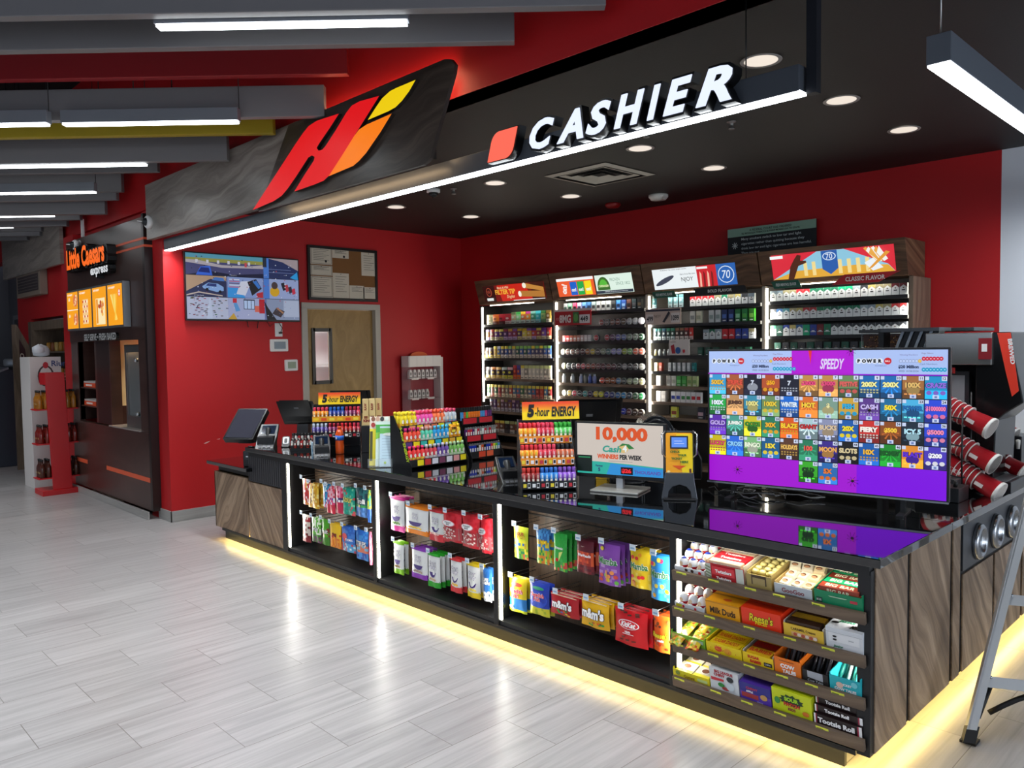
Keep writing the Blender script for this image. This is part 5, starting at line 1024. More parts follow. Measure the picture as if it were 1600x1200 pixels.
fill(1, 5, .60, 1.16, [('#d8482a', '#a83a24'), ('#8a4a1c', '#c87a2a'), ('#8a4a1c', '#c8642a'), ('#5a7a9a', '#c8c0b0'), ('#3a4a4a', '#6a7a6a'), ('#8a9a7a', '#9aa090'), ('#8aa080', '#b8c0b0'), ('#a8a878', '#d8d8b8')], tin, tn, 'tin')
fill(1, 6, .08, 1.16, [('#d8dcc0', '#e8e4c8'), ('#c8a83a', '#e8d8b0'), ('#c83a4a', '#e8d0c8'), ('#1a1a1c', '#2a2a2c'), ('#2a8a8a', '#b8d8c8'), ('#1c1c4a', '#2a2a5a'), ('#d8c83a', '#e0d86a'), ('#d8d83a', '#e0e06a'), ('#2a3a8a', '#e0e0e4'), ('#2a3a7a', '#e0e4e4'), ('#2a6aa8', '#dce4e8'), ('#2a8ac0', '#dce8ec'), ('#2a4a5a', '#dce4e8'), ('#3a6a4a', '#e0e8e0'), ('#2aa85a', '#e0ece4')], tin, tn, 'tin')
fill(1, 7, .72, 1.16, [('#4a4a5a', '#b8b0a8'), ('#5a3a4a', '#a8a098'), ('#1c2ca8', '#2a3ab8'), ('#5a2a3a', '#a8a0a0'), ('#3a2a1c', '#b0a898'), ('#3a2a1c', '#b0a898')], tin, tn, 'tin')
# left cabinet
big = lambda a, b, c: slim(a, b, c, .1, .115, .014)
fill(0, 0, .09, .50, [('#c8c090', '#b8b080', '#e0d8b0'), ('#b8541c', '#d87a2a', '#8a3410'), ('#8a1420', '#a81c2c', '#5a0c14'), ('#7a141c', '#94202c', '#d8c0b8')], big, 'wide foil tobacco pouch', 'pouch')
fill(0, 0, .50, 1.12, [('#4a5a3a', '#a8a080', '#b8ccc0'), ('#3a9a4a', '#8ac88a', '#b8ccc0'), ('#d8b02a', '#c86a3a', '#b8ccc0'), ('#b83a8a', '#d88a2a', '#b8ccc0'), ('#8ac8b8', '#3a8a6a', '#a8c8c0'), ('#4ac0c8', '#2aa0a8', '#8ac8c8'), ('#3a7a3a', '#8aa860', '#5a8a5a'), ('#c8a84a', '#8a6a2a', '#d8d0b8')], lambda a, b, c: slim(a, b, c, .072, .13, .01), 'upright bright tobacco packet', 'packet')
rc_ = random.Random(12)
P2 = ['#7a4a9a', '#5a2a7a', '#c8a82a', '#8a3a5a', '#a86a2a', '#d8c84a', '#6a3a8a', '#4a2a5a', '#b83a2c', '#c89a3a', '#8a2a3c', '#3a3a5a']
fill(0, 1, .07, 1.12, [(rc_.choice(P2), rc_.choice(P2), rc_.choice(('#d8c8a0', '#c8b87a', '#b89ac0'))) for j in range(14)], lambda a, b, c: slim(a, b, c, .07, .125, .01), 'purple and gold foil tobacco packet', 'packet')
fill(0, 2, .04, .20, [('#2a1c14', '#4a3020', '#c8a83a'), ('#2a1c14', '#4a3020', '#c8a83a')], lambda a, b, c: slim(a, b, c, .075, .12, .01), 'dark brown tobacco packet', 'packet')
fill(0, 2, .20, 1.12, [('#d8c83a', '#c8982a', '#d8b84a'), ('#c8ccd0', '#4a6a9a', '#d8b84a')] + [(rc_.choice(('#d8c02a', '#e0cc3a', '#8ac05a')), rc_.choice(('#3a5a9a', '#2a5a4a', '#8a8a8a', '#4a4a6a')), '#d0c4b0') for j in range(13)], lambda a, b, c: slim(a, b, c, .052, .135), 'slim cigarillo packet with pale foot', 'packet')
fill(0, 3, .05, .52, [('#3a2a2c', '#1c1618', '#8a7a34'), ('#c8782a', '#3a2014', '#c8a83a'), ('#c89a4a', '#2a1a14', '#c8a83a'), ('#a8b8b0', '#1c1c1e', '#c8c03a'), ('#c8a0a0', '#2a1a20', '#c8c03a')], lambda a, b, c: slim(a, b, c, .085, .13, .01), 'dark tobacco pouch with gold band', 'pouch')
fill(0, 3, .52, 1.12, [('#a81c24', '#8a1420', '#d8602a'), ('#4a3a8a', '#3a2a6a', '#c8601c')] + [(rc_.choice(('#c8b83a', '#b8c07a', '#d8d4c0')), rc_.choice(('#b8b0a0', '#8a8478', '#c8c0b0')), '#ddd4c0') for j in range(8)], lambda a, b, c: slim(a, b, c, .055, .155), 'tall pale cigarillo packet', 'packet')
fill(0, 4, .08, 1.12, [(rc_.choice(('#c8b83a', '#d8c84a', '#b8a83a')), rc_.choice(('#7a7468', '#b84a34', '#4a6a8a', '#8a5a4a', '#3a6a4a', '#8a2a2c')), rc_.choice(('#ddd0a8', '#c86a5a', '#cfc8a8'))) for j in range(17)], lambda a, b, c: slim(a, b, c, .05, .14), 'slim cigarillo packet with yellow head', 'packet')
fill(0, 5, .12, 1.12, [(rc_.choice(('#c8a0a8', '#8a7a3a', '#5a3a6a', '#a84a3a', '#3a4a6a')), rc_.choice(('#6a4a5a', '#8a5a3a', '#5a3a6a', '#3a5a4a')), '#b8b0b8') for j in range(16)], lambda a, b, c: slim(a, b, c, .05, .14), 'multicoloured cigarillo packet with grey foot', 'packet')
fill(0, 6, .20, 1.12, [(rc_.choice(('#a8b87a', '#8a8a5a', '#c8b84a')), rc_.choice(('#5a3a24', '#8a4a34', '#1a1a1c')), rc_.choice(('#b8b0a8', '#3a3a3c'))) for j in range(11)], lambda a, b, c: slim(a, b, c, .075, .14, .01), 'dark tobacco packet', 'packet')
# court notice on the back wall
t = thing('court_notice', 'green and black court ordered notice above the cabinets', 'sign', (-3.43, 6.585, 2.42))
F = lambda a, b, d: (a - .42, -d, b)
gm, gk, gt = M('#8fb39c', .5), M('#10161a', .5), M('#c9d2d0', .5)
m = MB().box(-.42, .42, 0, .012, 0, .275, gk); m.art(F, [('r', 0, .20, .84, .275, gm), ('t', 'A FEDERAL COURT HAS ORDERED', .42, .248, .02, M('#23302a', .5), dict(maxw=.4, bold=.02)), ('t', 'R.J. REYNOLDS TOBACCO & PHILIP MORRIS USA TO STATE:', .42, .22, .02, M('#23302a', .5), dict(maxw=.6, bold=.02))], dd=.001)
for i, s in enumerate(('Many smokers switch to low tar and light', 'cigarettes rather than quitting because they', 'think low tar and light cigarettes are less harmful.', 'They are not.')):
    vs, fs, x0, x1, y0, y1 = textmesh(s, .01); wd = min(.66, (x1 - x0) * .034); m.text(F, s, .14 + wd / 2, .17 - i * .042, .028, gt, w=wd, bold=.01, d=.003)
for k in range(4): a = k * pi / 4 + .2; m.obox((-.42 + .075, -.002, .12), Vector((cos(a), 0, sin(a))) * .03, (0, .001, 0), Vector((-sin(a), 0, cos(a))) * .003, gt)
m.build('notice_board', t); MB().cyl((-.4, 0, -.05), (-.4, 0, .01), .004, .004, STEEL).cyl((.4, 0, -.05), (.4, 0, .01), .004, .004, STEEL).build('bracket', t)
# ================================================================ ON THE COUNTER
CT = .8605
def local(t_loc, rz):
    """world position of a point given in a turned stand's own frame"""
    c, s = cos(rz), sin(rz)
    return lambda x, y, z: (t_loc[0] + x * c - y * s, t_loc[1] + x * s + y * c, t_loc[2] + z)
def shot(cap, label, band='#e8e0e0', clear=None):
    m = MB(); c, l, b = M(cap, .3), M(label, .3), M(band, .35)
    m.lathe([(.0125, 0), (.0135, .004), (.0135, .012), (.0137, .012), (.0137, .06), (.0135, .06), (.012, .066), (.0095, .068), (.0105, .069), (.0105, .092), (.009, .094), (0, .094)], l, n=12, mats=[b, b, b, l, l, l, c, c, c, c, c, c])
    m.art(lambda a, z, d: (a, -math.sqrt(max(0, .0137 ** 2 - a * a)) - d - .0003, z), [('r', -.006, .02, .006, .034, M('#f2ead8', .4)), ('r', -.004, .038, .004, .056, b)])
    return m.build('energy_shot')
def fizz(cap, body, low, h=.105, r=.0165):
    m = MB(); c, l, b = M(cap, .3), M(body, .25), M(low, .35)
    m.lathe([(r * .9, 0), (r, .005), (r, h * .3), (r, h * .6), (r * .85, h * .7), (r * .5, h * .78), (r * .5, h * .8), (r * .62, h * .81), (r * .62, h), (0, h)], l, n=12, mats=[b, b, l, l, l, c, c, c, c])
    m.art(lambda a, z, d: (a, -math.sqrt(max(0, r ** 2 - a * a)) - d - .0003, z), [('e', 0, h * .42, r * .5, h * .12, M('#f0ece0', .4)), ('r', -r * .5, h * .12, r * .5, h * .22, c)])
    return m.build('mini_drink_bottle')
def setrow(T, rz, pts, specs, maker, desc, where, cat, grp):
    for j, (p, s) in enumerate(zip(pts, specs)):
        if s is None: continue
        o = place((maker.__name__,) + tuple(s), lambda: maker(*s), *T(*p), f'{desc(s)}, {ORD[min(j, 23)]} {where}', cat, grp); o.rotation_euler = (0, 0, rz)
SN = {'#d8303a': 'red', '#e0405a': 'pink', '#c8342c': 'red', '#3aa83a': 'green', '#2a6ac0': 'blue', '#7a4ab0': 'purple', '#e8962c': 'orange', '#1c1c20': 'black', '#b0283c': 'dark red', '#5a3a9a': 'violet', '#c8d0e0': 'white'}
sd = lambda s: f'{SN.get(s[0], "red")} capped energy shot'
def shotstand(name, loc, rz, lb_, tiers, W, signh, signz, sd_lbl):
    t = thing(name, lb_, 'display stand', loc, rz, None); T = local(loc, rz)
    bk_ = M('#141416', .4)
    D = .05 * len(tiers) + .03
    m = MB(); F = FY(0, 0, 0)
    for s_ in (0, W):
        m.add([(s_ - .003, -.01, 0), (s_ - .003, D, 0), (s_ - .003, D, signz), (s_ - .003, D - .03, signz), (s_ - .003, -.01, .05), (s_ + .003, -.01, 0), (s_ + .003, D, 0), (s_ + .003, D, signz), (s_ + .003, D - .03, signz), (s_ + .003, -.01, .05)], [(0, 1, 2, 3, 4), (9, 8, 7, 6, 5), (0, 4, 9, 5), (4, 3, 8, 9), (3, 2, 7, 8), (2, 1, 6, 7), (0, 5, 6, 1)], bk_)
    m.box(0, W, D - .004, D, 0, signz, bk_); m.build('side_frame', t)
    for k, (z, specs, lip) in enumerate(tiers):
        y0 = .0 + .055 * k
        m = MB().box(0, W, y0 - .008, D - .004, z - .004, z, bk_).box(0, W, y0 - .012, y0 - .008, z - .02, z + .022, M(lip[0], .4))
        n = 6
        F2 = FY(0, y0 - .012, z - .02); it = []
        for q in range(n):
            if lip[1] == 'y': it += [('r', W * (q / n + .02), .008, W * (q / n + .13), .03, M(('#f0c81c', '#e8501c', '#f6e04a')[q % 3], .4))]
            else: it += [('r', W * (q / n + .02), .010, W * (q / n + .08), .03, M(('#e8d23a', '#f0f0f0', '#c8303c')[q % 3], .4)), ('r', W * (q / n + .1), .006, W * (q / n + .15), .034, M('#e8e8e8', .4)), ('r', W * (q / n + .106), .012, W * (q / n + .144), .03, M('#141416', .4))]
        m.art(F2, it); m.build('tier', t)
        n = len(specs)
        for row_ in range(2 if k == len(tiers) - 1 else 1):
            pts = [(W * (j + .5) / n, y0 + .008 + .03 * row_, z) for j in range(n)]
            setrow(T, rz, pts, specs, shot, sd, f'of the {("bottom", "middle", "top")[k + (3 - len(tiers))]} tier{", back row" if row_ else ""}, {sd_lbl}', 'bottle', f'energy shots in the {sd_lbl}')
    # header sign, leaning back
    hs = MB(); x0, x1 = W * signh[0], W * signh[1]; hh = signh[2]; y_ = D - .045
    SF = lambda a, b, d: (x0 + a, y_ + b * .15 - d, signz + b)
    w = x1 - x0
    hs.add([SF(0, 0, 0), SF(w, 0, 0), SF(w, hh, 0), SF(0, hh, 0), SF(0, 0, -.004), SF(w, 0, -.004), SF(w, hh, -.004), SF(0, hh, -.004)], [(0, 1, 2, 3), (5, 4, 7, 6), (0, 4, 5, 1), (3, 2, 6, 7), (0, 3, 7, 4), (1, 5, 6, 2)], M('#f7d417', .4))
    nb = 8; ca = (0xf7, 0xd4, 0x17); cb_ = (0xe2, 0x3a, 0x1c)
    hs.art(SF, [('r', 0, hh * (.42 + .58 * q / nb), w, hh * (.42 + .58 * (q + 1) / nb), M('#%02x%02x%02x' % tuple(int(ca[z] + (cb_[z] - ca[z]) * (q + 1) / nb) for z in range(3)), .4)) for q in range(nb)], dd=.00002)
    hs.text(SF, '5', w * .15, hh * .5, hh * .72, BK2, w=w * .13, d=.0025, bold=.07, shear=.15).text(SF, '-hour', w * .35, hh * .44, hh * .5, BK2, w=w * .26, d=.0025, bold=.02, shear=.2).text(SF, 'ENERGY', w * .73, hh * .44, hh * .56, BK2, w=w * .44, d=.0025, bold=.04, shear=.15)
    hs.build('header_sign', t); return t
A_ = ('#d8303a', '#e8962c', '#e8c83a'); B_ = ('#d8303a', '#c8342c', '#e8a0a8'); C_ = ('#3aa83a', '#6ac86a', '#d8e8d0'); D_ = ('#e0405a', '#c83a4c', '#e8b0b8'); E2 = ('#2a6ac0', '#3a8ad0', '#c8d8e8'); G2 = ('#7a4ab0', '#8a5ac0', '#d0c0e0'); H2 = ('#1c1c20', '#c86a4a', '#d8b8a8'); I2 = ('#c8342c', '#8a2a2c', '#c8a090')
rzA = math.radians(52)
shotstand('shot_display', (-3.02, 3.02, CT), rzA, 'black 5-hour ENERGY shot display beside the cash prize monitor', [(.03, [I2] * 3 + [I2, E2, E2, E2, E2, G2, G2, G2, G2], ('#141416', 'k')), (.15, [A_] * 4 + [D_] * 4 + [H2] * 4, ('#e8901c', 'k')), (.265, [A_] * 4 + [D_] * 4 + [C_] * 4, ('#e8901c', 'k'))], .30, (.08, 1.16, .10), .375, 'display beside the prize monitor')
J2 = ('#e0405a', '#e8962c', '#e8d0a0'); K2 = ('#2a6ac0', '#3a4a9a', '#c8c8e0'); L2 = ('#c8d0e0', '#5a4a9a', '#c0b8d8'); M2 = ('#b0283c', '#8a3a6a', '#d8a8b8')
shotstand('shot_display', (-5.60, 3.24, CT), rzA, 'far 5-hour ENERGY shot display behind the soda bottle', [(.10, [L2] * 4 + [M2] * 3 + [B_] * 3 + [D_] * 2, ('#141416', 'k')), (.225, [J2] * 4 + [K2] * 4 + [M2] * 3 + [D_], ('#e8a01c', 'y'))], .38, (.12, 1.0, .095), .34, 'far display')
# small black display with dark minis in front of the far shot display
t = thing('mini_display', 'low black display of small dark bottles at the far counter end', 'display stand', (-5.57, 3.03, CT), rzA)
MB().box(0, .24, 0, .1, 0, .02, BLK).box(0, .24, .05, .1, .02, .055, BLK).box(0, .24, .1, .105, 0, .13, BLK).build('tiered_tray', t)
T = local((-5.57, 3.03, CT), rzA)
mini = lambda cap, body, low: fizz(cap, body, low, .075, .010)
def dmini(cap, body, low):
    return fizz(cap, body, low, .075, .010)
for k in range(2): setrow(T, rzA, [(.012 + .024 * j, .02 + .05 * k, .02 + .035 * k) for j in range(10)], [('#0e0e10', ('#b8b4b0', '#5a3a3c', '#c8c8c4', '#a82a2c')[(j + k) % 4], ('#3a3a3c', '#c83a2c')[j % 2]) for j in range(10)], dmini, lambda s: 'tiny black capped bottle', f'in the {("front", "back")[k]} row, low black display', 'bottle', 'tiny bottles in the low black display')
# white and clear pack between
o = MB().box(0, .07, 0, .04, 0, .09, M('#b8d8ea', .3)).art(FY(0, 0, 0), [('r', .008, .02, .062, .04, M('#5a9ac8', .4)), ('r', .015, .055, .055, .08, M('#e8f4f8', .4))]).build('blue_carton', loc=(-5.27, 3.04, CT), rz=rzA); tag(o, 'light blue carton leaning by the far card terminal', 'carton')
# ---- middle stepped rack facing the shop's right, with mini drinks
RZ = pi / 2
def rack(name, loc, W, lb_, tiers, sidetext=None):
    t = thing(name, lb_, 'display stand', loc, RZ); bk_ = M('#131315', .4); m = MB(); D = .2
    H_ = tiers[-1][0] + .08
    for s_ in (0, W):
        m.add([(s_ - .003, -.02, 0), (s_ - .003, D, 0), (s_ - .003, D, H_), (s_ - .003, D - .04, H_), (s_ - .003, -.02, .03), (s_ + .003, -.02, 0), (s_ + .003, D, 0), (s_ + .003, D, H_), (s_ + .003, D - .04, H_), (s_ + .003, -.02, .03)], [(0, 1, 2, 3, 4), (9, 8, 7, 6, 5), (0, 4, 9, 5), (4, 3, 8, 9), (3, 2, 7, 8), (2, 1, 6, 7), (0, 5, 6, 1)], bk_)
    m.box(0, W, D - .005, D, 0, H_, bk_); m.build('side_frame', t)
    for k, (z, y0, lip, _) in enumerate(tiers):
        m = MB().box(0, W, y0 - .01, D - .005, z - .005, z, bk_).box(0, W, y0 - .014, y0 - .01, z - .03, z + .018, M(lip[0], .4))
        F2 = FY(0, y0 - .014, z - .03); it = []
        for q, c in enumerate(lip[1:]):
            n = len(lip) - 1
            if c: it.append(('r', W * (q + .08) / n, .006, W * (q + .9) / n, .044, M(c, .4)))
        m.art(F2, it); m.build('tier', t)
    if sidetext:
        m = MB(); FS = lambda a, b, d: (-.004 - d, .10 - a, b)
        m.text(FS, sidetext, .055, .16, .028, M('#c8e02a', .45), w=.24, rot=-pi / 2 + .32, d=.0005, bold=.04, shear=.1); m.build('side_lettering', t)
    return t, local(loc, RZ)
lY = '#f0dc1c'
tiersB = [(.045, .015, ('#1a1a1c', None, lY, '#c83434', '#e4e4ec', '#7a3a5a', '#e4e4ec', '#e8a0a0', lY), 0), (.16, .055, ('#1a1a1c', '#5a3a7a', lY, '#3ab8b0', lY, '#2ab0d0', lY, '#e8b03a', lY), 0), (.262, .095, ('#1a1a1c', None, '#e8a06a', lY, '#e88a6a', '#d8602a', lY, '#8ac0d8', lY), 0)]
LB = (-4.075, 3.055, CT)
t, T = rack('drink_shot_rack', LB, .485, 'black stepped rack of colourful mini drink bottles in mid counter', tiersB, '5-hour ENERGY')
fd = lambda s: 'mini drink bottle'
n_ = 14
c1 = [('#d81c5a', '#e83a3a', '#f0c83a')] * 4 + [('#b8b8bc', '#d0404a', '#c8c0c0')] * 3 + [('#b8b0c8', '#6a4a9a', '#b8a8c8')] * 3 + [('#b8d8a8', '#7ab85a', '#c8e0b8')] * 4
c2 = [('#b81c6a', '#e8503a', '#f0a03a')] * 4 + [('#d8a8a0', '#5ac8a8', '#b8e0d0')] * 3 + [('#4ac0e8', '#2a9ad8', '#8ad0e8')] * 4 + [('#f0b81c', '#f0c83a', '#e8901c')] * 3
c3 = [('#e8d02a', '#e8d02a', '#e8a01c')] * 4 + [('#d83a6a', '#e858a8', '#f0c0d0')] * 4 + [('#e8502a', '#f07a4a', '#f0b08a')] * 3 + [('#d84a6a', '#c8d0d8', '#8ab0c8')] * 3
fn = {'#e83a3a': 'red and yellow', '#d0404a': 'cherry red', '#6a4a9a': 'purple', '#7ab85a': 'pale green', '#e8503a': 'orange red', '#5ac8a8': 'mint', '#2a9ad8': 'sky blue', '#f0c83a': 'yellow', '#e8d02a': 'bright yellow', '#e858a8': 'pink', '#f07a4a': 'orange', '#c8d0d8': 'silver white'}
fd = lambda s: fn.get(s[1], 'bright') + ' mini drink bottle'
for k, cc in enumerate((c1, c2, c3)):
    z, y0 = tiersB[k][0], tiersB[k][1]
    for r_ in range(1 if k < 2 else 3):
        setrow(T, RZ, [(.022 + .0345 * j, y0 + .012 + .035 * r_, z) for j in range(n_)], cc, fizz, fd, f'of the {("bottom", "middle", "top")[k]} tier{("", ", second row", ", back row")[r_]}, mid counter rack', 'bottle', 'mini drinks in the mid counter rack')
o = MB().lathe([(.03, 0), (.03, .003), (0, .003)], M('#e0901c', .4), axis='x', n=20).art(FX(.003, 0, 0), [('r', -.015, -.02, .015, -.004, M('#f0e04a', .4)), ('t', '2/$6', 0, .006, .018, BK2, dict(maxw=.04, bold=.03))]).build('price_disc', loc=(-3.995 - .03, 3.385, CT + .245)); tag(o, 'round orange and yellow 2 for 6 dollar disc on the drink rack', 'sign')
# lighter rack
def lighter(c, kind=0):
    m = MB(); b = M(c, .25); mt = M('#c8c8ca', .25, .9) if kind else M('#101012', .35)
    m.box(0, .02, 0, .011, 0, .058, b).box(.001, .019, .0005, .0105, .058, .07, mt)
    if kind: m.cyl((.005, .005, .07), (.015, .005, .07), .0045, .0045, M('#6a6a6c', .3, .8), 8)
    else: m.box(.002, .018, .001, .01, .07, .09, mt)
    m.art(FY(0, 0, 0), [('r', .004, .01, .016, .04, M('#e0dcd4' if kind else c, .4))])
    return m.build('lighter')
LL = (-4.075, 3.575, CT)
tiersL = [(.045, .015, ('#141416', None, '#d8482a', '#e0603a', None), 0), (.155, .055, ('#141416', '#c81f2c', '#c81f2c'), 0), (.275, .095, ('#141416', '#c81f2c', '#c81f2c'), 0)]
t, T = rack('lighter_rack', LL, .30, 'black stepped lighter rack with red price strips', tiersL)
LN = {'#1c34a8': 'blue', '#101014': 'black', '#d8d0c8': 'white', '#d8582a': 'orange', '#c82a3c': 'red', '#e8d03a': 'yellow', '#5ab83a': 'green', '#4a9ad8': 'light blue', '#8a8a88': 'patterned grey', '#f07a1c': 'orange', '#c83a7a': 'pink', '#5a2a6a': 'purple', '#e8e8e8': 'white'}
ld = lambda s: f'{LN.get(s[0], "plain")} lighter'
rl = random.Random(3)
l1 = [('#1c34a8', 1)] * 3 + [('#101014', 1), ('#d8d0c8', 1), ('#d8582a', 1), ('#101014', 1), ('#1c34a8', 1), ('#1c34a8', 1), ('#c82a3c', 1), ('#e8d03a', 1), ('#5ab83a', 1), ('#4a9ad8', 1)]
l2 = [(rl.choice(('#8a8a88', '#5a2a6a', '#d8d0c8', '#8a8a88', '#c82a3c', '#e8e8e8')), 1) for _ in range(13)]
l3 = [('#4a9ad8', 0), ('#d8582a', 0), ('#5ab83a', 0)] + [('#f07a1c', 0)] * 5 + [('#4a9ad8', 0)] * 2 + [('#c83a7a', 0), ('#5a2a6a', 0), ('#5a2a6a', 0)]
for k, cc in enumerate((l1, l2, l3)):
    setrow(T, RZ, [(.006 + .0225 * j, tiersL[k][1], tiersL[k][0]) for j in range(13)], cc, lighter, ld, f'on the {("bottom", "middle", "top")[k]} tier of the lighter rack', 'lighter', 'lighters in the lighter rack')
# second wire rack of lighters and papers behind, higher
t, T = rack('lighter_rack', (-4.33, 3.56, CT), .36, 'tall rear lighter rack behind the mid counter rack', [(.25, .03, ('#141416', '#1c1c1e'), 0)])
l4 = [(c, 0) for c in ('#1c34a8', '#1c34a8', '#c82a3c', '#4a9ad8', '#c82a3c', '#e8e8e8', '#e8e8e8', '#e8d03a', '#d8d0c8', '#5ab83a', '#101014', '#d8d0c8', '#d8d0c8')]
setrow(T, RZ, [(.01 + .026 * j, .03, .25) for j in range(13)], l4, lighter, ld, 'in the tall rear lighter rack', 'lighter', 'lighters in the tall rear rack')
# brochure holder
t = thing('brochure_holder', 'clear plastic brochure holder with leaning green and white forms', 'holder', (-4.37, 2.935, CT), math.radians(48))
t.rotation_euler = (0, 0, math.radians(48))
MB().box(0, .2, -.005, .12, 0, .004, smoke).box(0, .2, -.005, 0, 0, .06, glass).build('holder_base', t)
def leaf(x, y, w, h, c, items, nm, lb_, lean=.28):
    F = lambda a, b, d: (x + a, y + b * lean - d, .006 + b); m = MB()
    m.add([F(0, 0, 0), F(w, 0, 0), F(w, h, 0), F(0, h, 0), F(0, 0, -.005), F(w, 0, -.005), F(w, h, -.005), F(0, h, -.005)], [(0, 1, 2, 3), (5, 4, 7, 6), (0, 4, 5, 1), (3, 2, 6, 7), (0, 3, 7, 4), (1, 5, 6, 2)], M(c, .5)); m.art(F, items(w, h))
    o = m.build(nm, loc=t.location, rz=math.radians(48)); tag(o, lb_, 'brochure', 'brochures in the clear holder')
leaf(.075, .01, .125, .26, '#c3dbe6', lambda w, h: [('r', 0, h * .82, w, h * .96, M('#6ab85a', .5)), ('e', w * .5, h * .8, w * .35, h * .04, M('#e8f0e8', .5))] + [('r', w * .12, h * (.2 + .07 * k), w * (.88 - .1 * (k % 3)), h * (.2 + .07 * k) + .002, M('#8aa8b8', .5)) for k in range(8)] + [('e', w * .3, h * .1, .008, .008, M('#a8c83a', .5)), ('e', w * .7, h * .1, .01, .008, M('#6a8ac8', .5))], 'brochure', 'front pale blue and green form in the holder')
leaf(.045, .035, .12, .29, '#cfe2d8', lambda w, h: [('r', 0, h * .75, w, h * .93, M('#4aa84a', .5)), ('p', [(0, h * .6), (w, h * .75), (w, h * .8), (0, h * .75)], M('#8ac84a', .5))], 'brochure', 'middle green topped form in the holder')
leaf(.0, .065, .15, .32, '#e6dccb', lambda w, h: [('r', 0, 0, w * .3, h * .75, M('#e8d83a', .5))] + [('e', w * (.15 + .2 * (k % 4)), h * (.95 - .12 * (k // 4)), w * .09, h * .05, M(('#8a5a44', '#c8a088', '#3a3a3c', '#e8f0e8', '#a83a34')[k % 5], .5)) for k in range(8)] + [('r', w * .02, h * .1, w * .14, h * .7, M('#4a4a2a', .5))], 'brochure', 'rear brochure with round portraits and yellow edge')
# RAW-style cartons, black box, soda
t = thing('rolling_paper_display', 'tan cardboard display of rolling paper packs behind the soda bottle', 'display', (-5.07, 3.36, CT + .205), math.radians(48))
tb = M('#d8bd84', .6); MB().box(0, .15, 0, .09, 0, .02, tb).box(0, .15, 0, .004, .02, .05, tb).build('tray', t)
for k in range(3):
    m = MB().box(.006 + .047 * k, .05 + .047 * k, .01 + .02 * k, .05 + .02 * k, .02, .2, M(('#d8bd84', '#e0c88e', '#d4b67a')[k], .5)); m.art(FY(.006 + .047 * k, .01 + .02 * k, .02), [('t', 'RAW', .022, .12, .018, M('#8a2a1c', .5), dict(rot=pi / 2, bold=.05, maxw=.06)), ('r', .01, .03, .038, .05, M('#8a4a2c', .5))])
    m.build('paper_pack', t)
MB().text(FY(0, 0, 0), 'KING', .045, .035, .022, M('#8a1c1c', .5), maxw=.07, bold=.06, d=.001).build('lettering', t)
t = thing('black_box_display', 'narrow black counter box with portrait label beside the soda', 'box', (-5.05, 3.34, CT), math.radians(48))
MB().box(0, .15, 0, .12, 0, .203, M('#121113', .4)).build('box_body', t, bev=.003); MB().box(.07, .13, -.003, 0, .02, .18, M('#3a2a26', .4)).art(FY(.07, -.003, .02), [('r', 0, .13, .06, .16, M('#8a8a88', .5)), ('e', .03, .08, .02, .03, M('#8a4a3c', .5)), ('e', .032, .085, .01, .015, M('#d8c8c0', .5))]).build('label', t)
t = thing('soda_bottle', 'orange soda bottle with blue label on the counter', 'bottle', (-5.13, 3.20, CT))
MB().lathe([(.026, 0), (.032, .006), (.031, .03), (.033, .06), (.031, .1), (.033, .13), (.032, .15), (.022, .175), (.012, .19), (.012, .2)], M('#d0501c', .08, 0, 0, .6), n=18).build('bottle_body', t)
MB().lathe([(.0335, .105), (.0337, .14)], M('#2a6ac8', .35), n=18).art(lambda a, z, d: (a, -.034 - d, z), [('e', .01, .122, .008, .01, W_)]).build('label', t); MB().lathe([(.0145, .19), (.0145, .207), (0, .208)], M('#d84a1c', .35), n=14).build('cap', t)

# payment gear --------------------------------------------------------
def terminal(loc, rz, lb_, sc=1.0):
    t = thing('card_terminal', lb_, 'card terminal', loc, rz)
    F = lambda a, b, d: (a * sc, b * .82 * sc + d * -.57, (.05 + b * .57) * sc + d * .82)
    m = MB(); m.prism([(-.045, -.10), (.045, -.10), (.05, 0), (.045, .10), (-.045, .10), (-.05, 0)], F, -.03, .0, M('#17181b', .35)); m.build('body', t, bev=.004)
    MB().prism([(-.035, .02), (.035, .02), (.035, .085), (-.035, .085)], F, 0, .003, M('#0d1a2e', .08, 0, .0, .6, 1)).build('screen', t)
    m = MB()
    for i in range(4):
        for j in range(3): m.prism([(-.03 + .022 * j, -.085 + .024 * i), (-.014 + .022 * j, -.085 + .024 * i), (-.014 + .022 * j, -.07 + .024 * i), (-.03 + .022 * j, -.07 + .024 * i)], F, 0, .003, M('#4a4c52', .4))
    m.build('keypad', t)
    MB().box(-.04 * sc, .04 * sc, -.05 * sc, .05 * sc, 0, .055 * sc, M('#141416', .4)).cyl((0, 0, .03), (0, .04 * sc, .09 * sc), .02, .02, BLK).build('stand', t, bev=.005); return t
terminal((-3.31, 3.20, CT), math.radians(60), 'black card terminal left of the near energy shot display', 1.25)
terminal((-5.17, 3.07, CT), math.radians(60), 'black card terminal in front of the far shot display', 1.3)
terminal((-6.0, 3.06, CT), math.radians(50), 'card terminal with bright screen beside the tilted kiosk tablet', 1.6)
t = thing('phone_holder', 'small black scanner with white face beside the card terminal', 'scanner', (-5.84, 3.14, CT), math.radians(55))
Fp = lambda a, b, d: (a, b * .7 - d * .7, .04 + b * .7 + d * .7)
MB().prism(rr(-.03, -.05, .03, .06, .015), Fp, -.03, 0, BLK).build('body', t); MB().prism(rr(-.022, -.02, .022, .05, .008), Fp, 0, .003, M('#d8dce0', .4)).prism(rr(-.012, -.01, .012, .035, .005), Fp, .003, .004, BLK).build('face', t); MB().lathe([(.04, 0), (.035, .01), (.012, .015), (.01, .04)], BLK, n=16).build('base', t)
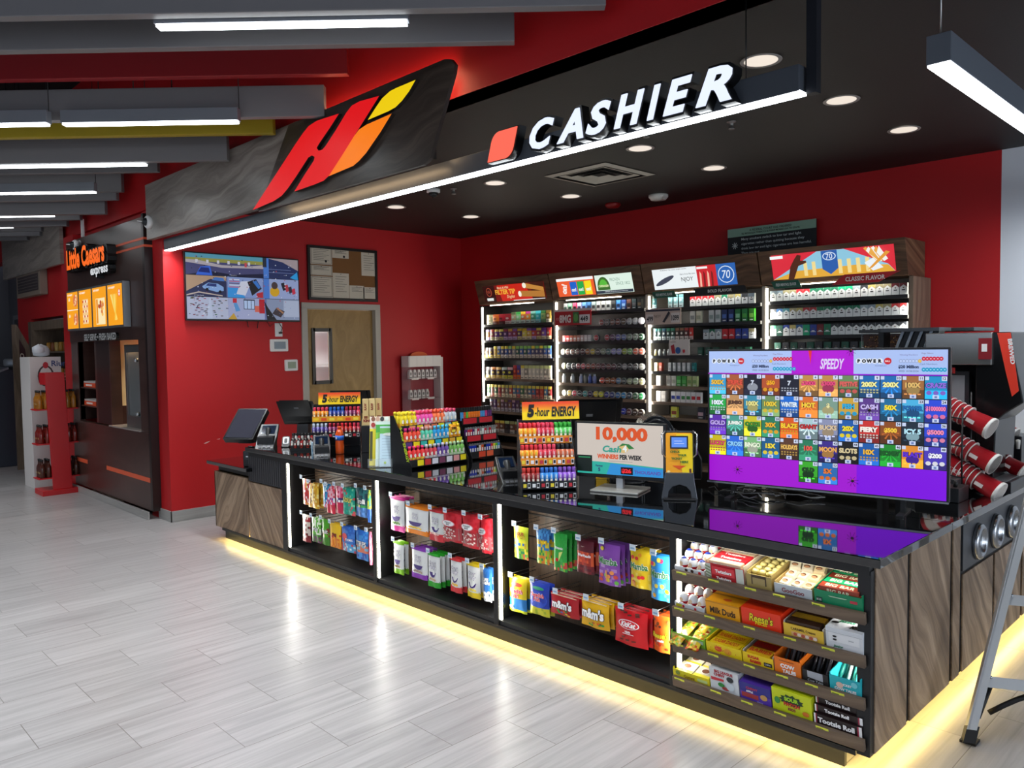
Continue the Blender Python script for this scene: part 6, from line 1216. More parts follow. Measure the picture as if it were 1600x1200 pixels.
t = thing('kiosk_tablet', 'tilted black touch screen kiosk at the far counter corner', 'kiosk', (-6.34, 3.03, CT), math.radians(33))
Fk = lambda a, b, d: (a, -.05 + b * .72 - d * .69, .085 + b * .66 + d * .72)
MB().prism(rr(-.15, -.06, .13, .30, .012), Fk, -.045, 0, M('#0f1012', .3)).build('body', t); MB().prism(rr(-.135, -.04, .115, .285, .004), Fk, 0, .002, M('#3a3a44', .06, 0, 0, .8, 1)).build('screen', t); MB().box(-.06, .06, .0, .16, 0, .06, BLK).box(-.03, .03, .08, .12, .06, .14, BLK).build('stand', t)
t = thing('pin_pad', 'upright black pin pad on the low far ledge', 'card terminal', (-6.155 - .02, 2.98, .6855), math.radians(35))
MB().box(-.045, .045, -.01, .05, 0, .13, M('#101113', .35)).cyl((0, .03, .12), (0, .05, .16), .03, .028, BLK).build('body', t, bev=.006); MB().box(-.03, .03, -.014, -.01, .06, .12, M('#2a2c32', .3)).art(FY(-.03, -.014, .06), [('r', .015, .02, .045, .03, M('#c8ccd0', .4))]).build('keypad', t)
def posmon(loc, rz, w, h, lb_, back=True, tilt=.35, hz=.2):
    t = thing('register_monitor', lb_, 'monitor', loc, rz)
    F = lambda a, b, d: (a, b * tilt - d, hz + b - d * tilt)
    m = MB().prism([(-w / 2, 0), (w / 2, 0), (w / 2, h), (-w / 2, h)], F, .0, .02, M('#101113', .35)); m.prism([(-w * .42, h * .05), (w * .42, h * .05), (w * .4, h * .8), (-w * .4, h * .8)], F, .02, .075, M('#131417', .3)); m.build('monitor_back', t, bev=.008)
    MB().prism([(-w * .47, h * .04), (w * .47, h * .04), (w * .47, h * .96), (-w * .47, h * .96)], F, -.004, 0, M('#1a2230', .1)).build('screen', t)
    MB().box(-.06, .06, -.02, .08, 0, .03, BLK).add([(-.05, -.02, .02), (.05, -.02, .02), (.05, .07, .02), (-.05, .07, .02), (-.05, .03, hz + h * .5), (.05, .03, hz + h * .5), (.05, .08, hz + h * .5), (-.05, .08, hz + h * .5)], [(0, 1, 5, 4), (1, 2, 6, 5), (2, 3, 7, 6), (3, 0, 4, 7)], M('#2c2d32', .4)).build('stand', t)
    MB().prism([(-.02, h * .4), (.02, h * .4), (.02, h * .46), (-.02, h * .46)], F, .075, .078, M('#8a8c90', .4)).build('maker_badge', t); return t
posmon((-6.24, 3.52, CT), math.radians(42), .32, .20, 'black register monitor seen from behind, left by the red wall', tilt=-.9, hz=.13)
posmon((-5.90, 3.82, CT), math.radians(50), .34, .20, 'black register monitor behind the far energy sign', tilt=-.7, hz=.22)
posmon((-3.22, 3.80, CT), math.radians(48), .40, .25, 'large black register monitor behind the near energy sign', tilt=-.7, hz=.20)

# prize monitor ------------------------------------------------------
SCR = lambda h, e=.9: M(h, .4, 0, e)
t = thing('prize_monitor', 'monitor advertising 10,000 winners per week on silver stand', 'monitor', (-2.63, 3.375, CT), math.radians(17))
F = lambda a, b, d: (a - .26, -d, .065 + b)
MB().prism(rr(0, 0, .52, .305, .004), F, -.03, 0, M('#17181a', .35)).build('bezel', t, bev=.002)
W2, H_2 = .49, .275; F = lambda a, b, d: (a - .245, -d, .085 + b)
m = MB().prism([(0, 0), (W2, 0), (W2, H_2), (0, H_2)], F, 0, .001, SCR('#cfc4ba'))
it = [('p', [(0, 0), (W2, 0), (W2, .052), (W2 * .6, .062), (W2 * .25, .068), (0, .068)], SCR('#2fae9e')), ('p', [(W2 * .35, 0), (W2, 0), (W2, .045), (W2 * .4, .062)], SCR('#2f8fd6')), ('r', 0, .01, W2 * .18, .10, SCR('#10201a', .6)), ('r', W2 * .015, .085, W2 * .16, .092, SCR('#2a8a5a', .8)), ('r', W2 * .52, .006, W2 * .66, .045, SCR('#1a0c10', .5)),
      txt('10,000', W2 * .53, H_2 * .79, .085, SCR('#d9521f'), w=W2 * .6, bold=.05), ('e', W2 * .55, H_2 * .53, .03, .024, SCR('#d8b878')), ('p', [(W2 * .5, H_2 * .56), (W2 * .54, H_2 * .63), (W2 * .62, H_2 * .62), (W2 * .68, H_2 * .54), (W2 * .62, H_2 * .52), (W2 * .58, H_2 * .6)], SCR('#2f7a3c')), txt('Cash', W2 * .42, H_2 * .51, .036, SCR('#2a9a8a'), w=W2 * .22, bold=.04, shear=.2), txt('4', W2 * .57, H_2 * .53, .036, SCR('#e8f0f0'), bold=.04),
      txt('WINNERS', W2 * .37, H_2 * .36, .026, SCR('#d9521f'), w=W2 * .25, bold=.05), txt('PER WEEK', W2 * .64, H_2 * .36, .026, SCR('#26262a', .6), w=W2 * .26, bold=.05), ('r', W2 * .38, H_2 * .27, W2 * .66, H_2 * .275, SCR('#4a4a4c')),
      txt('Fantasy', W2 * .27, .045, .014, SCR('#2a2a6a'), maxw=.06, bold=.04), txt('5', W2 * .27, .026, .02, SCR('#2a2a6a'), bold=.05), txt('$26', W2 * .59, .025, .026, SCR('#d8242c', 1.2), w=.055, bold=.06), txt('THOUSAND', W2 * .83, .023, .018, SCR('#5a4aa8'), w=W2 * .3, bold=.03)]
m.art(F, it); m.build('screen', t)
MB().box(-.02, .02, -.0, .03, .01, .12, M('#b8babd', .3, .8)).box(-.135, .135, -.09, .12, 0, .012, M('#b9b7b0', .3, .6)).build('stand', t, bev=.003)
# ticket checker
t = thing('ticket_checker', 'orange and yellow CHECK YOUR TICKET HERE scanner on black stand', 'scanner', (-2.265, 3.40, CT), math.radians(36))
F = lambda a, b, d: (a - .075, b * .12 - d, .125 + b)
MB().prism(rr(0, 0, .15, .215, .012), F, -.05, 0, M('#17181b', .3)).build('body', t)
m = MB(); m.prism(rr(.008, 0, .142, .21, .01), F, 0, .004, M('#f2a31c', .4)); m.art(F, [('p', [(.06, .205), (.142, .205), (.142, .01), (.09, .01)], M('#f2d01c', .4)), ('p', [(.04, .045), (.11, .045), (.075, .025)], M('#e0541c', .4)), ('e', .022, .015, .008, .005, M('#f0e0a0', .4)), ('r', .125, .01, .135, .03, M('#5a2a1c', .4)), ('r', .03, .13, .12, .195, M('#23242a', .3)), ('r', .037, .137, .113, .188, M('#5a8ae8', .3, 0, 1.0)), ('r', .05, .168, .09, .17, M('#e0e8f8', .3, 0, 1)), ('r', .05, .155, .1, .157, M('#e0e8f8', .3, 0, 1)),
       txt('CHECK', .055, .115, .011, M('#3a6a2a', .4), w=.05, bold=.06), txt('YOUR', .09, .098, .011, M('#3a6a2a', .4), w=.045, bold=.06), txt('TICKET', .062, .081, .011, M('#3a6a2a', .4), w=.055, bold=.06), txt('HERE', .1, .064, .011, M('#3a6a2a', .4), w=.04, bold=.06)], d0=.0045); m.build('face_plate', t)
m = MB(); Ft = lambda a, b, d: (a - .09, -d, b)
arch = [(0, 0), (.03, 0), (.035, .04), (.055, .065), (.09, .075), (.125, .065), (.145, .04), (.15, 0), (.18, 0), (.165, .09), (.16, .135), (.02, .135), (.015, .09)]
m.prism(arch, Ft, -.03, .02, M('#5b5e63', .3, .6)).box(-.08, .08, -.06, .1, 0, .008, BLK); m.build('stand', t, bev=.002)
MB().tube([(-.06, .015, .2), (-.085, -.01, .23), (-.088, .0, .33), (-.07, .02, .345)], .004, M('#c8ccd0', .2, .9)).build('chrome_guard', t)
MB().tube([(.06, .015, .2), (.085, -.01, .23), (.088, .0, .33), (.07, .02, .345)], .004, M('#c8ccd0', .2, .9)).build('chrome_guard', t)
# lottery terminal with rounded hoods
t = thing('lottery_terminal', 'black lottery terminal with rounded printer hood behind prize monitor', 'terminal', (-2.75, 3.74, CT + .0), math.radians(45))
def hood(w, h, r, y0, y1, x):
    pts = [(-w, 0), (-w, h)] + [(-w * cos(pi * k / 14), h + r * sin(pi * k / 14)) for k in range(1, 14)] + [(w, h), (w, 0)]
    return MB().prism(pts, lambda a, b, d: (x + a, y0 + d, b), 0, y1 - y0, M('#0e0f11', .2)).prism([(a * .86, b * .95) for a, b in pts], lambda a, b, d: (x + a, y0 - .012 + d, b), 0, .012, M('#17181b', .15))
hood(.115, .23, .15, -.05, .16, .08).build('printer_hood', t, bev=.006); hood(.10, .22, .12, -.12, .05, -.10).build('side_hood', t, bev=.006)
MB().prism([(.0, 0), (.0, .30), (.10, .24), (.16, .12), (.16, 0)], lambda a, b, d: (.19 + a, d, b), -.02, .12, M('#0c0d0f', .3)).build('side_unit', t, bev=.01)
MB().box(-.06, -.0, -.16, -.12, .24, .30, M('#a8aaad', .3, .6)).build('silver_latch', t)
o = MB().box(-.05, .05, -.002, 0, 0, .07, M('#e8b81c', .5)).build('yellow_card', loc=(-2.93, 3.62, CT + .26), rz=.7); tag(o, 'yellow card propped beside the lottery terminal', 'card'); o.location.z = CT + .001; 
o = MB().box(-.16, -.06, -.06, .06, 0, .24, M('#0b0c0e', .4)).build('receipt_printer', loc=(-2.20, 3.95, CT), rz=.7); tag(o, 'tall black receipt printer between ticket checker and lottery screen', 'printer')
# cables
m = MB(); rcb = random.Random(6)
for k in range(8):
    p = Vector((-2.2 + rcb.uniform(-.1, .15), 3.72 + rcb.uniform(-.05, .1), CT + .01)); pts = [p.copy()]
    for j in range(10):
        p = p + Vector((rcb.uniform(-.02, .09), rcb.uniform(-.05, .05), 0)); p.z = CT + .006 + .02 * abs(sin(j + k)); p.x = min(p.x, -1.7); pts.append(p.copy())
    m.tube(pts, .003, M(('#1c1d20', '#77797c', '#2a2c30')[k % 3], .4), 5)
tag(m.build('cables'), 'tangle of black and grey cables under the lottery screen', 'cable')

# big lottery screen -------------------------------------------------
a0 = Vector((-2.225, 3.603)); b0 = Vector((-1.125, 3.785)); TW = (b0 - a0).length; trz = math.atan2(b0.y - a0.y, b0.x - a0.x)
t = thing('lottery_screen', 'large lottery ticket television with purple background on counter', 'television', (a0.x, a0.y, CT), trz)
F = lambda a, b, d: (a, -d, .068 + b); TH = .69
MB().prism([(0, 0), (TW, 0), (TW, TH), (0, TH)], F, -.045, 0, M('#121214', .35)).build('bezel', t, bev=.002)
MB().box(.0, TW, -.008, -.001, .066, .074, M('#9a9ca0', .25, .9)).build('bottom_trim', t)
for x in (.12, TW - .2): MB().box(x, x + .03, -.08, .12, 0, .008, BLK).box(x + .005, x + .025, -.0, .03, .008, .07, BLK).build('foot', t)
m = MB(); bz = .010; SW, SH_ = TW - 2 * bz, TH - 2 * bz; F = lambda a, b, d: (bz + a, -d, .068 + bz + b)
E1 = .95; S = lambda h, e=E1: M(h, .35, 0, e, .5)
m.prism([(0, 0), (SW, 0), (SW, SH_), (0, SH_)], F, 0, .001, S('#8a0ad2'))
m.art(F, [('r', 0, 0, SW * .66, SH_, S('#a012d0')), ('r', SW * .66, 0, SW, SH_ * .2, S('#7c06e0'))], d0=.001)
hd0 = SH_ * .835
kx = .92
it = [('r', 0, hd0, SW * .385, SH_, S('#a9bff0')), ('r', SW * .645, hd0, SW, SH_, S('#a9bff0')), ('r', SW * .385, hd0, SW * .645, SH_, S('#b010d2'))]
for ox, SW_ in ((0, SW), (SW * .645, SW * .87)):
    for k, ch in enumerate('POWER'): it += [('e', ox + SW_ * (.025 + .024 * k), SH_ * .925, .013, .013, S('#dfe6f4')), txt(ch, ox + SW_ * (.025 + .024 * k), SH_ * .925, .017, S('#15151c', .3), bold=.08)]
    it += [('e', ox + SW_ * .155, SH_ * .925, .016, .016, S('#c8202c')), txt('BALL', ox + SW_ * .155, SH_ * .925, .007, S('#f0f0f0'), bold=.03), txt('POWERPLAY', ox + SW_ * .125, SH_ * .892, .006, S('#5a6a9a')), txt('Winning Numbers', ox + SW_ * .245, SH_ * .965, .009, S('#6a5a8a')), txt('$20 Million', ox + SW_ * .245, SH_ * .885, .017, S('#2a3a6a', .5), bold=.05), txt('WED 10/30/2024', ox + SW_ * .245, SH_ * .857, .008, S('#3a4a7a', .6))]
    for k in range(7): it += [('e', ox + SW_ * (.212 + .0135 * k), SH_ * .925, .0075, .0085, S('#8a98c0' if k < 6 else '#c8a03a')), ('e', ox + SW_ * (.212 + .0135 * k), SH_ * .925, .0055, .0065, S('#b8c8f0' if k < 6 else '#e0c05a'))]
    for k in range(6): it += [('e', ox + SW_ * (.31 + .0145 * k), SH_ * .94, .0085, .0095, S('#c8203c')), ('r', ox + SW_ * (.31 + .0145 * k) - .003, SH_ * .94 - .002, ox + SW_ * (.31 + .0145 * k) + .003, SH_ * .94 + .002, S('#f0c8d0'))]
    for k in range(7): it += [('e', ox + SW_ * (.31 + .0145 * k), SH_ * .868, .0085, .0095, S('#1c9ac8')), ('r', ox + SW_ * (.31 + .0145 * k) - .003, SH_ * .868 - .002, ox + SW_ * (.31 + .0145 * k) + .003, SH_ * .868 + .002, S('#b8e0f0'))]
    it += [txt('Mega Millions', ox + SW_ * .325, SH_ * .975, .008, S('#7a4a6a')), txt('Cash Numbers', ox + SW_ * .33, SH_ * .905, .008, S('#4a6a9a'))]
it += [txt('SPEEDY', SW * .56, SH_ * .905, .05, S('#dcd0f4'), w=SW * .1, shear=.25, bold=.03), ('p', [(SW * .46, SH_), (SW * .475, SH_), (SW * .47, SH_ * .9)], S('#e0303c')), ('r', 0, hd0 - .006, SW * .645, hd0, S('#a012b8'))]
m.art(F, it, d0=.0016, dd=.0001)
# the grid of tickets
NC = 12; cwid = SW / NC; gy1 = hd0 - .006; rh = (gy1 - SH_ * .2) / 4
grid = [[('#3a9ad0', '500X', '#e8b83a'), ('#a85a34', 'TRIPLE', '#d8503a'), ('#1c1c2c', '7', '#c8d0e0'), ('#b0502c', '$50', '#f0a81c'), ('#1c1c2c', '7', '#c8d0e0'), ('#c08a4a', '$3000', '#e0447a'), ('#c08a4a', '$3000', '#e0447a'), ('#6a8a5a', 'FESTIVE', '#d8605a'), ('#1c6ab0', '200X', '#f2ec9a'), ('#1c6ab0', '200X', '#f2ec9a'), ('#a06a3a', '100X', '#e0b86a'), ('#1c90c8', 'CRAZE', '#8a6ad8')],
        [('#2aa84a', '100X', '#e8f4ff'), ('#b88a5a', 'JUMBO', '#5a3a2c'), ('#3a8aa8', '100X', '#e8e08a'), ('#6a8a5a', '100X', '#e8c83a'), ('#1c6ad0', 'WINTER', '#d8e8f8'), ('#d8702a', 'HOT', '#f6d03a'), ('#7a9a8a', '$', '#e8e0a0'), ('#c8a03a', 'FISH', '#2aa8d8'), ('#5a3a8a', 'CASH', '#c8b8f0'), ('#1c6a9a', '50X', '#f6dc2a'), ('#4ab0e0', 'POWER', '#1c6ab0'), ('#2a4ad8', '$1000000', '#f07ab0')],
        [('#5a2aa8', 'GOLD', '#b8a0e8'), ('#4a9a8a', 'JUMBO', '#e8f0e8'), ('#c8c02a', 'OOZE', '#3a8a2a'), ('#2a7a5a', '30X', '#f0b02a'), ('#d8581c', 'BLAZE', '#f6c82a'), ('#a8c8d0', 'GIANT', '#b82a2c'), ('#8a90b0', 'BUCKS', '#d8c0a0'), ('#1c5aa8', '20X', '#f6e02a'), ('#c8302c', 'FIERY', '#f8f0e8'), ('#8a4a1c', '$500', '#f6c83a'), ('#1c2a3a', 'ICY 5', '#b8e8f8'), ('#2a48d0', '$5000', '#f08ab0')],
        [('#c8b81c', 'LUCKY', '#d8486a'), ('#2a6ad8', 'CROSS', '#8ac8f8'), ('#7ab87a', 'BINGO', '#e8f4d8'), ('#1c5a8a', '15X', '#f6dc3a'), ('#5a3a2c', 'HOLIDAYS', '#e8b85a'), ('#2a7a5a', '100', '#e8584a'), ('#3a2a8a', 'MOON', '#e8a85a'), ('#181818', 'SLOTS', '#d8c89a'), ('#1c5aa8', '10X', '#f0b83a'), ('#1c8a2c', 'MONEY', '#0f5a1c'), ('#e08a2a', 'BLAST', '#5a2ad0'), ('#4a3ab8', '$200', '#f0f0f8')]]
rt = random.Random(11); num = 1
def cell(x, y, w, h, spec, n):
    c, s, c2 = spec; r = rt
    it = [('r', x, y, x + w, y + h, S('#1a1a24', .3)), ('r', x + w * .02, y + h * .02, x + w * .98, y + h * .98, S(c))]
    def sh(cc, f): return '#%02x%02x%02x' % tuple(min(255, max(0, int(int(cc[1 + 2 * i:3 + 2 * i], 16) * f))) for i in range(3))
    it += [('r', x + w * .02, y + h * .02, x + w * .98, y + h * r.uniform(.25, .42), S(sh(c, r.choice((.65, 1.35)))))]
    st = n % 4
    if st == 0: it += [('e', x + w * (.2 + .3 * k), y + h * .28, w * .12, h * .09, S(sh(c2, .9))) for k in range(3)]
    elif st == 1: it += [('r', x + w * (.08 + .15 * i), y + h * (.22 + .11 * j), x + w * (.17 + .15 * i), y + h * (.28 + .11 * j), S(sh(c2, .8))) for i in range(6) for j in range(2)]
    elif st == 2: it += [('p', [(x + w * .5, y + h * .55)] + [(x + w * (.5 + .4 * cos(a)), y + h * (.45 + .28 * sin(a))) for a in (q, q + .25)], S(sh(c, 1.4))) for q in [k * .785 for k in range(8)]]
    else: it += [('e', x + w * .5, y + h * .38, w * .3, h * .2, S(sh(c2, .7)))] + [('r', x + w * (.1 + .2 * i), y + h * .18, x + w * (.24 + .2 * i), y + h * .24, S(sh(c, 1.5))) for i in range(4)]
    it += [('t', s, x + w * .5, y + h * .6, h * .24, S('#14141c', .3), dict(maxw=w * .93, bold=.12)), ('t', s, x + w * .5, y + h * .6, h * .23, S(c2), dict(maxw=w * .88, bold=.06))]
    it += [('r', x + w * .03, y + h * .82, x + w * .2, y + h * .97, S('#c8d4f0')), ('r', x + w * .75, y + h * .8, x + w * .98, y + h * .98, S('#d0daf4')), ('t', str(n), x + w * .865, y + h * .89, h * .11, S('#20243a', .4), dict(bold=.03, maxw=w * .17)), ('r', x + w * .36, y + h * .03, x + w * .64, y + h * .19, S('#c8d4f4')), ('r', x + w * .44, y + h * .06, x + w * .56, y + h * .15, S('#6a80b8'))]
    m.art(F, it, d0=.002, dd=.00008)
for r_ in range(4):
    for c_ in range(NC):
        cell(c_ * cwid, gy1 - (r_ + 1) * rh, cwid, rh, grid[r_][c_], num); num += 1
        if c_ == 1 and r_ == 0: num += 0
cell(5 * cwid, gy1 - 5 * rh, cwid, rh, ('#3aa82a', 'OLD', '#1c4a1c'), 51); cell(6 * cwid, gy1 - 5 * rh, cwid, rh, ('#2a6ab0', '5X', '#e8782a'), 52)
m.build('screen', t)
m = MB()
for (sx, sy, s_) in ((.15, .115, .010), (.72, .6, .011), (.655, .10, .011), (.645, .715, .009)):
    c = Vector((SW * sx, -.012, .068 + SH_ * sy if sy < .7 else .068 + TH * .98)); m.lathe([(0, -.6 * s_), (s_ * .6, -.3 * s_), (s_ * .7, 0), (s_ * .4, s_ * .5), (0, s_ * .7)], M('#17120f', .5), c=tuple(c), n=8); m.lathe([(0, 0), (s_ * .35, s_ * .2), (0, s_ * .6)], M('#d8702a', .5), c=(c.x + s_ * .3, c.y - .004, c.z + s_ * .4), n=8)
    for k in range(8):
        a = pi * (k + .5) / 8 * 2; m.tube([c, c + Vector((cos(a) * s_ * 1.3, -.006, sin(a) * s_ * 1.3)), c + Vector((cos(a) * s_ * 2.4, .006, sin(a) * s_ * 2.1 - .004))], .0009, M('#17120f', .5), 4)
m.build('spider_ornaments', t)
# ================================================================ WALL WITH THE DOOR
y0 = at(287, 392, 'X', WX + .06); y1 = at(469, 503, 'X', WX + .06)
t = thing('security_television', 'wall television showing a grid of security camera views', 'television', (WX + .001, y0.y, y1.z))
w, h = y1.y - y0.y, y0.z - y1.z
MB().box(.03, .06, 0, w, 0, h, M('#111113', .35)).box(0, .03, w * .35, w * .65, h * .3, h * .7, BLK).build('bezel', t, bev=.002)
F = FX(.0605, .012, .018); sw, sh = w - .024, h - .03; m = MB(); S = lambda c, e=.62: M(c, .4, 0, e)
m.add([F(0, 0, 0), F(sw, 0, 0), F(sw, sh, 0), F(0, sh, 0)], [(0, 1, 2, 3)], S('#6a74a8'))
v = [sh * .34, sh * .67]; it = []
# forecourt view (wide, top left)
it += [('r', 0, v[1], sw * .67, sh, S('#4a4a78')), ('r', 0, sh * .93, sw * .67, sh, S('#5aa0b8')), ('r', 0, sh * .88, sw * .67, sh * .935, S('#9a9a4a')), ('p', [(0, sh * .9), (sw * .1, sh * .9), (sw * .3, sh * .84), (sw * .55, sh * .85), (sw * .67, sh * .88), (sw * .67, sh * .82), (sw * .3, sh * .8), (0, sh * .86)], S('#b8b0b8')), ('p', [(0, v[1]), (sw * .2, sh * .74), (sw * .4, sh * .7), (sw * .67, sh * .74), (sw * .67, v[1])], S('#1a1c3c')), ('p', [(sw * .08, v[1]), (sw * .12, sh * .8), (sw * .2, sh * .82), (sw * .22, v[1])], S('#3a6ae0')), ('p', [(sw * .1, sh * .72), (sw * .125, sh * .79), (sw * .19, sh * .79), (sw * .2, sh * .71)], S('#1a2a7a'))]
it += [('r', sw * (.08 + .09 * k), sh * .86, sw * (.1 + .09 * k), sh * .91, S('#d8d8e4')) for k in range(6)] + [('r', sw * .5, sh * .83, sw * .52, sh * .9, S('#c84a5a'))]
it += [('r', sw * .67, v[1], sw, sh, S('#243060')), ('p', [(sw * .7, sh), (sw, sh), (sw, sh * .82), (sw * .85, sh * .95)], S('#a89aa0')), ('r', sw * .67, v[0], sw * .72, sh, S('#4a80d8')), ('r', sw * .72, sh * .82, sw * .93, sh * .825, S('#8a9ad0')), ('r', sw * .72, sh * .77, sw * .96, sh * .775, S('#8a9ad0')), ('p', [(sw * .92, sh * .7), (sw * .99, sh * .8), (sw, sh * .66)], S('#2aa0e8')), ('r', sw * .665, sh * .85, sw * .7, sh, S('#2a3040'))]
it += [('r', 0, v[0], sw * .335, v[1], S('#b89a80')), ('p', [(0, v[0]), (sw * .335, v[0]), (sw * .335, sh * .6), (sw * .2, sh * .62), (0, sh * .42)], S('#2a3058')), ('p', [(sw * .13, sh * .5), (sw * .18, sh * .56), (sw * .26, sh * .55), (sw * .31, sh * .5), (sw * .31, sh * .44), (sw * .25, sh * .42), (sw * .14, sh * .47)], S('#8ab0e8')), ('p', [(sw * .18, sh * .55), (sw * .25, sh * .545), (sw * .25, sh * .5), (sw * .16, sh * .51)], S('#2a3a7a')), ('e', sw * .17, sh * .455, .015, .015, S('#0c0c18')), ('e', sw * .28, sh * .425, .015, .015, S('#0c0c18')), ('p', [(sw * .21, sh * .6), (sw * .24, sh * .65), (sw * .31, sh * .64), (sw * .32, sh * .59)], S('#4a7ac8')), ('p', [(0, sh * .37), (sw * .1, sh * .42), (sw * .3, sh * .37), (sw * .3, sh * .355), (sw * .1, sh * .4), (0, sh * .35)], S('#c8b8b0'))]
it += [('r', sw * .345, v[0], sw * .66, v[1], S('#8aa0d8')), ('p', [(sw * .345, v[0]), (sw * .5, v[0]), (sw * .45, sh * .5), (sw * .345, sh * .5)], S('#3a9ae8')), ('p', [(sw * .46, sh * .6), (sw * .56, sh * .62), (sw * .5, sh * .38), (sw * .42, sh * .4)], S('#d8dcf0')), ('p', [(sw * .52, sh * .6), (sw * .6, sh * .65), (sw * .65, sh * .5), (sw * .56, sh * .38)], S('#1c1c24')), ('p', [(sw * .57, sh * .6), (sw * .6, sh * .63), (sw * .64, sh * .52), (sw * .62, sh * .49)], S('#3a7ad0')), ('p', [(sw * .6, sh * .42), (sw * .66, sh * .45), (sw * .66, sh * .35), (sw * .6, sh * .35)], S('#b82a3a'))]
it += [('r', sw * .36, sh * (.5 + .03 * k), sw * .45, sh * (.515 + .03 * k), S(('#c86a8a', '#e8e8f4', '#5a4a6a')[k % 3])) for k in range(5)]
it += [('r', sw * .72, v[0], sw, v[1], S('#9aaad8')), ('e', sw * .77, sh * .46, sw * .045, sh * .08, S('#d8a81c')), ('e', sw * .77, sh * .56, sw * .03, sh * .06, S('#4a3a3a'))] + [('p', [(sw * (.83 + .035 * k), sh * (.6 - .03 * k)), (sw * (.86 + .035 * k), sh * (.62 - .03 * k)), (sw * (.88 + .03 * k), sh * (.5 - .02 * k)), (sw * (.85 + .03 * k), sh * (.48 - .02 * k))], S(('#1c1c28', '#b83a4a', '#2a2a3a', '#c8304c')[k])) for k in range(4)]
it += [('r', 0, 0, sw * .345, v[0], S('#b8c0dc'))]
rr_ = random.Random(4)
for k in range(60): a, b = sw * rr_.uniform(.01, .33), sh * rr_.uniform(.04, .33); it.append(('r', a, b, a + sw * .02, b + sh * .012, S(rr_.choice(('#a83a4a', '#3a3a5a', '#5a4a3a', '#c8b8c8', '#3a6a4a', '#7a2a3a')))))
it += [('p', [(sw * .16, sh * .0), (sw * .21, 0), (sw * .2, sh * .32), (sw * .185, sh * .32)], S('#c0cce8')), ('r', sw * .345, 0, sw * .67, v[0], S('#a8b0d8')), ('r', sw * .48, sh * .16, sw * .58, sh * .32, S('#2a3048')), ('r', sw * .485, sh * .17, sw * .51, sh * .3, S('#b8d0f8')), ('r', sw * .515, sh * .17, sw * .545, sh * .3, S('#b8d0f8')), ('r', sw * .55, sh * .17, sw * .575, sh * .3, S('#b8d0f8')), ('r', sw * .385, sh * .26, sw * .42, sh * .33, S('#c82a3a')), ('p', [(sw * .39, sh * .26), (sw * .42, sh * .26), (sw * .45, sh * .14), (sw * .41, sh * .12)], S('#5a9ad8')), ('r', sw * .62, sh * .1, sw * .67, sh * .33, S('#b81c2c')), ('r', sw * .58, sh * .12, sw * .62, sh * .22, S('#d86a5a')), ('p', [(sw * .34, 0), (sw * .42, 0), (sw * .39, sh * .1)], S('#c8a03a')),
       ('r', sw * .69, 0, sw, v[0], S('#8a98b8')), ('r', sw * .85, sh * .05, sw, sh * .32, S('#b0bcd8')), ('p', [(sw * .74, sh * .1), (sw * .78, sh * .2), (sw * .86, sh * .14), (sw * .82, sh * .04)], S('#3a3038')), ('p', [(sw * .67, sh * .3), (sw * .7, sh * .2), (sw * .78, 0), (sw * .69, 0)], S('#101018')), ('p', [(sw * .775, sh * .19), (sw * .8, sh * .19), (sw * .85, sh * .12), (sw * .84, sh * .1)], S('#a87a5a'))]
it += [('r', 0, v[1] - .003, sw, v[1] + .001, S('#0c0c14', .3)), ('r', 0, v[0] - .002, sw, v[0] + .002, S('#0c0c14', .3)), txt('Pump 9-12', sw * .4, v[1] + .012, .012, S('#e8e8f0')), txt('DIY Right Outside', sw * .1, v[0] + .012, .012, S('#e8e8f0'))]
for k in range(150):
    a, b = sw * rr_.uniform(.01, .97), sh * rr_.uniform(.02, .97); q = rr_.uniform(.004, .012); it.append(('p', [(a, b), (a + q * 1.6, b + q * rr_.uniform(-.5, .5)), (a + q, b + q)], S(rr_.choice(('#1c2036', '#c8d0f0', '#8a9ad0', '#3a3a58', '#b84a5a', '#e8ecf8', '#5a6aa8')))))
m.art(F, it, dd=.00004); m.build('screen', t)
MB().tube([(.03, w * .52, .0), (.03, w * .53, -.06)], .004, BLK).tube([(.03, w * .62, .0), (.03, w * .61, -.07)], .004, BLK).tube([(.03, w * .7, 0), (.04, w * .72, -.05), (.02, w * .76, -.02)], .003, BLK).build('cable_ends', t)
# outlet, thermostats
a = at(429, 505, 'X', WX); b = at(441, 526, 'X', WX)
t = thing('wall_outlet', 'white wall outlet with black plug below the security television', 'outlet', (WX + .0005, a.y, b.z))
MB().box(0, .008, 0, b.y - a.y, 0, a.z - b.z, WHT).build('plate', t, bev=.002); MB().box(.008, .04, .04, .065, .03, .05, BLK).tube([(.03, .05, .04), (.05, .06, .09), (.03, .03, .15)], .004, BLK).build('plug', t)
for (q0, q1, lb_, cc) in (((421, 530), (449, 549), 'white alarm panel with grey screen left of the door', '#6a7a88'), ((444, 562), (464, 579), 'small white thermostat left of the door', '#7a8a72')):
    a = at(*q0, 'X', WX); b = at(*q1, 'X', WX); t = thing('wall_thermostat', lb_, 'thermostat', (WX + .0005, a.y, b.z)); w, h = b.y - a.y, a.z - b.z
    MB().prism(rr(0, 0, w, h, .012), FX(0, 0, 0), 0, .022, M('#dedcd8', .4)).build('body', t, bev=.002); MB().box(.022, .023, w * .2, w * .85, h * .22, h * .8, M(cc, .2)).build('screen', t)
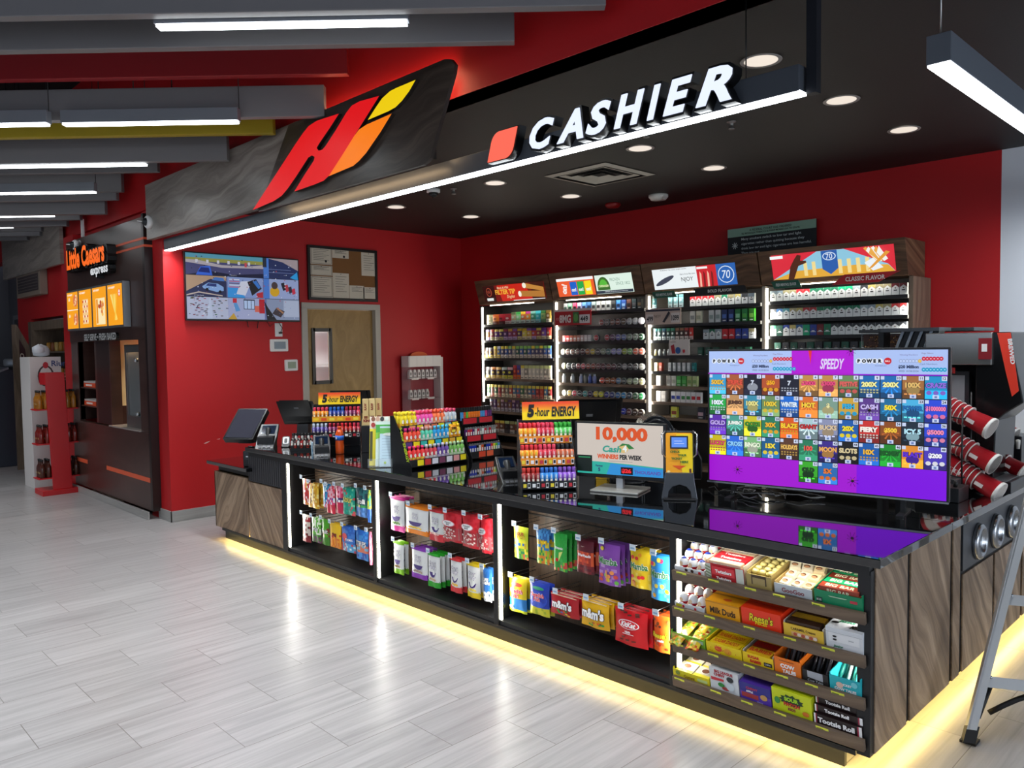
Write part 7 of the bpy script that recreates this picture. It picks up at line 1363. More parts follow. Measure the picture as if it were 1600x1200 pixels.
# corkboard
a = at(480.6, 382, 'X', WX + .03); b = at(591, 472, 'X', WX + .03); w, h = b.y - a.y, a.z - b.z
t = thing('corkboard', 'black framed corkboard with pinned licences above the door', 'notice board', (WX + .0005, a.y, b.z))
bm = M('#0f0e0e', .4); MB().box(0, .03, 0, w, 0, .03, bm).box(0, .03, 0, w, h - .03, h, bm).box(0, .03, 0, .03, .03, h - .03, bm).box(0, .03, w - .03, w, .03, h - .03, bm).build('frame', t, bev=.002)
MB().box(.002, .016, .03, w - .03, .03, h - .03, M('#7d5328', .8)).build('cork_panel', t)
pp = M('#cfc4b2', .6); ink = M('#5a564e', .6); ink2 = M('#1c1c1c', .6)
for i, (u0, v0, u1, v1, lb_) in enumerate(((.035, .66, .34, .97, 'bordered certificate in the top left corner'), (.035, .46, .34, .64, 'paper with two boxed lines at the left edge'), (.035, .05, .34, .44, 'large certificate in the bottom left corner'), (.345, .80, .58, .955, 'small licence with black seal at the top'), (.345, .055, .575, .52, 'tall licence second from the left at the bottom'), (.58, .05, .80, .30, 'small paper in the bottom middle'), (.785, .06, .985, .28, 'small paper in the bottom right corner'), (.765, .50, .985, .945, 'tall letter pinned at the right'))):
    F = FX(.0165, w * u0, h * v0); pw, ph = w * (u1 - u0), h * (v1 - v0); m = MB(); m.prism([(0, 0), (pw, 0), (pw, ph), (0, ph)], F, 0, .001, pp)
    it = [('r', pw * .15, ph * (.85 - .1 * k), pw * (.85 - .12 * (k % 3)), ph * (.85 - .1 * k) + .004, ink) for k in range(7 if ph > .15 else 4)]
    if i in (0, 1, 2): it += [('r', pw * .04, ph * .04, pw * .96, ph * .06, ink), ('r', pw * .04, ph * .94, pw * .96, ph * .96, ink), ('r', pw * .04, ph * .04, pw * .055, ph * .96, ink), ('r', pw * .945, ph * .04, pw * .96, ph * .96, ink)]
    if i in (0, 3): it += [('e', pw * .7, ph * .2, .014, .014, ink2)]
    m.art(F, it, d0=.001); m.lathe([(.005, 0), (.004, .004), (0, .005)], ink2, c=(.0175, w * u0 + pw / 2, h * v1 - .012), axis='x', n=8)
    m2 = m.build('pinned_paper', loc=t.location); tag(m2, lb_ + ' of the corkboard', 'paper', 'papers pinned to the corkboard')
# chipped paint marks
m = MB(); a = at(318, 693, 'X', WX); F = FX(WX, a.y, a.z)
m.art(F, [('p', [(0, 0), (.03, .012), (.07, .02), (.05, .008), (.02, -.004)], M('#d8b0a8', .6)), ('p', [(.13, .03), (.17, .034), (.16, .026)], M('#d8b0a8', .6)), ('p', [(.2, .035), (.27, .045), (.26, .03), (.22, .025)], M('#e0c8c0', .6))]); tag(m.build('paint_chips'), 'pale chipped paint scratches on the red wall by the counter', 'scratch')
# white e-cigarette rack beside the door
t = thing('accessory_rack', 'white acrylic rack of packaged earphones right of the door', 'display stand', (WX + .03, 5.655, .55))
aw, ah = .53, 1.0; wr = M('#d8cdc8', .4)
MB().box(0, .01, 0, aw, 0, ah, M('#8a2a34', .4)).box(0, .16, 0, .012, 0, ah, glass).box(0, .14, aw - .045, aw, 0, ah - .02, wr).build('side_panel', t)
m = MB()
for z in (.02, .24, .48, .72): m.box(.0, .15, 0, aw - .045, z, z + .008, glass); m.box(.148, .152, .04, .14, z - .005, z + .02, wr).box(.148, .152, .28, .38, z - .005, z + .02, wr)
m.build('shelf', t)
m = MB().box(0, .15, 0, aw - .04, ah - .13, ah, M('#e2dad4', .5)); m.art(FX(.15, 0, ah - .13), [('r', (aw - .04) * k / 4 - .001, 0, (aw - .04) * k / 4 + .001, .13, M('#9a908a', .5)) for k in (1, 2, 3)] + [('p', [((aw - .04) * (k + .4) / 4, .05), ((aw - .04) * (k + .6) / 4, .09), ((aw - .04) * (k + .55) / 4, .08)], M('#6a6460', .5)) for k in range(4)]); m.build('header_card', t)
MB().prism([(.12 + .13 * (1 - cos(pi * k / 10)), ah + .05 * sin(pi * k / 10)) for k in range(11)], FX(.0, 0, 0), .02, .03, M('#d8602a', .5)).prism([(aw - .04, ah - .13), (aw, ah - .13), (aw - .04, ah - .04)], FX(.0, 0, 0), .0, .1, M('#d8642a', .5)).build('orange_crest', t)
for r_, (z, n, c1, c2) in enumerate(((.728, 7, '#d8d0cc', 'white'), (.488, 5, '#d0ccc8', 'white'), (.248, 5, '#d0ccc8', 'white'), (.028, 4, '#d8602a', 'orange'))):
    for j in range(n):
        yy = 5.655 + .03 + (.062 if r_ < 3 else .11) * j
        m = MB()
        if r_ == 3: m.box(0, .06, 0, .09, 0, .13, M(c1, .4)); m.art(FX(.06, 0, 0), [('r', .01, .1, .06, .125, M('#e8d8d0', .5)), ('r', .01, .02, .08, .06, M('#b84a1c', .5))])
        else: m.prism([(0, 0), (.045, 0), (.045, .07), (.03, .11), (.005, .1)], FX(0, 0, 0), 0, .04, M(c1, .35)); m.art(FX(.04, 0, 0), [('e', .022, .06, .012, .02, M('#6a6462', .4)), ('r', .005, .01, .04, .025, M('#8a8480', .5))])
        o = m.build('accessory_pack', loc=(WX + .03 + .08, yy, .55 + z)); tag(o, f'{c2} accessory pack, {ORD[j]} on the {("top", "second", "third", "bottom")[r_]} shelf of the white rack', 'package', 'packages on the white accessory rack')

# ================================================================ PIZZA COUNTER WALL AND THE FAR LEFT
PY = 2.84; PX0, PX1 = -10.44, -8.0
t = thing('pizza_pickup_counter', 'dark brown pizza pickup station with window opening', 'counter', (0, 0, 0))
oz0, oz1 = .86, 1.77; ox0, ox1 = -10.2, -8.22
MB().box(PX0, PX1, PY, PY + .07, .08, .845, brown_lam).build('lower_panel', t, bev=.002)
MB().box(PX0, PX1, PY, PY + .07, oz1, 2.95, brown_lam).build('upper_panel', t, bev=.002)
MB().box(ox1, PX1, PY + .01, PY + .07, .845, oz1, brown_lam).build('opening_frame', t)
MB().box(PX0, ox0, PY + .01, PY + .07, .845, oz1, brown_lam).build('opening_frame', t)
MB().box(-9.62, -9.56, PY + .02, PY + .3, .86, oz1, brown_lam).box(-9.14, -9.11, PY + .02, PY + .13, .86, oz1, brown_lam).box(-9.56, -9.14, PY + .02, PY + .04, .86, oz1, M('#2c1a17', .4)).box(ox0, -9.6, PY + .28, PY + .3, .86, oz1, M('#3c1c18', .5)).box(ox0 - .02, ox0, PY + .02, PY + .3, .86, oz1, brown_lam).build('niche_divider', t)
MB().box(PX1, PX1 + .05, PY - .0, FYP - .0, .08, 2.98, M('#1c0f0e', .35)).build('side_panel', t)
MB().box(ox0, -9.6, PY + .03, PY + .28, 1.23, 1.245, brown_lam).box(ox0, -9.6, PY + .03, PY + .28, 1.02, 1.035, brown_lam).build('shelf', t)
MB().box(-9.14, ox1, PY - .01, PY + .5, .845, .86, M('#c0b8b0', .3, .5)).build('sill', t, bev=.002)
o = M('#e3603c', .45)
MB().box(PX0, -9.95, PY - .004, PY, .36, .405, o).build('orange_stripe', t)
MB().box(-9.28, PX1, PY - .004, PY, .36, .405, o).build('orange_stripe', t)
for z in (2.66, 2.73): MB().box(PX0, PX1 + .052, PY - .004, PY, z, z + .022, o).box(PX1 + .05, PX1 + .054, PY, FYP, z, z + .022, o).build('orange_stripe', t)
# kitchen behind the opening
MB().box(-10.3, -8.0, 3.9, 3.95, 0, 2.6, M('#d8c090', .6)).box(-10.3, -8.0, 3.24, 3.9, 0, .85, M('#3a1c18', .5)).box(-9.2, -9.15, 2.975, 3.9, 1.06, 2.6, M('#ead6a6', .6)).box(-9.2, -9.15, 2.975, 3.9, .0, 1.06, M('#3a1c18', .5)).build('kitchen_back', t)
area('kitchen_lamp_light', (-8.9, 3.55, 2.5), (.8, .3), 30, (1, .9, .7))
t = thing('pizza_warmer', 'steel heated pizza cabinet with glass door in the pickup window', 'oven', (-8.78, 2.90, .862))
ww = .48; st = M('#8d8b88', .3, .8)
MB().box(0, .05, 0, .03, .0, .86, st).box(ww - .05, ww, 0, .03, 0, .86, st).box(.05, ww - .05, 0, .03, 0, .12, st).box(.05, ww - .05, 0, .03, .78, .86, st).box(0, .01, .03, .42, 0, .86, st).box(ww - .01, ww, .03, .42, 0, .86, st).box(0, ww, .41, .42, 0, .86, st).box(0, ww, .0, .42, .85, .86, st).build('case', t, bev=.002)
MB().box(.05, ww - .05, .012, .018, .12, .78, glass).build('door_glass', t); MB().box(.1, ww - .1, .12, .16, .80, .82, M('#ffd8a0', .5, 0, 10)).build('added_glow_bar', t); MB().box(.06, ww - .06, .30, .31, .1, .8, M('#8a6a4a', .5)).box(.2, .22, .1, .3, .1, .8, M('#6a4a34', .5)).build('inner_wall', t)  # glowing bar under the top is added to brighten the cabinet's inside
MB().lathe([(.02, 0), (.02, .03), (0, .035)], STEEL, c=(ww - .1, -.0, .15), axis='y', n=12).build('knob', t)
MB().lathe([(.02, 0), (.02, .03), (0, .035)], STEEL, c=(ww - .1, -.0, .7), axis='y', n=12).build('knob', t)
for k, z in enumerate((1.035, 1.245)):
    z = (1.0355, 1.2455)[k] - (.0 if k else 0)
    o_ = MB().box(0, .42, 0, .2, 0, .05, M('#d8502a', .5)).box(.0, .42, .002, .2, .05, .07, M('#b8b4b0', .5)).art(FY(0, 0, 0), [('r', .08, .015, .3, .035, M('#f0e0d8', .5))]).build('pizza_box', loc=(-10.12, 2.88, z)); tag(o_, f'orange and white flat pizza boxes on the {("lower", "upper")[k]} niche shelf', 'box', 'pizza boxes in the niche')
# lettering
t = thing('shop_lettering', 'orange illuminated Little Caesars lettering on the brown panel', 'sign', (-9.42, PY, 2.70))
F = FY(0, -.0, 0); ol = M('#ff6a10', .45, 0, .9); kb = M('#0e0c0c', .4)
MB().text(F, 'Little Caesars', 0, 0, .27, kb, w=1.42, d=.0, bold=.10, ext=.09).text(F, 'Little Caesars', 0, 0, .23, ol, w=1.3, d=.092, bold=.04, ext=.012, side=kb).build('lettering', t)
MB().text(F, 'express', .36, -.20, .12, kb, w=.62, d=0, bold=.1, ext=.06).text(F, 'express', .36, -.20, .10, M('#e8ecf0', .4, 0, .8), w=.56, d=.062, bold=.03, ext=.01, side=kb).build('lettering', t)
t = thing('slogan_lettering', 'small white SELF SERVE FRESH BAKED lettering under the menu boards', 'sign', (-9.26, PY, 1.815))
MB().text(F, 'SELF SERVE • FRESH BAKED', 0, 0, .075, M('#b8bcc0', .4, 0, .25), w=1.06, d=.001, bold=.04, ext=.03, side=kb).build('lettering', t)
# menu boards
fr = M('#8f9294', .3, .6); mo = lambda c, e=1.0: M(c, .4, 0, e)
bx4 = [(-10.25, -9.80), (-9.80, -9.33), (-9.33, -8.84), (-8.84, -8.36)]
rm = random.Random(2)
for k, (a, b) in enumerate(bx4):
    t = thing('menu_board', ('orange menu board split in two with pizza pictures', 'orange menu board with a single pepperoni pizza', 'orange menu board with a framed crust picture', 'orange menu board with crossed breadsticks')[k], 'menu board', (a, PY - .002, 1.90), 0, 'lit pizza menu boards'); w, h = b - a, .46
    MB().box(0, w, -.07, 0, 0, h, fr).build('frame', t, bev=.003)
    m = MB(); F = FY(.022, -.0705, .022); w -= .044; h -= .044; m.add([F(0, 0, 0), F(w, 0, 0), F(w, h, 0), F(0, h, 0)], [(0, 1, 2, 3)], mo('#f5a01c'))
    it = [txt('HOT-N-READY', w * .3, h * .93, .022, mo('#f8f4e8'), maxw=w * .45, bold=.03)]
    if k == 0: it += [('r', 0, h * .5, w, h * .52, mo('#f8f4e8'))] + [('e', w * .78, h * c, w * .2, h * .17, mo('#d8764a')) for c in (.76, .25)] + [('e', w * rm.uniform(.65, .9), h * (c + rm.uniform(-.13, .13)), .012, .012, mo('#f4d8a8')) for c in (.76, .25) for _ in range(9)] + [txt('$5', w * .25, h * .8, .04, mo('#f8f4e8'), bold=.05), txt('$6', w * .25, h * .35, .04, mo('#f8f4e8'), bold=.05)]
    if k == 1: it += [('p', [(w * .3, h * .1), (w * .75, h * .1), (w * .75, h * .75), (w * .3, h * .75)], mo('#f0c890'))] + [('e', w * (.36 + .11 * (j % 4)), h * (.17 + .13 * (j // 4)), .018, .014, mo(('#b8303a', '#f6e8c8')[(j + j // 4) % 2])) for j in range(20)]
    if k == 2: it += [('r', w * .25, h * .05, w * .9, h * .72, mo('#f8e4b0')), ('r', w * .28, h * .08, w * .4, h * .7, mo('#e8901c'))] + [('e', w * rm.uniform(.42, .8), h * rm.uniform(.12, .65), .03, .022, mo(rm.choice(('#d8783a', '#f2b85a', '#b8502a')))) for j in range(12)]
    if k == 3: it += [('p', [(w * (.2 + .12 * j), h * .75), (w * (.27 + .12 * j), h * .78), (w * (.55 - .04 * j + .1), h * .14), (w * (.48 - .04 * j + .1), h * .12)], mo(('#f6dc7a', '#f2c84a')[j % 2])) for j in range(4)] + [('e', w * .82, h * .78, .035, .04, mo('#e8402c')), ('e', w * .82, h * .78, .027, .032, mo('#f6e0d0')), ('r', w * .78, h * .77, w * .86, h * .79, mo('#e8402c'))]
    m.art(F, it, d0=.0003, dd=.0002); m.build('lit_face', t)
# cameras
for p, lb_ in (((232, 347), 'white bullet camera at the end of the wooden fascia'), ((118, 383), 'white bullet camera left of the brown panel')):
    q = at(*p, 'Y', 2.78); t = thing('security_camera', lb_, 'camera', (q.x, 2.78, q.z), 0, 'bullet cameras')
    MB().lathe([(.06, 0), (.062, .03), (.05, .045), (.04, .045)], WHT, axis='y', c=(0, .02, 0), n=18).build('housing', t); MB().lathe([(.045, -.02), (.045, .0), (.03, .05), (0, .055)], M('#1c2024', .3), axis='y', n=16).cyl((0, -.03, 0), (-.06, -.08, .01), .006, .004, WHT).build('lens', t)
q = at(133, 365, 'Y', 2.88); t = thing('door_sensor', 'small white sensor with cord above the brown panel', 'sensor', (q.x, 2.865, q.z - .1)); MB().box(-.03, .03, -.02, 0, .06, .26, WHT).build('housing', t); MB().lathe([(0, -.03), (.03, -.015), (.032, .01), (0, .03)], WHT, c=(-.05, -.03, 0), n=12).tube([(0, -.01, .06), (-.03, -.02, .03), (-.05, -.03, .0)], .003, BLK).build('eye', t)
# sauce rack
t = thing('sauce_rack', 'red freestanding rack of hot sauce bottles', 'rack', (-10.38, 2.65, 0)); rk_ = M('#c4141c', .35)
MB().box(-.17, .17, -.22, .2, 0, .06, rk_).build('base', t, bev=.003)
MB().prism([(-.10, .06), (.10, .06), (.06, 1.42), (-.14, 1.42)], FX(.11, 0, 0), 0, .03, rk_).build('spine', t, bev=.003)
MB().box(-.1, .11, -.14, .06, 1.39, 1.42, rk_).box(-.1, .11, -.14, -.12, 1.28, 1.39, rk_).build('top_hook', t, bev=.002)
def sauce(c, cap='#101010'):
    m = MB(); m.lathe([(.028, 0), (.03, .006), (.03, .11), (.026, .13), (.013, .16), (.012, .19), (.014, .19), (.014, .215), (0, .215)], M(c, .1, 0, 0, .7), n=12, mats=[M(c, .1)] * 5 + [M(cap, .4)] * 3)
    m.art(lambda u, z, d: (u, -math.sqrt(max(0, .03 ** 2 - u * u)) - d - .0004, z), [('r', -.018, .03, .018, .09, M('#6a3a1c', .5)), ('r', -.014, .05, .014, .07, M('#e0c080', .5))]); return m.build('sauce_bottle')
lv = [.20, .60, 1.0]
for k, z in enumerate(lv):
    MB().box(-.13, .11, -.24, .20, z - .015, z, rk_).build('shelf', t)
    for s_, ys_ in ((0, (-.19, -.125)), (1, (.10, .165))):
        for j, yy in enumerate(ys_):
            for i in range(3):
                place(('sauce', k), lambda: sauce(('#4a2418', '#7a1c14', '#a86a1c')[k]), -10.38 + .07 - .066 * i, 2.65 + yy, z + .0005, f'dark hot sauce bottle, {ORD[i]} of the {("outer", "inner")[j] if s_ == 0 else ("inner", "outer")[j]} file, {("left", "right")[s_]} side of the {("bottom", "middle", "top")[k]} rack shelf', 'bottle', 'hot sauce bottles on the red rack')
# white crate with wheel print behind the rack and wooden cooler
t = thing('beer_cooler', 'wood framed open cooler against the red wall', 'cooler', (-12.58, 2.93, 0))
MB().box(0, .14, -.03, .5, 0.0, 2.08, wood_up).box(1.6, 1.72, 0, .5, 0, 2.08, wood_up).box(.14, 1.6, 0, .5, 1.96, 2.08, wood_up).box(.14, 1.6, .02, .5, 0, .25, wood_up).build('case', t, bev=.003)
MB().box(.14, 1.6, .46, .5, .25, 1.96, M('#191411', .5)).build('interior', t)
m = MB()
for z in (.6, .95, 1.3, 1.65): m.box(.14, 1.6, .06, .46, z, z + .02, M('#6a5a4c', .4))
m.build('shelf', t)
MB().prism([(.0, .05), (.14, .05), (.14, .55), (.26, .9), (.2, 1.75), (.06, 2.04), (0, 2.04)], FX(.13, -.26, 0), 0, .02, wood_up).build('side_panel', t)
MB().prism([(.08, .9), (.2, .95), (.15, 1.7), (.08, 1.85)], FX(.151, -.26, 0), 0, .002, M('#3a1418', .4)).text(lambda a, b, d: (.153 + d, -.13 + a, b), 'COLD & FRESH', .0, 1.35, .05, M('#c8b8a8', .5), w=.6, rot=-pi / 2 + .08, bold=.03, d=.002).build('lettering', t)
for k, z in enumerate((.62, .97, 1.32, 1.67)):
    for j in range(7):
        place(('beer', j % 3), lambda: MB().lathe([(.03, 0), (.033, .01), (.033, .11), (.028, .12), (0, .122)], M(('#b8802a', '#8a4a1c', '#c8a45a')[j % 3], .3), n=10).build('beer_can'), -12.58 + .3 + .19 * j, 2.93 + .15, z + .0005, f'amber can, {ORD[j]} on the {("lowest", "second", "third", "top")[k]} cooler shelf', 'can', 'cans in the wooden cooler')
t = thing('promo_box', 'white printed cardboard display box standing beside the sauce rack', 'box', (-11.3, 2.50, 0))
MB().box(0, .45, 0, .34, 0, 1.60, M('#d6d0cc', .6)).build('display_body', t, bev=.003)
m = MB(); F = FX(.4505, -.03, .17); it = [('e', .2, 1.2, .09, .13, M('#4a3a3a', .6)), ('e', .2, 1.2, .07, .11, M('#d6d0cc', .6)), ('r', .12, 1.12, .3, 1.22, M('#b82430', .5)), ('e', .2, 1.33, .03, .04, M('#b82430', .5)), txt('Rium', .36, 1.35, .07, M('#3a4a7a', .5), bold=.02)] + [('r', .31, 1.14 + .04 * k, .47, 1.15 + .04 * k, M('#c88a8a', .5)) for k in range(3)]
m.art(F, it); m.build('print', t); MB().lathe([(.0, 0), (.09, .02), (.1, .08), (.07, .13), (0, .16)], M('#dfe3e8', .7), c=(.24, .18, 1.60), n=9).lathe([(.0, 0), (.07, .02), (.07, .08), (0, .12)], M('#e6e9ee', .7), c=(.30, .14, 1.64), n=7).build('white_topper', t)
# framed vent under the far fascia
a = at(40, 432, 'Y', 2.78); t = thing('return_vent', 'wood framed wall vent under the far fascia', 'vent', (-12.9, 2.945, 2.42))
MB().box(0, 1.2, -.09, 0, 0, .34, M('#8a7a6c', .5)).build('frame', t, bev=.004); m = MB().box(.08, 1.12, -.094, -.09, .06, .28, M('#3c3436', .5))
for k in range(5): m.box(.09, 1.11, -.098, -.094, .08 + .04 * k, .09 + .04 * k, M('#6a5f5c', .5))
m.build('grille', t)
# cash machine and clutter at the left edge
t = thing('cash_machine', 'dark grey cash machine at the left edge of the hall', 'cash machine', (-13.32, 2.40, 0))
pr = [(.0, .0), (.52, 0), (.52, 1.38), (.40, 1.42), (.25, 1.36), (.10, 1.22), (.0, 1.0), (.02, .75)]
Fa = lambda a, b, d: (-d, a, b); MB().prism(pr, Fa, 0, .55, M('#333944', .4)).build('body', t, bev=.01)
MB().prism([(.0, .75), (-.03, .75), (-.03, 1.0), (.07, 1.24), (.23, 1.39), (.4, 1.45), (.4, 1.42), (.25, 1.36), (.10, 1.22), (.0, 1.0)], Fa, -.012, .562, M('#8c919a', .3, .4)).build('side_trim', t)
MB().box(-.5, -.05, -.02, 0, .35, .7, M('#23262c', .4)).box(-.45, -.1, -.03, -.0, 1.02, 1.1, M('#5aa0e8', .3, 0, .5)).build('front_panel', t)
t = thing('drinks_station', 'dark shelf unit with boxes behind the cash machine', 'shelf', (-13.95, 2.98, 0)); MB().box(-.5, .62, 0, .2, 0, 1.45, M('#1c1c20', .5)).build('cabinet', t); MB().box(-.3, .35, -.005, 0, 1.1, 1.38, M('#4a382c', .6)).art(FY(-.3, -.005, 1.1), [('r', .3, .1, .5, .2, M('#c8c4bc', .5))]).build('carton_front', t)
o_ = MB().lathe([(.16, 0), (.17, .02), (.17, .1), (.15, .12), (0, .12)], M('#a8acb0', .3, .4), n=20).build('round_tub', loc=(-13.7, 2.99, 1.451)); tag(o_, 'round grey tub on the dark shelf unit', 'tub')
t = thing('wall_frame', 'grey framed display panel on the far end wall', 'frame', (-14.2, 3.19, 1.5)); MB().box(-.4, .7, -.03, 0, 0, .75, M('#77777c', .5)).box(-.3, .62, -.034, -.03, .05, .68, M('#3a3a40', .5)).build('panel', t)

# ================================================================ RIGHT: COFFEE MACHINE, CUPS, LADDER
CMY = 4.62
t = thing('bean_hopper', 'long clear hopper of coffee beans above the lottery screen', 'hopper', (-1.98, 5.0, 1.56))
bean = M('#3a2015', .5); MB().box(0, .60, 0, .35, .02, .13, bean).build('beans', t); t_b = t
rbn = random.Random(1); m = MB()
for k in range(260):
    x, z = rbn.uniform(.01, .59), rbn.uniform(.03, .125); m.lathe([(0, -.005), (.005, 0), (0, .005)], M(('#6a4226', '#2a160e', '#a07a4a')[k % 3], .4), c=(x, -.002, z), n=5, smooth=False)
o_ = m.build('bean_surface', t)
MB().box(-.01, .61, -.02, -.015, 0, .012, STEEL).box(-.01, -.005, -.015, .36, 0, .14, glass).build('hopper_wall', t); MB().box(-.02, .62, -.03, .37, .14, .16, M('#2a2d30', .35)).build('lid', t, bev=.003)
t = thing('bean_chutes', 'row of slanted clear chutes beside the bean hopper', 'dispenser', (-1.70, 4.78, 1.555)); m = MB()
for k in range(4): m.obox((.02 + .05 * k, 0, .07), (.008, 0, 0), (0, .06, 0), (.03, 0, .08), M('#9aa0a4', .15, .5)); m.obox((.045 + .05 * k, 0, .07), (.012, 0, 0), (0, .05, 0), (.03, 0, .08), M('#15171a', .3))
m.build('chute', t); MB().box(-.06, .25, -.1, .1, .145, .165, M('#3a3d42', .3)).build('rail', t); MB().box(-.09, -.06, -.05, .05, -.694, .15, M('#131417', .4)).build('support', t)
def ct(t): return t
t = thing('coffee_machine', 'black and stainless coffee machine at the counter end', 'coffee machine', (-1.60, CMY, CT)); H = 1.687 - CT
MB().box(.10, .42, .0, .45, H - .17, H, M('#b7b6b2', .25, .9)).build('steel_head', t, bev=.004)
m = MB(); pts = [(.40, H), (.52, H), (.535, H - .12), (.57, H - .30), (.58, H - .36), (.50, H - .42), (.46, H - .46), (.45, .06), (.36, .06), (.36, H)]
m.prism(pts, lambda a, b, d: (a - .02, .40 - d, b), 0, .38, M('#101113', .22)); m.build('body', t, bev=.006)
m = MB(); Fr = lambda a, b, d: (a - .02, .016 - d, b); m.prism([(.46, H - .004), (.52, H - .004), (.56, H - .30), (.53, H - .33), (.50, H - .2)], Fr, 0, .003, M('#e8402c', .35)); m.text(Fr, 'BREWED', .525, H - .1, .02, W_, w=.13, rot=-1.45, bold=.04, d=.005); m.build('red_graphic', t)
MB().box(.36, .42, -.006, 0, H - .14, H - .03, M('#8a1c24', .4)).box(.375, .4, -.008, -.006, H - .1, H - .06, W_).build('red_badge', t)
MB().box(-.12, .36, .2, .45, .08, H - .17, M('#1a1b1e', .3)).build('back_body', t); MB().box(.10, .30, .06, .1, .34, .62, M('#2e3034', .3)).box(.12, .28, .055, .06, .37, .6, M('#8a8d92', .2)).build('touch_panel', t)
MB().box(-.12, .52, -.02, .45, 0, .06, M('#15161a', .3)).box(-.1, .5, -.03, .3, .06, .064, M('#8a8c90', .3, .8)).build('drip_tray', t, bev=.003)
MB().cyl((.30, .1, .45), (.30, .02, .42), .02, .014, STEEL).cyl((.36, .06, .5), (.36, .06, .38), .025, .02, M('#c8c4bc', .3)).build('spout', t)
MB().text(FY(0, -.0, 0), 'BUNN', .2, H - .2, .02, W_, d=.004, bold=.05).box(.15, .25, -.002, 0, H - .215, H - .185, M('#8a1c1c', .4)).build('maker_plate', t)
# second tower behind with white nozzles
t = thing('creamer_dispenser', 'small dispenser with white nozzles behind the cups', 'dispenser', (-1.22, 5.15, CT)); MB().box(-.06, .06, 0, .2, 0, .24, M('#1a1b1e', .3)).build('body', t, bev=.004); m = MB()
for k in range(4): m.lathe([(.009, 0), (.012, .03), (.012, .05), (0, .055)], M('#d8d4cc', .4), c=(-.045 + .03 * k, -.012, .17), n=10)
m.build('nozzle', t)
# cup rack
cr_ = M('#a3121f', .4)
def cup(ln=.15, n=18, rim=.012):
    m = MB(); wh = M('#e6e2dc', .4)
    m.lathe([(0, 0), (.030, 0), (.032, .004), (.043, ln - rim), (.045, ln - rim), (.046, ln), (.042, ln)], cr_, axis='x', n=n, mats=[cr_, cr_, cr_, wh, wh, wh]); m.lathe([(.042, ln), (.034, .02), (0, .02)], M('#c8c0b8', .5), axis='x', n=n)
    m.art(lambda a, b, d: (.06 + a, -.039 - d - a * .07, b), [('r', 0, -.008, .035, .008, M('#e8dcd8', .5))]); return m.build('paper_cup')
cups = [((1517, 650), 4.50, 'upper cup of the near column'), ((1522, 704), 4.50, 'middle cup of the near column'), ((1530, 747), 4.50, 'lower cup of the near column'), ((1567, 668), 5.2, 'upper cup of the far column by the wall'), ((1578, 722), 4.9, 'large cup at the photo edge'), ((1566, 640), 5.3, 'small distant cup under the coffee machine')]
c0 = None; cn_ = None
for i, (p, yy, lb_) in enumerate(cups):
    q = at(p[0] - 22, p[1] - 8, 'Y', yy)
    if c0 is None: c0 = cup(); o_ = c0
    else: o_ = c0.copy(); COL.objects.link(o_)
    o_.location = q; o_.rotation_euler = (0, .45, -.15); s_ = 1.25 if i < 3 else (1.05 if i < 5 else .8); o_.scale = (s_, s_, s_); tag(o_, 'red paper cup with white rim, ' + lb_, 'cup', 'red paper cups in the dispensers')
    d_ = Vector((cos(.45) * cos(-.15), cos(.45) * sin(-.15), -sin(.45)))
    for k in range(1, 6 if i < 3 else 2):
        c2_ = (cn_ or cup(rim=.003)) if cn_ is None else cn_.copy(); cn_ = cn_ or c2_
        if c2_ is not cn_: COL.objects.link(c2_)
        c2_.rotation_euler = o_.rotation_euler; c2_.scale = o_.scale; tag(c2_, None, 'cup', 'red paper cups in the dispensers'); c2_.location = q - d_ * ((.075 + .021 * k) * s_); c2_['label'] = 'nested red paper cup, ' + ORD[k] + ' behind the ' + lb_
t = thing('cup_rack', 'black wire cup rack beside the lottery screen', 'rack', (-1.45, 4.42, CT)); m = MB(); bw_ = M('#101113', .4)
for x in (0.0, .2): m.cyl((x, .12, 0), (x, .12, .52), .005, .005, bw_, 6); m.cyl((x, -.02, 0), (x, -.02, .45), .005, .005, bw_, 6)
for z in (.12, .28, .42): m.cyl((0, -.02, z), (.2, -.02, z - .03), .004, .004, bw_, 6).cyl((0, .12, z), (.2, .12, z - .03), .004, .004, bw_, 6).cyl((.2, -.02, z - .03), (.2, .12, z - .03), .004, .004, bw_, 6)
m.build('wire_frame', t); MB().box(-.06, .2, -.10, -.0, .0, .09, M('#2a2c30', .4)).build('lower_bin', t, bev=.003)
t = thing('lid_bin', 'round black domed lid container by the coffee machine', 'container', (-1.27, 4.86, CT)); MB().lathe([(.085, 0), (.09, .01), (.09, .03), (.08, .035)], M('#15171a', .25), n=24).lathe([(.08, .05), (.078, .09), (.07, .10), (0, .105)], M('#25303a', .12), n=24).cyl((0, 0, .03), (0, 0, .06), .07, .07, BLK, 20).build('bin', t)
o_ = MB().lathe([(.07, 0), (.075, .008), (.072, .02), (0, .022)], M('#1a1c20', .25), n=22).build('lid_stack', loc=(-1.2, 4.66, CT)); tag(o_, 'low stack of black cup lids under the cups', 'lid')
t = thing('condiment_tray', 'low black condiment bin on the right counter near the screen', 'tray', (-1.40, 4.18, CT)); MB().box(0, .2, 0, .16, 0, .07, M('#1b1c1f', .35)).build('tray_body', t, bev=.003); m = MB()
for k in range(5): m.cyl((.03 + .035 * k, .05, .07), (.035 + .035 * k, .05, .10), .01, .01, M(('#8a8c90', '#1c1c1e', '#8c1c24')[k % 3], .4), 8)
m.build('packets', t)

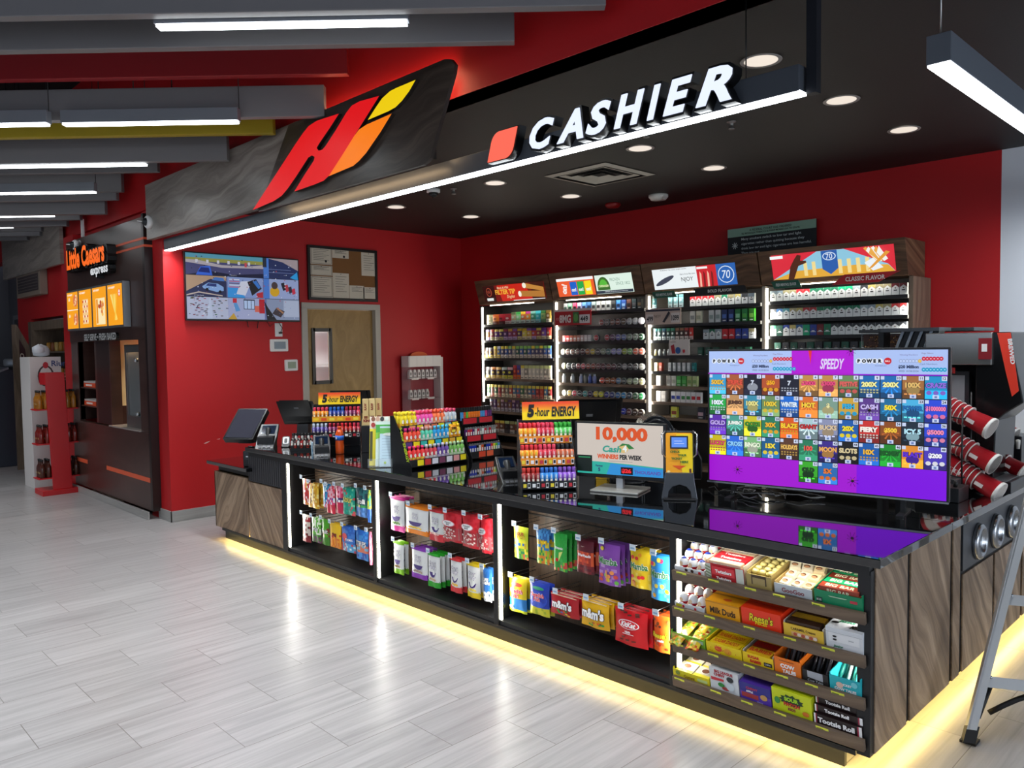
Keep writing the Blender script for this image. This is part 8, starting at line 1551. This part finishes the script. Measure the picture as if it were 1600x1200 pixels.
# the ladder
t = thing('step_ladder', 'aluminium step ladder with black feet at the right edge', 'ladder', (0, 0, 0))
f0 = at(1510, 1158, 'Z', .0)
top = at(1612, 760, 'Y', f0.y + .55)
def ypt(k): return f0 + (top - f0) * k
d = (top - f0).normalized(); sd_ = Vector((.9, .43, 0)).normalized(); nrm = d.cross(sd_).normalized()
L_ = (top - f0).length + .5
for s_ in (0, .52):
    c = f0 + sd_ * s_ + Vector((0, 0, .05))
    m = MB().obox(c + d * L_ / 2, d * L_ / 2, sd_ * .004, nrm * .03, ALU); m.obox(c + d * L_ / 2 + sd_ * .016 + nrm * .027, d * L_ / 2, sd_ * .016, nrm * .003, ALU); m.obox(c + d * L_ / 2 + sd_ * .016 - nrm * .027, d * L_ / 2, sd_ * .016, nrm * .003, ALU); m.build('side_rail', t)
    MB().obox(c + Vector((0, 0, -.02)) + sd_ * .012, d * .035, sd_ * .022, nrm * .036, BLK).obox(c + Vector((0, 0, -.045)) + sd_ * .012, (.03, 0, 0), (0, .03, 0), (0, 0, .005), BLK).build('rubber_foot', t)
for z, nm in ((.235, 'step'), (.545, 'step')):
    k = z / d.z; c = f0 + d * k
    m = MB().obox(c + sd_ * .27 + Vector((0, 0, 0)), sd_ * .26, nrm * .04, d * .004, ALU).obox(c + sd_ * .27 - nrm * .038 + d * -.02, sd_ * .26, nrm * .003, d * .022, ALU)
    for q in (.02, .5): m.lathe([(.008, 0), (.006, .004), (0, .005)], STEEL, c=tuple(c + sd_ * q - nrm * .045), axis='y', n=10)
    m.build('step', t)
c = f0 + d * (.235 / d.z)
m = MB(); pts = [c - nrm * .02 + sd_ * (.02 + .05 * k) + Vector((0, 0, -.03 - .12 * (1 - sin(pi * min(1, k / 5) / 2)))) for k in range(6)]
pts += [c - nrm * .02 + sd_ * (.27 + .05 * k) + Vector((0, 0, -.03 - .12 * (1 - cos(pi * k / 10)))) for k in range(6)]
m.tube(pts, .012, BLK, 6); m.tube([f0 + d * .1 + sd_ * .02, c + sd_ * .03 + Vector((0, 0, -.03))], .01, BLK, 6); m.build('curved_brace', t)
apex = f0 + d * L_ + Vector((0, 0, .05))
MB().obox(apex + sd_ * .27 + Vector((0, .08, 0)), sd_ * .3, (0, .12, 0), (0, 0, .02), M('#c8661c', .5)).build('top_cap', t, bev=.004)
for s_ in (0, .52):
    a = apex + sd_ * s_ + Vector((0, .12, 0)); b = Vector((a.x, a.y + .62, .03)); MB().obox((a + b) / 2, (a - b) / 2, sd_ * .012, (0, .016, .008), ALU).build('rear_rail', t); MB().obox(b, sd_ * .02, (0, .03, 0), (0, 0, .03), BLK).build('rubber_foot', t)
MB().obox(apex + sd_ * .26 + Vector((0, .48, -.85)), sd_ * .27, (0, .012, 0), (0, 0, .02), ALU).build('cross_bar', t)
# rear diagonal brace
m = MB().cyl(f0 + d * .60 + sd_ * .02, f0 + d * .72 + sd_ * .40 + Vector((.0, .12, .0)), .012, .012, ALU, 8); m.build('spreader_brace', t)
